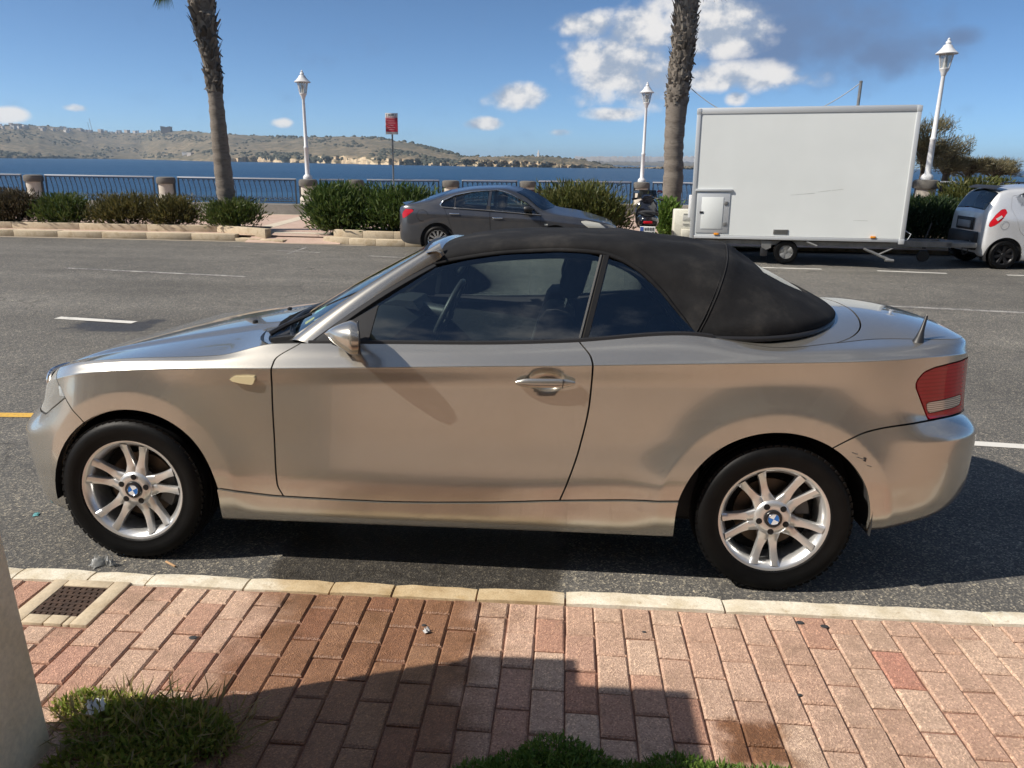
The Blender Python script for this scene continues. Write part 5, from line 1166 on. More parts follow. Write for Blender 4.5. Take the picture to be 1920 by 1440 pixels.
# ---- alloy wheel: local axes, face looks towards -y
def make_alloy_wheel(parent):
    mb = MB(); R = .222
    mb.lathe([(.196, .19), (.190, .06), (.188, .025), (.196, .012), (.203, .001), (.210, -.006), (.219, -.008), (R, -.003), (R, .006), (.214, .012), (.208, .19)], 64, axis='y')
    w = mb.build('wheel', ALLOY, parent, 45)
    mb = MB(); T = .316
    prof = [(.208, .006), (.221, -.009), (.226, -.012), (.236, -.012), (.250, -.018), (.268, -.021), (.285, -.018), (.299, -.008), (.309, .010), (.314, .026)]
    gro = []
    for y in (.060, .092, .124): gro += [(.3155, y-.006), (.308, y-.004), (.308, y+.004), (.3155, y+.006)]
    prof += gro+[(.314, .160), (.305, .183), (.28, .203), (.22, .195), (.20, .18)]
    mb.lathe(prof, 80, axis='y')
    # tread blocks on the shoulder
    for i in range(64):
        a = 2*math.pi*i/64; ca, sa = math.cos(a), math.sin(a); Tm = Matrix(((ca, 0, -sa, 0), (0, 1, 0, 0), (sa, 0, ca, 0), (0, 0, 0, 1)))
        mb.box((.286, -.0055, -.0122), (.3088, .020, .0122), 0, Tm @ Matrix.Rotation(.22, 4, 'X'))
    ty = mb.build('tyre', RUBBER, w, 30)
    # spokes: five pairs, forked
    def arm(sgn):
        P = []
        for r in np.linspace(.055, .203, 16):
            t = (r-.055)/.148
            off = sgn*(.0188+.0260*max(0, (r-.095)/.108)**1.0); hw = float(np.interp(r, [.055, .09, .105, .13, .16, .205], [.0270, .0225, .0190, .0155, .0150, .0190]))
            y0 = .016-.020*t**1.3+.010*math.sin(math.pi*t); dp = .030-.010*t
            c = np.array([off, r]); d = np.array([off, r]); 
            q = []
            for (k, yy) in ((-1.0, dp), (-1.0, .0055), (-.86, .001), (0, -.001), (.86, .001), (1.0, .0055), (1.0, dp)):
                rr = math.sqrt(max(r*r-(off)**2, 1e-6)); q.append((off+hw*k, y0+yy, rr))
            P.append(q)
        return np.array(P)
    for i in range(5):
        th = 2*math.pi*i/5; ca, sa = math.cos(th), math.sin(th)
        mb = MB()
        for s in (-1, 1):
            P = arm(s); Q = P.copy(); Q[..., 0] = P[..., 0]*ca + P[..., 2]*sa; Q[..., 2] = -P[..., 0]*sa + P[..., 2]*ca; mb.grid(Q)
        mb.build('spoke', ALLOY, w, 50)
    mb = MB(); mb.lathe([(.0, .006), (.036, .006), (.040, .004), (.058, .006), (.070, .012), (.078, .024), (.080, .06)], 40, axis='y'); mb.build('hub', ALLOY, w, 40)
    for i in range(5):
        a = 2*math.pi*i/5; mb = MB(); mb.lathe([(.0105, .0035), (.0105, .0030), (.0, .0030)], 14, (.056*math.sin(a), .001, .056*math.cos(a)), 'y')
        mb.lathe([(.0125, .004), (.0125, .0022), (.0105, .0024)], 14, (.056*math.sin(a), .001, .056*math.cos(a)), 'y'); mb.build('bolt_hole', mat('bolt_dark', (.02, .02, .022), .5, .6), w)
    # centre badge: dark ring, blue and white quarters
    mb = MB(); mb.lathe([(.0355, .006), (.0355, .000), (.033, -.003), (.0225, -.004)], 36, axis='y'); cap = mb.build('centre_cap', mat('badge_black', (.012, .012, .014), .3), w, 40)
    for q in range(4):
        mb = MB(); a0 = q*math.pi/2+.6; pts = [(0, -.0042, 0)]+[(.0215*math.cos(a0+t), -.0042, .0215*math.sin(a0+t)) for t in np.linspace(0, math.pi/2, 9)]
        mb.add(pts, [(0, i, i+1) for i in range(1, 9)]); mb.build('badge_quarter', mat('badge_blue', (.02, .16, .52), .3) if q % 2 else mat('badge_white', (.8, .8, .8), .3), cap, fix=False)
    mb = MB(); mb.lathe([(.0215, -.0042), (.0228, -.0055), (.0240, -.0038)], 36, axis='y'); mb.build('badge_ring', CHROME, cap)
    # brake disc and caliper
    mb = MB(); mb.lathe([(.05, .075), (.085, .072), (.088, .082), (.142, .082), (.142, .105), (.05, .105)], 40, axis='y'); mb.build('brake_disc', mat('rusty_disc', (.10, .075, .055), .5, .7), w)
    mb = MB(); mb.lathe([(.10, .06), (.155, .06), (.155, .12), (.10, .12), (.10, .06)], 14, axis='y', a0=-.5, a1=.5); mb.build('brake_caliper', mat('caliper_grey', (.10, .10, .10), .6), w)
    mb = MB(); mb.lathe([(.0, .125), (.19, .13), (.19, .19)], 40, axis='y'); mb.build('wheel_back', DARK, w)
    return w
BMW = make_bmw()

# ================================================================== house behind the photographer (seen only mirrored in the paintwork)
hb = thing('terrace_house', 'limestone terrace house with arched openings across the pavement from the convertible', 'house', (0, -9, 0))
HOUSE = nmat('house_stone', (.46, .36, .23), (.56, .46, .31), 1.2, .9, .3, .01, coord='World')
mb = MB(); mb.box((-26, -4, 0), (26, -.3, 6.2)); mb.build('wall', HOUSE, hb)
mb = MB(); mb.box((-26.1, -4.1, 6.2), (26.1, 0, 6.45)); mb.build('cornice', LIME, hb)
mb = MB(); mb.box((-26, -.3, 3.1), (26, .35, 3.3)); mb.build('balcony_slab', LIME, hb)
GWIN = mat('window_dark', (.02, .025, .03), .08)
for i in range(13):
    x = -24+4*i
    mb = MB(); arc = [(x-1.0, .1), (x+1.0, .1), (x+1.0, 1.7)]+[(x+math.cos(a), 1.7+.9*math.sin(a)) for a in np.linspace(.2, math.pi-.2, 9)]+[(x-1.0, 1.7)]
    mb.prism(arc, -.31, -.28); d = mb.build('arched_door', mat('door_brown', (.10, .05, .03), .5), hb, smooth_=False)
    mb = MB(); mb.prism([(x-1.15, .1), (x-1.03, .1), (x-1.03, 1.75), (x-1.15, 1.75)], -.3, -.18); mb.prism([(x+1.03, .1), (x+1.15, .1), (x+1.15, 1.75), (x+1.03, 1.75)], -.3, -.18); mb.build('jamb', LIME, d)
    mb = MB(); mb.box((x-.6, -.31, 3.5), (x+.6, -.27, 5.5)); w = mb.build('window', GWIN, hb)
    mb = MB(); mb.box((x-.7, -.30, 5.5), (x+.7, -.15, 5.65)); mb.box((x-.7, -.30, 3.32), (x+.7, -.1, 3.48)); mb.build('window_sill', LIME, w)

# ================================================================== plants
def leaf_mat(name, c1, c2, c3, rough=.55):
    m, nt, out = _new(name); p = pr(nt, out, c1, rough); p.inputs['Specular IOR Level'].default_value = .3
    g = nt.nodes.new('ShaderNodeNewGeometry'); c = ramp(nt, g.outputs['Random Per Island'], [(0, c1), (.5, c2), (1, c3)])
    n = tex(nt, 'noise', 2.2, 'Object', 5); c = mixc(nt, .6, c, ramp(nt, n.outputs['Fac'], [(.3, (.6, .6, .6)), (.7, (1.25, 1.2, 1.1))]), 'MULTIPLY'); lk(nt, c, p.inputs['Base Color'])
    t = nt.nodes.new('ShaderNodeBsdfTranslucent'); lk(nt, c, t.inputs[0]); mx = nt.nodes.new('ShaderNodeMixShader'); mx.inputs[0].default_value = .35; lk(nt, p.outputs[0], mx.inputs[1]); lk(nt, t.outputs[0], mx.inputs[2]); lk(nt, mx.outputs[0], out.inputs[0]); return m
def leaves(pts, dirs, L, W, bend=.25, r=rng):
    """folded leaf blades, returns verts, faces"""
    n = len(pts); d = dirs/np.linalg.norm(dirs, axis=1, keepdims=True); ref = r.normal(size=(n, 3)); s = np.cross(d, ref); s /= np.linalg.norm(s, axis=1, keepdims=True)+1e-9; u = np.cross(s, d)
    L = np.broadcast_to(L, n)[:, None]; W = np.broadcast_to(W, n)[:, None]
    a = pts; m1 = pts+d*L*.5+u*L*bend*.2; tip = pts+d*L-u*L*bend*.4
    V = np.stack([a, m1-s*W/2, m1+s*W/2, tip], 1).reshape(-1, 3); k = np.arange(n)[:, None]*4
    F = np.concatenate([k+np.array([[0, 1, 2]]), k+np.array([[1, 3, 2]])], 0); return V, F
def lmesh(name, V, F, m, parent):
    me = bpy.data.meshes.new(name); me.vertices.add(len(V)); me.vertices.foreach_set('co', np.asarray(V, np.float32).ravel())
    me.loops.add(len(F)*3); me.loops.foreach_set('vertex_index', np.asarray(F, np.int32).ravel()); me.polygons.add(len(F)); me.polygons.foreach_set('loop_start', np.arange(0, len(F)*3, 3, dtype=np.int32)); me.materials.append(m); me.update(calc_edges=True); me.validate()
    o = bpy.data.objects.new(name, me); COL.objects.link(o)
    if parent is not None: o.parent = parent
    return o
BUSH1 = leaf_mat('bush_green', (.045, .08, .02), (.075, .11, .026), (.115, .13, .036)); BUSH2 = leaf_mat('bush_olive', (.06, .062, .022), (.10, .095, .03), (.14, .115, .04)); BUSH3 = leaf_mat('bush_brown', (.05, .045, .025), (.07, .06, .035), (.10, .075, .045))
OLEA = leaf_mat('hedge_green', (.035, .07, .016), (.07, .115, .026), (.13, .17, .05)); OLEA2 = leaf_mat('hedge_olive', (.06, .08, .022), (.105, .12, .032), (.15, .145, .05)); TAMA = leaf_mat('tamarisk', (.15, .14, .08), (.20, .185, .105), (.25, .21, .12)); DEEP = leaf_mat('hedge_shaded', (.018, .04, .014), (.03, .055, .02), (.045, .07, .025)); LIVE = leaf_mat('bright_green', (.075, .15, .025), (.12, .21, .035), (.18, .26, .055))
BARK = nmat('twig_bark', (.07, .055, .04), (.12, .095, .07), 12, .9, .4)
def bush(x, y, z, rx, ry, h, n, m, name, label, cat='bush', L=.12, W=.022, up=.8, lump=7, group=None, seed=0, stems=9):
    r = np.random.default_rng(seed+100); t = thing(name, label, cat, (x, y, z), 0, group)
    # clumps spread through the volume, leaves round each clump
    C = []; 
    while len(C) < lump*6:
        q = r.uniform(-1, 1, 3); 
        if q[0]**2+q[1]**2 < 1 and q[2] > -.9: C.append((q[0]*rx*.85, q[1]*ry*.85, h*(.50+.40*q[2]*math.sqrt(max(0, 1.02-q[0]**2*.6-q[1]**2*.5)))))
    C = np.array(C); k = r.integers(0, len(C), n); sc = np.array([rx*.24, ry*.24, h*.15]); off = r.normal(size=(n, 3)); P = C[k]+off*sc; P[:, 2] = np.abs(P[:, 2])
    P[:, 2] = np.minimum(P[:, 2], h*1.06)
    ctr = np.array([0, 0, h*.2]); d = (P-ctr)/np.array([rx, ry, h]); d /= np.linalg.norm(d, axis=1, keepdims=True)+1e-6; d = d*.7+np.array([0, 0, up])+r.normal(size=(n, 3))*.45
    V, F = leaves(P, d, L*r.uniform(.6, 1.25, n), W*r.uniform(.7, 1.3, n), r=r); lmesh('foliage', V, F, m, t)
    for i in range(stems):
        mb = MB(); a = r.uniform(0, 6.28); e = C[r.integers(len(C))]; mb.tube([(e[0]*.25, e[1]*.25, 0), (e[0]*.6, e[1]*.6, e[2]*.5), tuple(e)], [.016, .011, .005], 5); mb.build('stem', BARK, t, 60)
    return t
def bpx(x0, x1, ytop, ybot, y, z): a = at(x0, ybot, 1, y); b = at(x1, ybot, 1, y); c = at((x0+x1)/2, ytop, 1, y); return (a.x+b.x)/2, (b.x-a.x)/2, c.z-z
gb = 'low bushes in the roadside bed'
for i, (x0, x1, yt, m, nm, lab) in enumerate(((-90, -5, 362, BUSH3, 'low_bush', 'dark brownish bush cut by the left photo edge'), (-20, 76, 362, BUSH3, 'low_bush', 'brown-green bush at the far left in front of the railing'), (78, 166, 371, BUSH1, 'low_bush', 'rounded green bush second from the left'), (180, 292, 369, BUSH2, 'low_bush', 'wide olive green bush in the middle of the bed'), (284, 366, 374, BUSH2, 'low_bush', 'reddish olive bush in front of the second pillar'), (386, 486, 379, BUSH1, 'low_bush', 'fresh green bush round the foot of the leaning palm'))):
    y = 13.25; cx, rx, h = bpx(x0, x1, yt, 425, y, .2); bush(cx, y, .2, rx*1.02, .45, h, 5200, m, nm, lab, group=gb, seed=i, L=.13, W=.024)
gh = 'tall hedges beside the parked cars'
y = 13.0; cx, rx, h = bpx(592, 690, 356, 436, y, .2); bush(cx, y, .2, rx*1.05, .5, h, 9500, OLEA, 'oleander_hedge', 'tall leafy hedge left of the grey saloon', 'hedge', L=.17, W=.03, lump=10, group=gh, seed=20)
cx, rx, h = bpx(676, 800, 357, 436, y, .2); bush(cx, y, .2, rx*1.05, .5, h, 9500, OLEA, 'oleander_hedge', 'tall leafy hedge rising behind the boot of the grey saloon', 'hedge', L=.17, W=.03, lump=10, group=gh, seed=21)
cx, rx, h = bpx(1025, 1168, 353, 436, y, .2); bush(cx, y+.1, .2, rx*1.03, .5, h, 11000, OLEA2, 'oleander_hedge', 'olive green hedge behind the bonnet of the grey saloon', 'hedge', L=.16, W=.03, lump=11, group=gh, seed=22)
cx, rx, h = bpx(1232, 1268, 380, 436, 14.0, .12); bush(cx, 14.0, .12, rx*1.05, .3, h, 3600, LIVE, 'leafy_shrub', 'bright green shrub between scooter and trailer', L=.13, W=.035, seed=23)
cx, rx, h = bpx(1660, 1800, 382, 452, 12.9, .2); bush(cx, 12.9, .2, rx*1.05, .5, h, 11000, DEEP, 'oleander_hedge', 'dark shaded hedge between trailer and silver hatchback', 'hedge', L=.15, W=.03, lump=11, group=gh, seed=24)  # the hedge's shade is put into this darker leaf colour
cx, rx, h = bpx(1765, 1880, 346, 430, 14.1, .2); bush(cx, 14.1, .2, rx*1.05, .45, h, 9000, OLEA2, 'oleander_hedge', 'sunlit yellow-green hedge behind the silver hatchback', 'hedge', L=.15, W=.03, lump=10, group=gh, seed=25)
def tamarisk(px, base_py, top_py, wpx, y, label, n=9000, seed=0):
    r = np.random.default_rng(seed+500); b = at(px, base_py, 1, y); tz = at(px, top_py, 1, y).z; w = wpx/FPX*(y+3.7)*1.05; t = thing('tamarisk_tree', label, 'tree', (b.x, y, b.z), 0, 'feathery trees behind the right lamp'); h = tz-b.z
    mb = MB(); mb.tube([(0, 0, -1.0), (.05*w, 0, h*.25), (-.03*w, .05, h*.5), (.02, 0, h*.8)], [.12, .09, .06, .02], 8); mb.build('trunk', BARK, t)
    tips = []
    for i in range(26):
        z0 = h*r.uniform(.12, .6); a = r.uniform(0, 6.28); l = w*r.uniform(.28, .52); e = np.array([math.cos(a)*l, math.sin(a)*l*.6, min(h, z0+h*r.uniform(.1, .45))]); m_ = e*np.array([.5, .5, .5])+np.array([0, 0, z0*.5+.1*h]); mb = MB(); mb.tube([(0, 0, z0), tuple(m_), tuple(e)], [.03, .02, .006], 5); mb.build('limb', BARK, t); tips += [m_, e, e, (m_+e)/2]
    tips = np.array(tips); k = r.integers(0, len(tips), n); P = tips[k]+r.normal(size=(n, 3))*np.array([w*.07, w*.07, h*.06]); d = (P-np.array([0, 0, h*.3])); d /= np.linalg.norm(d, axis=1, keepdims=True)+1e-6; d = d+r.normal(size=(n, 3))*.6+np.array([0, 0, .3])
    V, F = leaves(P, d, .14*r.uniform(.6, 1.3, n), .014*r.uniform(.7, 1.3, n), r=r); lmesh('crown', V, F, TAMA, t)
tamarisk(1725, 340, 228, 100, 16.6, 'tall feathery tamarisk behind the right edge of the trailer', 6500, 1)
tamarisk(1768, 345, 268, 60, 17.2, 'feathery tamarisk just right of the lamp pole', 3600, 4)
tamarisk(1812, 345, 300, 56, 17.5, 'low feathery shrub tree right of the right lamp', 3000, 2); tamarisk(1862, 345, 303, 60, 17.8, 'brownish feathery shrub tree nearest the right edge', 3200, 3)

# ---- palms
PALMB = nmat('palm_bark', (.12, .10, .082), (.21, .18, .15), 5, .95, .6, .01, (.085, .07, .06), stretch=(1, 1, 3.5), fine=38)
BOOT = leaf_mat('palm_boot', (.10, .085, .072), (.22, .195, .17), (.38, .345, .30), .9)
FROND = leaf_mat('palm_frond', (.035, .065, .02), (.055, .09, .03), (.09, .11, .045))
def palm(label, path, rad, boot_from, y, seed, rboot, droop=()):
    r = np.random.default_rng(seed); P0 = path[0]; t = thing('palm_tree', label, 'palm tree', P0, 0, 'palms along the promenade')
    Q = np.array(path)-np.array(P0); zz = Q[:, 2]; zs = np.linspace(0, zz[-1], 90); X = pchip(zz, Q[:, 0], zs); Y = pchip(zz, Q[:, 1], zs); R = np.interp(zs, zz, rad)
    mb = MB(); mb.tube([(a, b, c) for a, b, c in zip(X, Y, zs)], [q*(1+.035*math.sin(c*26+math.sin(c*7))+.02*r.normal()) for q, c in zip(R, zs)], 20); mb.build('trunk', PALMB, t, 60)
    V, F = [], []
    z = boot_from
    while z < zz[-1]:
        k = 9
        for i in range(k):
            a = 2*math.pi*(i+r.uniform(-.3, .3))/k+z*5; rr = np.interp(z, zs, R)*.95; cx, cy = np.interp(z, zs, X), np.interp(z, zs, Y); g = np.interp(z, [boot_from, boot_from+.5, zz[-1]], [.7, 1., 1.25])
            er = np.array([math.cos(a), math.sin(a), 0]); ta = np.array([-math.sin(a), math.cos(a), 0]); b = np.array([cx, cy, z])+er*rr; l = rboot*g*r.uniform(.6, 1.35); w = .055*r.uniform(.6, 1.4); fl = r.uniform(.2, .8)
            tip = b+er*l*fl+np.array([0, 0, l*(.9 if r.random() > .22 else -.5)])+ta*r.normal()*.03; o = len(V); V += [b-ta*w-np.array([0, 0, .03]), b+ta*w-np.array([0, 0, .03]), tip+ta*w*.55, tip-ta*w*.55, b+er*.035, tip+er*.012+np.array([0, 0, .01])]
            F += [(o, o+4, o+5, o+3), (o+4, o+1, o+2, o+5), (o, o+1, o+2, o+3), (o+3, o+5, o+2)]
        z += .060
    bo = mobj('leaf_bases', V, F, BOOT, t, False); tag(bo, kind='stuff')
    top = np.array([X[-1], Y[-1], zz[-1]])
    for i in range(30):
        a = 2*math.pi*i*.618; el = r.uniform(-.35, 1.2); L = r.uniform(1.0, 1.4); d = np.array([math.cos(a)*math.cos(el), math.sin(a)*math.cos(el), math.sin(el)]); mb = MB(); e = top+d*L; mb.tube([tuple(top), tuple(top+d*L*.5+np.array([0, 0, .08])), tuple(e)], [.03, .02, .012], 5)
        s = np.cross(d, [0, 0, 1.]); s /= np.linalg.norm(s)+1e-6; u = np.cross(s, d)
        for q in np.linspace(-1.25, 1.25, 22):
            ld = d*math.cos(q)+s*math.sin(q); l = r.uniform(.65, .85); m_ = e+ld*l*.5; tp = e+ld*l+np.array([0, 0, -.22-.1*abs(q)]); w = (d*-math.sin(q)+s*math.cos(q))*.022; mb.add([tuple(e), tuple(m_-w), tuple(m_+w), tuple(tp)], [(0, 1, 2), (1, 3, 2)])
        mb.build('frond', FROND, t, 60, fix=False)
    for (ex, ey, ez) in droop:
        e = np.array([ex, ey, ez])-np.array(P0); mb = MB(); mb.tube([tuple(top), tuple((top+e)/2+np.array([0, 0, .25])), tuple(e)], [.03, .02, .012], 5)
        for q in np.linspace(-1.3, 1.3, 26):
            ld = np.array([-math.cos(q)*.55, math.sin(q)*.8, -.55-.2*math.cos(q)]); l = r.uniform(.42, .55); m_ = e+ld*l*.5; tp = e+ld*l+np.array([0, 0, -.10]); w = np.array([.3, .6, -.2])*.02; mb.add([tuple(e), tuple(m_-w), tuple(m_+w), tuple(tp)], [(0, 1, 2), (1, 3, 2)])
        mb.build('frond', FROND, t, 60, fix=False)
    return t
def pt(px, py, y): p_ = at(px, py, 1, y); return (p_.x, y, p_.z)
yl = 13.5; b = pt(427, 386, yl)
palm('leaning palm with ragged upper trunk left of the white lamp', [(b[0]+.05, yl, .12), pt(427, 386, yl), pt(415, 290, yl), pt(404, 180, yl), pt(397, 120, yl), pt(386, 60, yl), pt(378, 0, yl), pt(374, -50, yl), pt(371, -90, yl)], [.22, .205, .185, .155, .155, .215, .25, .25, .2], 2.95, yl, 5, .13, [pt(312, -28, yl)])
yr_ = 14.7; b = pt(1257, 425, yr_)
palm('straight ragged palm immediately left of the white trailer', [(b[0], yr_, .12), pt(1257, 400, yr_), pt(1262, 340, yr_), pt(1264, 260, yr_), pt(1270, 180, yr_), pt(1280, 100, yr_), pt(1288, 0, yr_), pt(1291, -70, yr_), pt(1292, -110, yr_)], [.21, .20, .225, .215, .245, .235, .25, .25, .2], 2.85, yr_, 6, .10)

# ---- weeds on the near pavement
WEED = leaf_mat('weed_green', (.14, .20, .03), (.24, .30, .05), (.42, .40, .11)); DRYG = leaf_mat('dry_grass', (.22, .18, .07), (.30, .25, .11), (.36, .31, .16))
def weeds(name, label, blobs, n, seed, m, L=.05, W=.006, dry=0):
    r = np.random.default_rng(seed); P = []; D = []
    w = np.array([b[2]*b[3] for b in blobs]); w = w/w.sum()
    for b, k in zip(blobs, r.multinomial(n, w)):
        a = r.uniform(0, 6.28, k); q = np.sqrt(r.uniform(0, 1, k)); x = b[0]+np.cos(a)*q*b[2]; y = b[1]+np.sin(a)*q*b[3]; h = b[4]*np.sqrt(np.maximum(0, 1-q**2.4)); z = .072+h*r.uniform(.1, 1.0, k)**.7
        P.append(np.stack([x, y, z], 1)); D.append(np.stack([np.cos(a)*q*.5, np.sin(a)*q*.5, np.full(k, .45)], 1)+r.normal(size=(k, 3))*.55)
    P = np.concatenate(P); D = np.concatenate(D); V, F = leaves(P, D, L*r.uniform(.5, 1.3, len(P)), W*r.uniform(.6, 1.4, len(P)), r=r); o = lmesh(name, V, F, m, None); tag(o, label, 'weeds', kind='stuff'); return o
weeds('weed_patch', 'green weeds growing at the foot of the cream wall', [(-.92, -1.86, .11, .06, .03), (-.78, -1.88, .12, .06, .045), (-.66, -1.89, .13, .06, .055), (-.56, -1.93, .11, .07, .055), (-.49, -1.98, .07, .06, .04), (-.80, -1.96, .12, .08, .06), (-.62, -2.0, .16, .07, .05), (-.70, -2.09, .2, .08, .04)], 5200, 3, WEED, .028, .009)
weeds('dry_stems', 'pale dry stems tangled in the weeds by the wall', [(-.68, -1.94, .30, .13, .045)], 520, 4, DRYG, .10, .0045)
weeds('grass_tuft', 'thick low grass along the bottom edge of the photo', [(0.49, -1.98, .11, .09, .075), (0.57, -2.02, .10, .09, .07), (0.41, -2.03, .12, .09, .055), (0.69, -2.06, .14, .10, .055), (0.83, -2.02, .13, .09, .07), (0.95, -2.04, .13, .09, .06), (1.07, -2.03, .13, .08, .06), (1.19, -2.05, .09, .07, .045), (0.31, -2.07, .12, .09, .045), (0.77, -2.14, .5, .1, .06)], 21000, 5, LIVE, .022, .0055)
mb = MB()

# ================================================================== other vehicles and street furniture
def simple_wheel(r, rim, n, alloy, parent, w=.17, face='y', spoke_w=.05, cover=False):
    mb = MB(); mb.lathe([(rim*.97, .0), (rim*1.02, -.012), (rim*1.12, -.016), (r*.90, -.012), (r*.985, .012), (r, .035), (r, w-.035), (r*.98, w-.01), (rim, w)], 48, axis='y'); wh = mb.build('wheel', RUBBER, parent, 40)
    mb = MB(); mb.lathe([(rim*.86, .10), (rim*.88, .02), (rim*.93, .004), (rim, -.004), (rim*1.0, .01)], 48, axis='y'); mb.build('rim', alloy, wh, 40)
    mb = MB(); mb.lathe([(0, .10), (rim*.9, .10)], 32, axis='y'); mb.build('rim_back', DARK, wh)
    for i in range(n):
        th = 2*math.pi*i/n; ca, sa = math.cos(th), math.sin(th); P = []
        for t in np.linspace(0, 1, 6):
            rr = rim*(.14+.76*t); hw = rim*spoke_w*(1.1+.5*t if not cover else 1.6); y0 = .012-.012*t; P.append([(q*hw, y0+(0 if abs(q) < 1 else .012), rr) for q in (-1, -.8, 0, .8, 1)])
        P = np.array(P); Q = P.copy(); Q[..., 0] = P[..., 0]*ca+P[..., 2]*sa; Q[..., 2] = -P[..., 0]*sa+P[..., 2]*ca; mb = MB(); mb.grid(Q); mb.build('spoke', alloy, wh, 50)
    mb = MB(); mb.lathe([(0, .002), (rim*.18, .004), (rim*.24, .02)], 24, axis='y'); mb.build('hub', alloy, wh, 40)
    return wh
def loft_car(car, XS, RZ, RH, cnt, cuts, paint, nx=150, arches=(), ar_r=.33, ends=True):
    """cuts: list of (name, fn(X,H,Z)->+inside, material, flange depth, keep_gap)"""
    x = np.linspace(XS[0], XS[-1], nx); z = np.array([pchip(XS, r, x) for r in RZ]); h = np.array([pchip(XS, r, x) for r in RH]); K = len(RZ)
    kk = np.concatenate([np.linspace(k, k+1, cnt[k], endpoint=False) for k in range(K-1)]+[[K-1]]); P = np.zeros((len(kk), nx, 3))
    for c in range(nx): P[:, c, 2] = pchip(np.arange(K), z[:, c], kk); P[:, c, 1] = pchip(np.arange(K), h[:, c], kk); P[:, c, 0] = x[c]
    out = []
    for side in (-1, 1):
        V, N, F = grid_vnf(P, side)
        for (ax, az_, r_) in arches:
            A = np.array(V); V, N, F = clip(V, N, F, np.hypot(A[:, 0]-ax, np.where(A[:, 2] < az_, .35, 1)*(A[:, 2]-az_))-r_)
        base = (V, N, F); rest = base
        for (nm, fn, m, dep, gap) in cuts:
            panel(base, [fn], nm, m, car, dep, gap)
            A = np.array(rest[0]); rest = clip(*rest, -fn(A[:, 0], np.abs(A[:, 1]), A[:, 2])-gap*.5)
        V, N, F = flange(*rest, .012); mobj('body', V, F, paint, car, True, None, N)
    if ends:
        for c, nm in ((0, 'end_panel'), (nx-1, 'end_panel')):
            s = P[:, c]; loop = [(p[0], -p[1], p[2]) for p in s]+[(p[0], p[1], p[2]) for p in s[:-1][::-1]]; ctr = np.array(loop).mean(0)+np.array([(-.03 if c == 0 else .03), 0, 0])
            mb = MB(); mb.add(loop+[tuple(ctr)], [(i, i+1, len(loop)) for i in range(len(loop)-1)]+[(len(loop)-1, 0, len(loop))]); mb.build(nm, paint, car, 60)
    mb = MB(); ins = P[:, 4:-4].copy(); ins[..., 1] *= .93; lim = ins[..., 2] < (np.interp(ins[..., 0], XS, RZ[4])-.03); S = ins[:max(2, sum(cnt[:4])-1)]
    for s in (-1, 1): mb.grid(S*np.array([1, s, 1]))
    mb.box((XS[0]+.2, -.5, .18), (XS[-1]-.2, .5, .3)); o = mb.build('inner_shell', DARK, car, fix=False)
    tag(o, kind='stuff')
    return P
def sdf_xz(poly, hmin=0.): return lambda X, H, Z: np.minimum(poly_sdf(np.stack([X, Z], 1), poly), (H-hmin)*2)

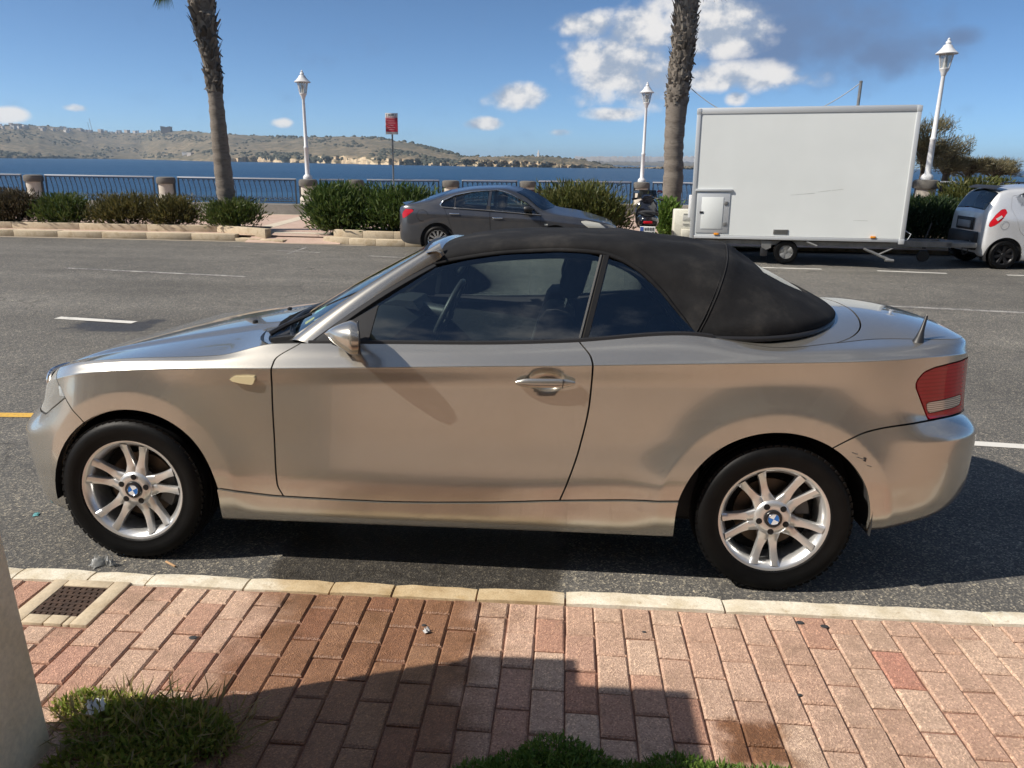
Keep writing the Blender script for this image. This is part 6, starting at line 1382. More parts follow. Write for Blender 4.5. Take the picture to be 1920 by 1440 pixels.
# ---- grey saloon
GREYP = car_paint('graphite_paint', (.082, .084, .094), .28, .6, .3)
CARGL = glass('car_glass', (.40, .48, .46), (1, 1, 1), 0, 2.0)
def saloon():
    car = thing('saloon_car', 'dark grey metallic saloon with chrome window line parked across the road', 'car', (-.75, 11.40, 0))
    XS = [-1.93, -1.86, -1.7, -1.4, -1.0, -.5, 0, .4, .75, 1.0, 1.4, 1.8, 2.05, 2.13]
    RZ = [[.25, .20, .17, .16, .15, .15, .15, .15, .15, .15, .15, .16, .19, .24], [.27, .22, .185, .17, .16, .16, .16, .16, .16, .16, .16, .17, .20, .26], [.42, .42, .40, .38, .36, .36, .36, .36, .36, .36, .36, .36, .37, .38],
          [.66, .69, .71, .71, .70, .69, .67, .66, .64, .62, .59, .56, .51, .47], [.82, .86, .885, .885, .872, .850, .828, .80, .775, .755, .712, .650, .585, .54],
          [.84, .882, .915, .965, 1.075, 1.175, 1.195, 1.055, .825, .772, .725, .662, .60, .55], [.855, .895, .935, 1.04, 1.165, 1.24, 1.262, 1.205, 1.045, .885, .825, .725, .635, .565]]
    RH = [[.50, .56, .62, .66, .68, .68, .68, .68, .68, .68, .66, .60, .50, .38], [.53, .60, .67, .71, .73, .73, .73, .73, .73, .72, .71, .65, .54, .42], [.57, .65, .71, .74, .75, .75, .75, .75, .75, .745, .735, .69, .58, .46],
          [.56, .64, .70, .735, .75, .752, .752, .752, .75, .742, .728, .68, .57, .45], [.52, .60, .64, .665, .68, .688, .69, .69, .688, .68, .665, .62, .52, .41],
          [.46, .52, .55, .555, .550, .545, .545, .575, .64, .645, .62, .55, .42, .33], [0]*14]
    wf = [(.715, .772), (-.225, .832), (-.185, 1.168), (-.10, 1.178), (.05, 1.150), (.165, 1.112), (.455, .972)]
    wr = [(-.275, .836), (-1.095, .878), (-1.13, .908), (-1.076, .980), (-.869, 1.072), (-.549, 1.138), (-.32, 1.162), (-.235, 1.166)]
    fd = [(.735, .75), (-.21, .815), (-.185, .30), (-.16, .20), (.66, .20), (.70, .40)]; rd = [(-.22, .816), (-1.07, .862), (-.985, .66), (-.91, .42), (-.84, .22), (-.17, .20), (-.195, .30)]
    tl = [(-1.86, .64), (-1.87, .74), (-1.80, .822), (-1.60, .815), (-1.69, .745), (-1.80, .665)]; hl = [(1.44, .66), (1.56, .672), (1.80, .632), (1.93, .545), (1.90, .515), (1.68, .50), (1.56, .57)]
    ws = lambda X, H, Z: np.minimum(np.minimum(X-(.37-.16*(H/.55)**2), (.965-.20*(H/.62)**2)-X), (.60-.10*np.clip((.75-X)/.5, 0, 1)-H)*1.)
    rwn = lambda X, H, Z: np.minimum(np.minimum(X-(-1.50+.05*(H/.5)**2), (-1.02-.10*(H/.5)**2)-X), .49-H)
    red = mat('saloon_red_lens', (.45, .010, .02), .25, 0, **{'Coat Weight': .4, 'Specular IOR Level': .2}); hlm = mat('saloon_headlamp', (.62, .60, .52), .12, .2, **{'Coat Weight': 1.})
    loft_car(car, XS, RZ, RH, [2, 5, 6, 6, 9, 9], [('side_window', sdf_xz(wf, .3), CARGL, 0, .004), ('side_window', sdf_xz(wr, .3), CARGL, 0, .004), ('front_door', sdf_xz(fd, .3), GREYP, .012, .003), ('rear_door', sdf_xz(rd, .3), GREYP, .012, .003), ('tail_light', sdf_xz(tl, .2), red, .01, .002), ('headlight', sdf_xz(hl, .2), hlm, .01, .002), ('windscreen', ws, CARGL, 0, .003), ('rear_window', rwn, CARGL, 0, .003)], GREYP, 150, ((-1.185, .26, .325), (1.0, .26, .325)))
    def hh(x, z): # body half width near the glass line
        return np.interp(z, [.83, 1.17], [.69, .548])
    for s in (-1, 1):
        ring = [(.725, .762), (.46, .972), (.165, 1.118), (.05, 1.156), (-.10, 1.186), (-.32, 1.172), (-.549, 1.148), (-.869, 1.082), (-1.08, .988), (-1.14, .908), (-1.10, .868), (-.25, .826)]
        mb = MB(); mb.tube([(x, s*(hh(x, z)+.026), z) for x, z in ring], .012, 6, closed=True); mb.build('chrome_line', CHROME, car, 60)
        mb = MB(); mb.add([(-.285, s*.70, .83), (-.215, s*.70, .826), (-.178, s*.562, 1.168), (-.245, s*.562, 1.166)], [(0, 1, 2, 3)]); mb.build('door_pillar', BLACKP, car, fix=False)
        mb = MB(); mb.add([(-.875, s*.70, .862), (-.86, s*.70, .862), (-.86, s*.60, 1.075), (-.875, s*.60, 1.07)], [(0, 1, 2, 3)]); mb.build('quarter_bar', BLACKP, car, fix=False)
        for x, z in ((-.86, .752), (-.06, .690)): mb = MB(); mb.box((x-.10, s*.755-.014, z-.015), (x+.09, s*.755+.014, z+.013), .012); mb.build('handle', CHROME, car, 50)
        mb = MB(); rr = [[(.42+.17*t, s*(.80+.07*math.cos(a)*g), .868+.055*math.sin(a)*g) for a in np.linspace(0, 6.283, 13)[:-1]] for t, g in ((0, .75), (.15, 1), (.5, .95), (.85, .6), (1, .15))]
        mb.add([p for r in rr for p in r], [(i*12+j, i*12+(j+1) % 12, (i+1)*12+(j+1) % 12, (i+1)*12+j) for i in range(4) for j in range(12)]+[tuple(range(12)), tuple(48+j for j in range(12))]); mb.box((.45, s*.70, .80), (.56, s*.80, .84), .01); mb.build('door_mirror', BLACKP, car, 50)
        mb = MB(); mb.box((.80, s*.748-.006, .575), (.86, s*.748+.006, .60), .004); mb.build('side_marker', mat('marker_white', (.7, .68, .6), .3), car)
        mb = MB(); mb.lathe([(.10, 0), (.103, .003), (.107, 0)], 28, (-1.47, s*.737, .71), 'y'); mb.build('fuel_flap', BLACKP, car)
        for x in (-1.185, 1.0):
            mb = MB(); mb.lathe([(.33, -.0), (.33, -s*.25), (.05, -s*.26)], 24, (x, s*.74, .26), 'y', -.4, math.pi+.4); mb.build('wheel_housing', DARK, car)
    mb = MB(); mb.grid(np.array([[(-1.93+.09*t, y, .895+.028*math.sin(math.pi*t)) for t in np.linspace(0, 1, 5)] for y in np.linspace(-.5, .5, 9)])); mb.build('boot_spoiler', GREYP, car, fix=False)
    mb = MB(); mb.box((-.5, -.55, .3), (.2, .55, .75), .05); mb.box((-.10, -.5, .7), (.02, -.12, 1.1), .05); mb.box((-.10, .12, .7), (.02, .5, 1.1), .05); mb.box((-.95, -.5, .7), (-.85, .5, 1.02), .05); mb.build('seats', SEATM, car, 50)
    wh = simple_wheel(.262, .192, 12, mat('saloon_alloy', (.66, .66, .66), .25, .9), car, .16, spoke_w=.075)
    for i, (x, s) in enumerate(((-1.185, -1), (1.0, -1), (-1.185, 1), (1.0, 1))):
        w = wh if i == 0 else copy_tree(wh, car); w.location = (x, s*.735, .262); w.rotation_euler = (0, 0, 0 if s < 0 else math.pi)
saloon()

# ---- silver hatchback, cut by the right edge
SILV = car_paint('silver_paint', (.76, .77, .78), .34, .5, .3)
def hatch():
    car = thing('hatchback_car', 'small silver hatchback with black wheels at the right edge', 'car', (9.3, 11.05, 0))
    XS = [-1.60, -1.575, -1.52, -1.37, -1.2, -.8, -.3, .2, .6, .9, 1.2, 1.42, 1.5]
    RZ = [[.26, .22, .20, .18, .16, .15, .15, .15, .15, .15, .16, .2, .25], [.29, .25, .22, .20, .18, .17, .17, .17, .17, .17, .18, .22, .27], [.42]*13, [.70, .72, .75, .78, .78, .77, .75, .71, .67, .62, .57, .52, .47], [.90, .93, .97, 1.01, 1.01, .99, .96, .91, .83, .77, .70, .62, .54],
          [.94, .99, 1.10, 1.30, 1.345, 1.375, 1.37, 1.29, 1.05, .84, .74, .65, .56], [.96, 1.02, 1.16, 1.375, 1.405, 1.435, 1.435, 1.385, 1.20, .91, .78, .68, .58]]
    RH = [[.46, .50, .55, .60, .62, .62, .62, .62, .62, .61, .58, .5, .4], [.50, .55, .60, .655, .67, .67, .67, .67, .67, .66, .63, .55, .45], [.55, .60, .65, .69, .70, .70, .70, .70, .69, .68, .65, .57, .47], [.54, .59, .64, .69, .70, .70, .70, .70, .69, .68, .64, .55, .45], [.51, .55, .59, .63, .645, .65, .65, .65, .65, .64, .60, .51, .42], [.47, .49, .50, .50, .50, .50, .50, .53, .60, .60, .56, .47, .38], [0]*13]
    tl = [(-1.30, 1.035), (-1.265, .975), (-1.36, .83), (-1.45, .745), (-1.535, .705), (-1.525, .80), (-1.45, .93), (-1.365, 1.02)]; win = [(-1.16, 1.24), (-1.10, 1.10), (-1.0, 1.035), (-.55, 1.015), (-.50, 1.345), (-.9, 1.34)]; win2 = [(-.48, 1.01), (.5, .92), (.12, 1.285), (-.43, 1.345)]; dr = [(-1.20, 1.25), (-1.21, 1.05), (-1.10, .84), (-1.03, .66), (-.90, .54), (-.80, .25), (-.52, .22), (-.52, 1.36)]
    rwn = lambda X, H, Z: np.minimum(np.minimum(X+1.572, -1.395-X), np.minimum(.50-H, Z-.99))
    red = mat('hatch_red_lens', (.45, .008, .015), .25, 0, **{'Coat Weight': .4, 'Specular IOR Level': .2})
    loft_car(car, XS, RZ, RH, [2, 5, 6, 6, 9, 9], [('side_window', sdf_xz(win, .3), CARGL, 0, .004), ('side_window', sdf_xz(win2, .3), CARGL, 0, .004), ('tail_light', sdf_xz(tl, .3), red, .01, .002), ('rear_window', rwn, CARGL, 0, .004), ('rear_door', sdf_xz(dr, .35), SILV, .01, .003), ('windscreen', lambda X, H, Z: np.minimum(np.minimum(X-.22, .92-X), .54-H), CARGL, 0, .003)], SILV, 150, ((-1.22, .25, .30), (.85, .25, .30)))
    for s in (-1, 1): mb = MB(); mb.add([(x, s*(h+.006), z) for x, h, z in ((-1.455, .672, .865), (-1.375, .683, .925), (-1.35, .685, .895), (-1.42, .678, .825))], [(0, 1, 2, 3)]); mb.build('clear_lens', mat('hatch_clear', (.62, .60, .58), .2), car, fix=False)
    mb = MB(); mb.box((-1.675, -.49, .30), (-1.49, .49, .62), .04); mb.build('rear_bumper', BLACKP, car, 40)
    mb = MB(); mb.box((-1.652, -.22, .68), (-1.625, .22, .80), .006); mb.build('number_plate', mat('plate_grey', (.30, .32, .34), .4), car)
    mb = MB(); mb.box((-1.635, -.30, .64), (-1.62, .30, .86), .006); mb.build('plate_recess', BLACKP, car)
    mb = MB(); mb.grid(np.array([[(-1.44+.14*t, y, 1.36+.055*t**.6) for t in np.linspace(0, 1, 5)] for y in np.linspace(-.5, .5, 9)])); mb.build('roof_spoiler', BLACKP, car, fix=False)
    for s in (-1, 1):
        for x in (-1.22, .85): mb = MB(); mb.lathe([(.30, 0), (.30, -s*.22), (.05, -s*.23)], 24, (x, s*.69, .25), 'y', -.4, math.pi+.4); mb.build('wheel_housing', DARK, car)
        mb = MB(); mb.lathe([(.066, 0), (.069, .003), (.072, 0)], 24, (-1.30, s*.703, .76), 'y'); mb.build('fuel_flap', mat('flap_line', (.25, .25, .26), .5), car)
        mb = MB(); mb.tube([(-.9, s*.46, 1.42), (-.85, s*.46, 1.455), (.0, s*.46, 1.46), (.1, s*.46, 1.42)], .014, 6); mb.build('roof_rail', BLACKP, car)
    mb = MB(); mb.box((-.9, -.5, .3), (.2, .5, .8), .05); mb.box((-.25, -.45, .7), (-.12, -.1, 1.2), .05); mb.box((-.25, .1, .7), (-.12, .45, 1.2), .05); mb.box((-1.15, -.45, .7), (-1.05, .45, 1.1), .05); mb.build('seats', SEATM, car, 50)
    wh = simple_wheel(.25, .168, 7, mat('black_steel', (.02, .02, .022), .35, .4), car, .15, spoke_w=.12)
    for i, (x, s) in enumerate(((-1.22, -1), (.85, -1), (-1.22, 1), (.85, 1))):
        w = wh if i == 0 else copy_tree(wh, car); w.location = (x, s*.685, .25); w.rotation_euler = (0, 0, 0 if s < 0 else math.pi)
hatch()

# ---- white box trailer
TRW = nmat('trailer_panel', (.655, .68, .665), (.705, .73, .715), 1.1, .5, 0, .002, fine=.9); TRT = mat('trailer_trim', (.55, .57, .58), .35, .3); GALV = nmat('galvanised', (.22, .22, .215), (.32, .32, .31), 8, .5, .2, metal=.6); AMB = mat('amber_lens', (.75, .28, .02), .25, 0, **{'Coat Weight': .8})
def trailer():
    a = at(1293, 447, 1, 10.52); W = 3.56; D = 1.95; zb = .415; zt = 2.60
    t = thing('box_trailer', 'large white closed box trailer with small hatch parked across the road', 'trailer', (a.x, 10.52, 0), math.radians(-9.5)); t.rotation_euler = (0, -.014, math.radians(-9.5))
    mb = MB(); mb.box((.05, 0, zb+.06), (W-.05, D, zt-.06)); mb.build('box_panel', TRW, t)
    e = .004
    for (n_, p0, p1) in (('top_trim', (.055, -.012, zt-.075), (W-.055, .05, zt+.012)), ('bottom_trim', (.075, -.012, zb), (W-.075, .05, zb+.055)), ('corner_trim', (0, -.016, zb-.004), (.07, .06, zt-.06)), ('corner_trim', (W-.07, -.016, zb-.004), (W, .06, zt-.06)), ('corner_trim', (0, D-.06, zb), (.07, D+.012, zt-.06)), ('corner_trim', (W-.07, D-.06, zb), (W, D+.012, zt-.06)), ('corner_cap', (-.004, -.02, zt-.08), (.075, .06, zt+.018)), ('corner_cap', (W-.075, -.02, zt-.08), (W+.004, .06, zt+.018)), ('corner_cap', (W-.085, -.02, zb-.03), (W+.004, .06, zb+.06))):
        mb = MB(); mb.box(p0, p1, .008); mb.build(n_, TRT, t, 40)
    mb = MB(); mb.box((.02, .02, zt+.002), (W-.02, D, zt+.03), .01); mb.build('roof', TRT, t, 40)
    # service hatch
    mb = MB(); mb.box((.10, -.014, zb+.10), (.66, .002, zb+.80), .004); h = mb.build('hatch', TRT, t, 40)
    mb = MB(); mb.box((.18, -.022, zb+.17), (.55, -.012, zb+.72), .004); mb.build('hatch_panel', TRW, h)
    mb = MB(); mb.box((.06, -.035, zb+.82), (.69, .0, zb+.86), .006); mb.build('rain_rail', TRT, h)
    for z in (zb+.62, zb+.26): mb = MB(); mb.box((.565, -.030, z-.03), (.625, -.012, z+.03), .004); mb.build('hinge', GALV, h)
    mb = MB(); mb.box((.15, -.032, zb+.44), (.215, -.012, zb+.475), .004); mb.build('latch', BLACKP, h)
    mb = MB(); mb.box((1.43, -.012, zb+.10), (1.68, .0, zb+.18), .003); v = mb.build('vent', GALV, t)
    for k in range(4): mb = MB(); mb.box((1.445, -.016, zb+.112+.017*k), (1.665, -.010, zb+.120+.017*k)); mb.build('vent_slat', mat('vent_dark', (.10, .10, .09), .6), v)
    for x in (.42, 3.02): mb = MB(); mb.box((x, -.03, zb+.065), (x+.085, -.002, zb+.10), .006); mb.build('side_marker', AMB, t, 40)
    for (x0, x1, z0, z1) in ((1.66, 2.05, 1.18, 1.215), (2.10, 2.30, 1.235, 1.262), (2.32, 2.50, 1.262, 1.285), (2.72, 2.95, .77, .765)):
        mb = MB(); mb.add([(x0, -.0012, z0), (x1, -.0012, z1), (x1, -.0012, z1+.007), (x0, -.0012, z0+.004)], [(0, 1, 2, 3)]); mb.build('scuff_mark', mat('panel_scuff', (.44, .45, .43), .6), t, fix=False)
    # chassis, wheel, mudguard, steadies, drawbar
    mb = MB(); mb.box((.1, .10, zb-.10), (W-.1, .18, zb)); mb.box((.1, D-.18, zb-.10), (W-.1, D-.10, zb)); mb.box((.1, .1, zb-.09), (.18, D-.1, zb-.01)); mb.box((W-.2, .12, zb-.09), (W-.12, D-.12, zb-.01)); mb.build('chassis', GALV, t)
    mb = MB(); mb.box((.2, .05, zb-.02), (W-.2, D-.05, zb+.03)); mb.build('floor', mat('ply_floor', (.06, .05, .04), .8), t)
    wl_ = simple_wheel(.205, .120, 5, GALV, t, .15, spoke_w=.4)
    for i, y in enumerate((.04, D-.04)):
        w = wl_ if i == 0 else copy_tree(wl_, t); w.location = (1.68, y, .205); w.rotation_euler = (0, 0, 0 if i == 0 else math.pi)
    mb = MB(); mb.prism([(1.24, zb-.02), (1.42, zb-.02), (1.42, zb-.14), (1.34, zb-.18), (1.26, zb-.14)], .03, .20); mb.build('wheel_bracket', GALV, t)
    mb = MB(); mb.box((1.25, .05, .12), (1.37, .20, zb-.15), .01); mb.build('mud_flap', BLACKP, t)
    mb = MB(); mb.tube([(2.0, .02, zb-.02), (2.18, -.02, zb-.09)], .018, 6); mb.build('tow_eye', GALV, t)
    mb = MB()
    for q in ((.0, .03),): mb.tube([(2.95, .04, zb-.12), (3.36, .0, .12)], .022, 6); mb.tube([(2.99, .08, zb-.12), (3.40, .04, .12)], .012, 6)
    mb.tube([(3.16, .02, zb-.23), (3.42, .06, zb-.10)], .016, 6); mb.tube([(3.3, .0, .115), (3.44, .0, .105)], .03, 6); mb.build('corner_steady', GALV, t)
    mb = MB(); mb.box((W, D/2-.28, zb-.13), (W+.95, D/2-.20, zb-.03)); mb.box((W, D/2+.2, zb-.13), (W+.95, D/2+.28, zb-.03)); mb.box((W+.85, D/2-.28, zb-.125), (W+1.35, D/2+.28, zb-.04), .01); mb.build('drawbar', GALV, t)
    mb = MB(); mb.tube([(W+1.3, D/2, zb-.06), (W+1.75, D/2, zb-.02), (W+1.95, D/2, zb+.0)], [.05, .045, .06], 8); mb.tube([(W+1.55, D/2, zb), (W+1.62, D/2, zb+.20), (W+1.50, D/2, zb+.26)], .016, 6); mb.build('coupling', GALV, t)
    mb = MB(); mb.tube([(W+.55, D/2-.1, zb-.1), (W+.55, D/2-.1, .24)], .035, 8); mb.lathe([(0, -.03), (.10, -.03), (.11, 0), (.10, .03), (0, .03)], 16, (W+.55, D/2-.1, .11), 'y'); mb.tube([(W+.55, D/2-.1, zb), (W+.62, D/2-.1, zb+.28)], .012, 6); mb.build('jockey_wheel', BLACKP, t)
    mb = MB(); pts = [(W+.0, .05, zb+.20), (W+.10, .02, zb+.14), (W+.06, .02, zb+.05), (W, .05, zb+.02)]; mb.tube(pts, .008, 5); mb.build('grab_loop', TRT, t)
    mb = MB(); mb.tube([(W+1.2+.12*math.cos(a_)*.4, D/2-.15, zb-.16+.09*math.sin(a_)) for a_ in np.linspace(0, 6.2, 14)], .01, 5); mb.build('cable_loop', BLACKP, t)
    # lights on the left end
    mb = MB(); mb.box((-.05, .06, zb+.35), (0, .16, zb+.75), .01); mb.build('end_lamp', mat('end_lamp_white', (.7, .7, .7), .3), t)
trailer()
# air conditioner unit standing behind the trailer's left end
p_ = at(1281, 436, 1, 12.6); ac = thing('air_conditioner', 'white air conditioner unit on the ground beside the trailer end', 'air conditioner', (p_.x, 12.6, .115))
ACW = nmat('ac_white', (.66, .64, .55), (.72, .70, .62), 6, .5, .05); hz = at(1281, 392, 1, 12.6).z-.115
mb = MB(); mb.box((-.22, -.14, .06), (.20, .16, hz), .025); body = mb.build('casing', ACW, ac, 40)
mb = MB(); mb.box((-.06, -.165, .12), (.18, -.13, .30), .01); mb.build('pipe_cover', ACW, ac, 40)
mb = MB(); mb.box((-.05, -.15, hz-.22), (.14, -.138, hz-.10), .006); mb.build('label_panel', mat('ac_grey', (.40, .40, .38), .5), ac)
for z in (hz-.10, hz-.30): mb = MB(); mb.box((-.04, -.155, z), (.08, -.137, z+.02)); mb.build('grip', mat('ac_grip', (.25, .25, .24), .5), ac)
mb = MB(); mb.box((-.20, -.10, 0), (.18, .12, .06)); mb.build('plinth', BLACKP, ac)

# ---- scooter seen from behind
def scooter():
    b = at(1213, 448, 2, 0.0); y = 12.25; cx = at(1213, 430, 1, y).x; t = thing('scooter', 'black scooter parked facing the sea between saloon and trailer', 'scooter', (cx, y, .0), math.radians(-4))
    BK = mat('scooter_black', (.012, .012, .016), .12, 0, **{'Coat Weight': 1.})
    def shell(name, secs, m, par=None):
        mb = MB(); R_ = []
        for (yy, zc, rx, rz, p) in secs: R_.append([(x, yy, z) for x, z in ell(16, rx, rz, 0, zc, p)])
        v = [p for r in R_ for p in r]; n = 16; k = len(R_); mb.add(v, [(i*n+j, i*n+(j+1) % n, (i+1)*n+(j+1) % n, (i+1)*n+j) for i in range(k-1) for j in range(n)]+[tuple(range(n)), tuple((k-1)*n+j for j in range(n))]); return mb.build(name, m, par or t, 50)
    for yy in (-.05, 1.15):
        mb = MB(); mb.lathe([(.0, -.05), (.14, -.05), (.22, -.055), (.235, 0), (.22, .055), (.14, .05), (0, .05)], 28, (0, yy, .235), 'x'); mb.build('wheel', RUBBER, t, 40)
    shell('tail_cowl', [(-.32, .62, .10, .05, 2.2), (-.25, .60, .19, .11, 2.4), (-.05, .58, .225, .15, 2.6), (.3, .55, .22, .17, 2.6), (.45, .5, .18, .15, 2.4)], BK)
    shell('seat', [(-.30, .725, .10, .03, 2.2), (-.1, .745, .17, .045, 2.4), (.3, .73, .16, .05, 2.4), (.48, .70, .10, .04, 2.2)], SEATM)
    shell('front_shield', [(.72, .62, .24, .26, 2.6), (.80, .66, .25, .33, 2.6), (.92, .68, .18, .32, 2.4), (1.0, .66, .08, .25, 2.2)], BK)
    mb = MB(); mb.box((-.20, .3, .22), (.20, .85, .30), .03); mb.build('footboard', BLACKP, t, 40)
    shell('handlebar_cowl', [(.70, .98, .12, .07, 2.4), (.80, 1.0, .14, .09, 2.4), (.92, .98, .10, .07, 2.2)], BK)
    mb = MB(); mb.tube([(-.30, .68, .98), (-.15, .76, 1.0), (0, .8, 1.0), (.15, .76, 1.0), (.30, .68, .98)], .016, 8); mb.build('handlebar', BLACKP, t)
    for s in (-1, 1):
        mb = MB(); mb.tube([(s*.32, .67, .975), (s*.22, .72, .99)], .022, 8); mb.build('grip', RUBBER, t)
        mb = MB(); mb.tube([(s*.15, .78, 1.0), (s*.19, .76, 1.08), (s*.22, .75, 1.11)], .008, 6); mr = mb.build('mirror', BLACKP, t)
        mb = MB(); mb.add([(s*.24+x, .742, 1.13+z) for x, z in ell(16, .062, .036)], [tuple(range(16))]); mb.build('mirror_glass', mat('mirror_silver', (.7, .75, .8), .02, 1.), mr, fix=False)
    mb = MB(); mb.lathe([(0, -.02), (.045, -.02), (.055, .0), (.055, .28), (.045, .30), (0, .30)], 16, (-.24, -.22, .28), 'y'); mb.build('exhaust', mat('exhaust_steel', (.45, .45, .46), .3, .9), t, 40)
    mb = MB(); mb.box((-.15, -.355, .30), (.15, -.34, .50), .004); pl = mb.build('number_plate', mat('plate_white', (.72, .72, .70), .4), t)
    mb = MB(); mb.box((-.145, -.362, .41), (-.08, -.354, .49)); mb.build('plate_badge', mat('plate_blue', (.05, .10, .35), .4), pl)
    mb = MB(); mb.lathe([(0, 0), (.04, 0)], 16, (-.095, -.359, .355), 'y'); mb.build('plate_disc', mat('plate_cream', (.6, .62, .42), .5), pl)
    for r_ in range(2):                                                    # too small to read in the photo: two rows of dark characters
        for k in range(4): mb = MB(); x = -.055+.05*k; z = .42-.085*r_; mb.box((x, -.3605, z), (x+.010, -.3555, z+.06)); mb.box((x+.022, -.3605, z), (x+.032, -.3555, z+.06)); mb.box((x+.010, -.3605, z+.045*(k % 2)+.005), (x+.022, -.3555, z+.045*(k % 2)+.015)); mb.build('plate_character', mat('plate_ink', (.03, .03, .03), .5), pl)
    mb = MB(); mb.box((-.09, -.345, .55), (.09, -.30, .60), .012); mb.build('tail_light', TAILRED, t, 40)
    mb = MB(); mb.tube([(-.20, -.10, .72), (-.19, -.26, .76), (0, -.32, .775), (.19, -.26, .76), (.20, -.10, .72)], .013, 6); mb.build('grab_rail', BLACKP, t)
    mb = MB(); mb.prism([(-.22, 1.0), (.20, 1.0), (.17, 1.16), (-.19, 1.16)], .93, .937); mb.build('fly_screen', glass('tint_screen', (.25, .28, .3)), t)
scooter()

# ---- information sign on a pole, bench, cable pole, boat
y = 15.4; a = at(735, 252, 1, y); sg = thing('information_sign', 'red notice sign with white header on a thin pole behind the hedge', 'sign', (a.x, y, .115)); zt = at(733, 212, 1, y).z-.115; zb2 = a.z-.115; wd = .15
mb = MB(); mb.tube([(0, .03, 0), (0, .03, zt)], .02, 10); mb.build('pole', GALV, sg)
T = Matrix.Rotation(math.radians(0), 4, 'Z'); mb = MB(); mb.box((-wd, -.012, zb2), (wd, .008, zt), .004); bd = mb.build('board', mat('sign_white', (.62, .60, .58), .5), sg)
mb = MB(); mb.box((-wd+.006, -.016, zb2+.06), (wd-.006, -.0125, zt-.105)); rf = mb.build('red_field', mat('sign_red', (.45, .02, .045), .5), bd)
lite = mat('sign_pink', (.60, .28, .30), .5); ink = mat('sign_ink', (.06, .06, .08), .5); rh = (zt-.105)-(zb2+.06)
for k, w_ in enumerate((.17, .15, .17, .12, .16, .14)):
    mb = MB(); z = zt-.135-rh*.155*k; mb.box((-.075, -.0185, z), (-.075+w_, -.0165, z+.014)); mb.build('text_line', lite, rf)
for k in range(3):
    mb = MB(); z = zt-.15-rh*.30*k; mb.tube([(-.105+.024*math.cos(q), -.018, z+.024*math.sin(q)) for q in np.linspace(0, 6.283, 15)[:-1]], .004, 4, closed=True); mb.build('pictogram', lite, rf)
for k, (x0, x1) in enumerate(((-.13, -.115), (-.085, -.02), (-.01, .06), (.10, .112))): mb = MB(); mb.box((x0, -.0145, zt-.055), (x1, -.0125, zt-.03)); mb.build('header_text', ink, bd)
for k in range(6): mb = MB(); mb.box((-.13+.045*k, -.0145, zt-.092), (-.105+.045*k, -.0125, zt-.075)); mb.build('header_text', mat('sign_red2', (.5, .1, .12), .5), bd)
y = 15.6; a = at(1000, 360, 1, y); bn = thing('bench', 'brown slatted bench seen from behind the grey saloon', 'bench', (a.x+.25, y, .115)); WOOD = nmat('bench_wood', (.10, .035, .025), (.16, .06, .04), 9, .6, .2)
for k in range(3): mb = MB(); z = .66+.095*k; mb.box((-.62, -.02+.02*k, z), (.62, .012+.02*k, z+.08), .006); mb.build('back_slat', WOOD, bn, 40)
for k in range(4): mb = MB(); mb.box((-.62, .06+.10*k, .42), (.62, .145+.10*k, .45), .006); mb.build('seat_slat', WOOD, bn, 40)
for s in (-1, 1): mb = MB(); mb.tube([(s*.5, .42, 0), (s*.5, .40, .42), (s*.5, .05, .42), (s*.5, -.0, .60), (s*.5, .05, .93)], .022, 6); mb.tube([(s*.5, .05, .42), (s*.5, 0, 0)], .022, 6); mb.build('leg_frame', RAILM, bn)
y = 13.4; a = at(1609, 195, 1, y); tp = at(1613, 154, 1, y); cp = thing('cable_pole', 'thin grey pole rising behind the trailer roof', 'pole', (a.x, y, .115)); mb = MB(); mb.tube([(0, 0, 0), (0, 0, a.z-.115), (0, 0, tp.z-.115)], .032, 8); mb.build('shaft', GALV, cp); mb = MB(); mb.lathe([(.034, 0), (.038, .02), (0, .04)], 8, (0, 0, tp.z-.12)); mb.build('cap', GALV, cp)
s0 = at(1296, 166, 1, 14.6); s1 = Vector((tp.x, y, tp.z-.02)); mb = MB(); pts = []
for q in np.linspace(0, 1, 30): v = s0.lerp(s1, q); v.z -= 1.15*4*q*(1-q)*.62; pts.append(v)
o = MB().tube(pts, .009, 5).build('hanging_cable', mat('cable_grey', (.30, .30, .30), .6), None); tag(o, 'thin cable sagging from the palm to the pole behind the trailer', 'cable')
bt = at(1787, 324, 2, -6.3); D = 240; d_ = (Vector((bt.x, bt.y, 0))-Vector((CAM_P[0], CAM_P[1], 0))).normalized(); bo = thing('sailing_boat', 'tiny white boat on the sea between lamp and shrubs', 'boat', (CAM_P[0]+d_.x*D, CAM_P[1]+d_.y*D, -6.3), .3)
mb = MB(); L_ = 3.2; secs = [(-L_/2, .55, .5), (-L_/4, .75, .5), (0, .8, .5), (L_/4, .6, .55), (L_/2, .03, .7)]; R_ = [[(x, -w, h), (x, -w*.7, -.15), (x, 0, -.3), (x, w*.7, -.15), (x, w, h)] for x, w, h in secs]; mb.grid(np.array(R_)); mb.add([r[0] for r in R_]+[r[-1] for r in R_[::-1]], [tuple(range(10))]); mb.build('hull', mat('boat_white', (.75, .75, .75), .4), bo, fix=False)
mb = MB(); mb.tube([(.2, 0, .4), (.2, 0, 5.2)], .06, 6); mb.build('mast', mat('boat_white', (.75, .75, .75), .4), bo); mb = MB(); mb.add([(.15, 0, .9), (-1.2, 0, 1.0), (.15, 0, 4.8)], [(0, 1, 2)]); mb.build('sail', mat('boat_white', (.75, .75, .75), .4), bo, fix=False)

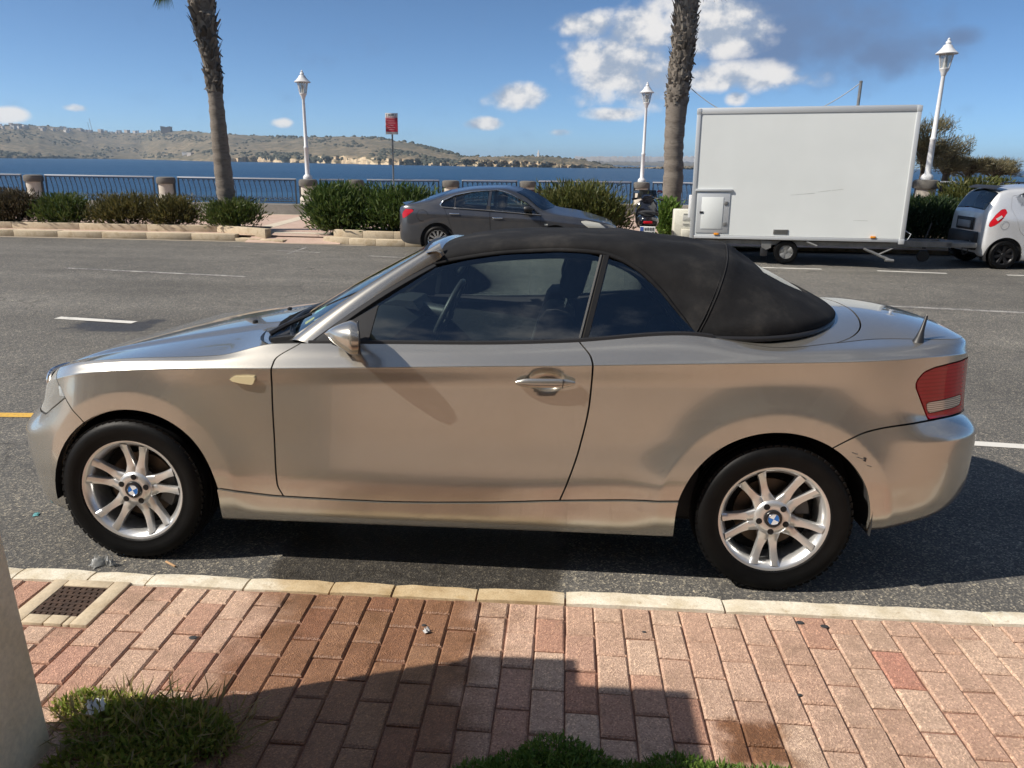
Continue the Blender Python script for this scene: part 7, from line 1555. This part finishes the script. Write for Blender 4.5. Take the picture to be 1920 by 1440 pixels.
# ---- litter
BAG = glass('plastic_film', (.75, .80, .85), (1, 1, 1), .3, 1.4, .35)
def scrap(name, label, x, y, z, s, m, seed, flat=.5):
    r = np.random.default_rng(seed); n = 7; P = np.array([[((i/n-.5)*s[0]+r.normal()*s[0]*.08, (j/n-.5)*s[1]+r.normal()*s[1]*.08, abs(r.normal())*s[2]*(1 if 0 < i < n and 0 < j < n else .3)) for i in range(n+1)] for j in range(n+1)]); mb = MB(); mb.grid(P); o = mb.build(name, m, None, 180, fix=False); o.location = (x, y, z); o.rotation_euler = (0, 0, r.uniform(0, 3)); tag(o, label, 'litter'); return o
g = road_pt(188, 1058); scrap('plastic_scrap', 'crumpled clear plastic scrap by the kerb behind the front wheel', g.x, g.y, g.z+.004, (.07, .05, .022), BAG, 1); g = road_pt(205, 1064); scrap('plastic_scrap', 'small pale plastic scrap touching the kerb stones', g.x, g.y+.015, g.z+.004, (.03, .03, .02), BAG, 2)
g = road_pt(68, 966); scrap('paper_scrap', 'tiny turquoise scrap on the asphalt left of the front wheel', g.x, g.y, g.z+.003, (.035, .025, .003), mat('turquoise', (.10, .30, .32), .6), 3)
g = road_pt(320, 1060); o = MB().box((-.035, -.004, 0), (.035, .004, .006), .001).build('wood_stick', mat('raw_wood', (.48, .30, .16), .7), None); o.location = (g.x, g.y, g.z+.004); o.rotation_euler = (0, 0, -.55); tag(o, 'thin wooden stick on the asphalt beside the front tyre', 'litter')
g = at(180, 1318, 2, .14); scrap('paper_scrap', 'white paper scrap caught in the weeds', g.x, g.y, .125, (.06, .05, .012), mat('white_paper', (.75, .75, .7), .8), 6)
g = at(800, 1185, 2, .077); scrap('paper_scrap', 'small grey crumpled scrap on the wet bricks', g.x, g.y, .078, (.022, .022, .012), mat('foil_grey', (.4, .4, .4), .5), 7)
GUM = mat('chewing_gum', (.03, .032, .035), .8)
for i, (px, py) in enumerate(((1500, 1167), (1546, 1174), (362, 1195), (1208, 1185), (795, 1172), (1500, 1303))):
    g = at(px, py, 2, .0775); s = .012 if i < 3 else .007; o = MB().lathe([(s*1.0, 0), (s*.8, .002), (0, .0026)], 12).build('gum_spot', GUM, None); o.location = (g.x, g.y, .0768); o.scale = (1.3, .9, 1); tag(o, ['dark gum spot near the kerb, left one of two', 'dark gum spot near the kerb, right one of two', 'dark gum spot on the bricks by the grate', 'small grey gum spot on a brick behind the rear wheel', 'tiny gum spot on the wet bricks', 'tiny gum spot on the bricks at the right'][i], 'gum')

# ================================================================== thin sea haze: pale even air round the whole scene
hm, nt, out = _new('haze_air'); pv = nt.nodes.new('ShaderNodeVolumePrincipled'); pv.inputs['Color'].default_value = (.62, .80, 1.0, 1); pv.inputs['Density'].default_value = 0.000085; pv.inputs['Anisotropy'].default_value = .25
lk(nt, pv.outputs[0], out.inputs['Volume'])
mb = MB(); mb.box((-9500, -60, -9.5), (9500, 11500, 130)); hz_ = mb.build('haze', hm, None, smooth_=False); tag(hz_, kind='stuff'); hz_['label'] = 'thin pale sea haze over the bay'
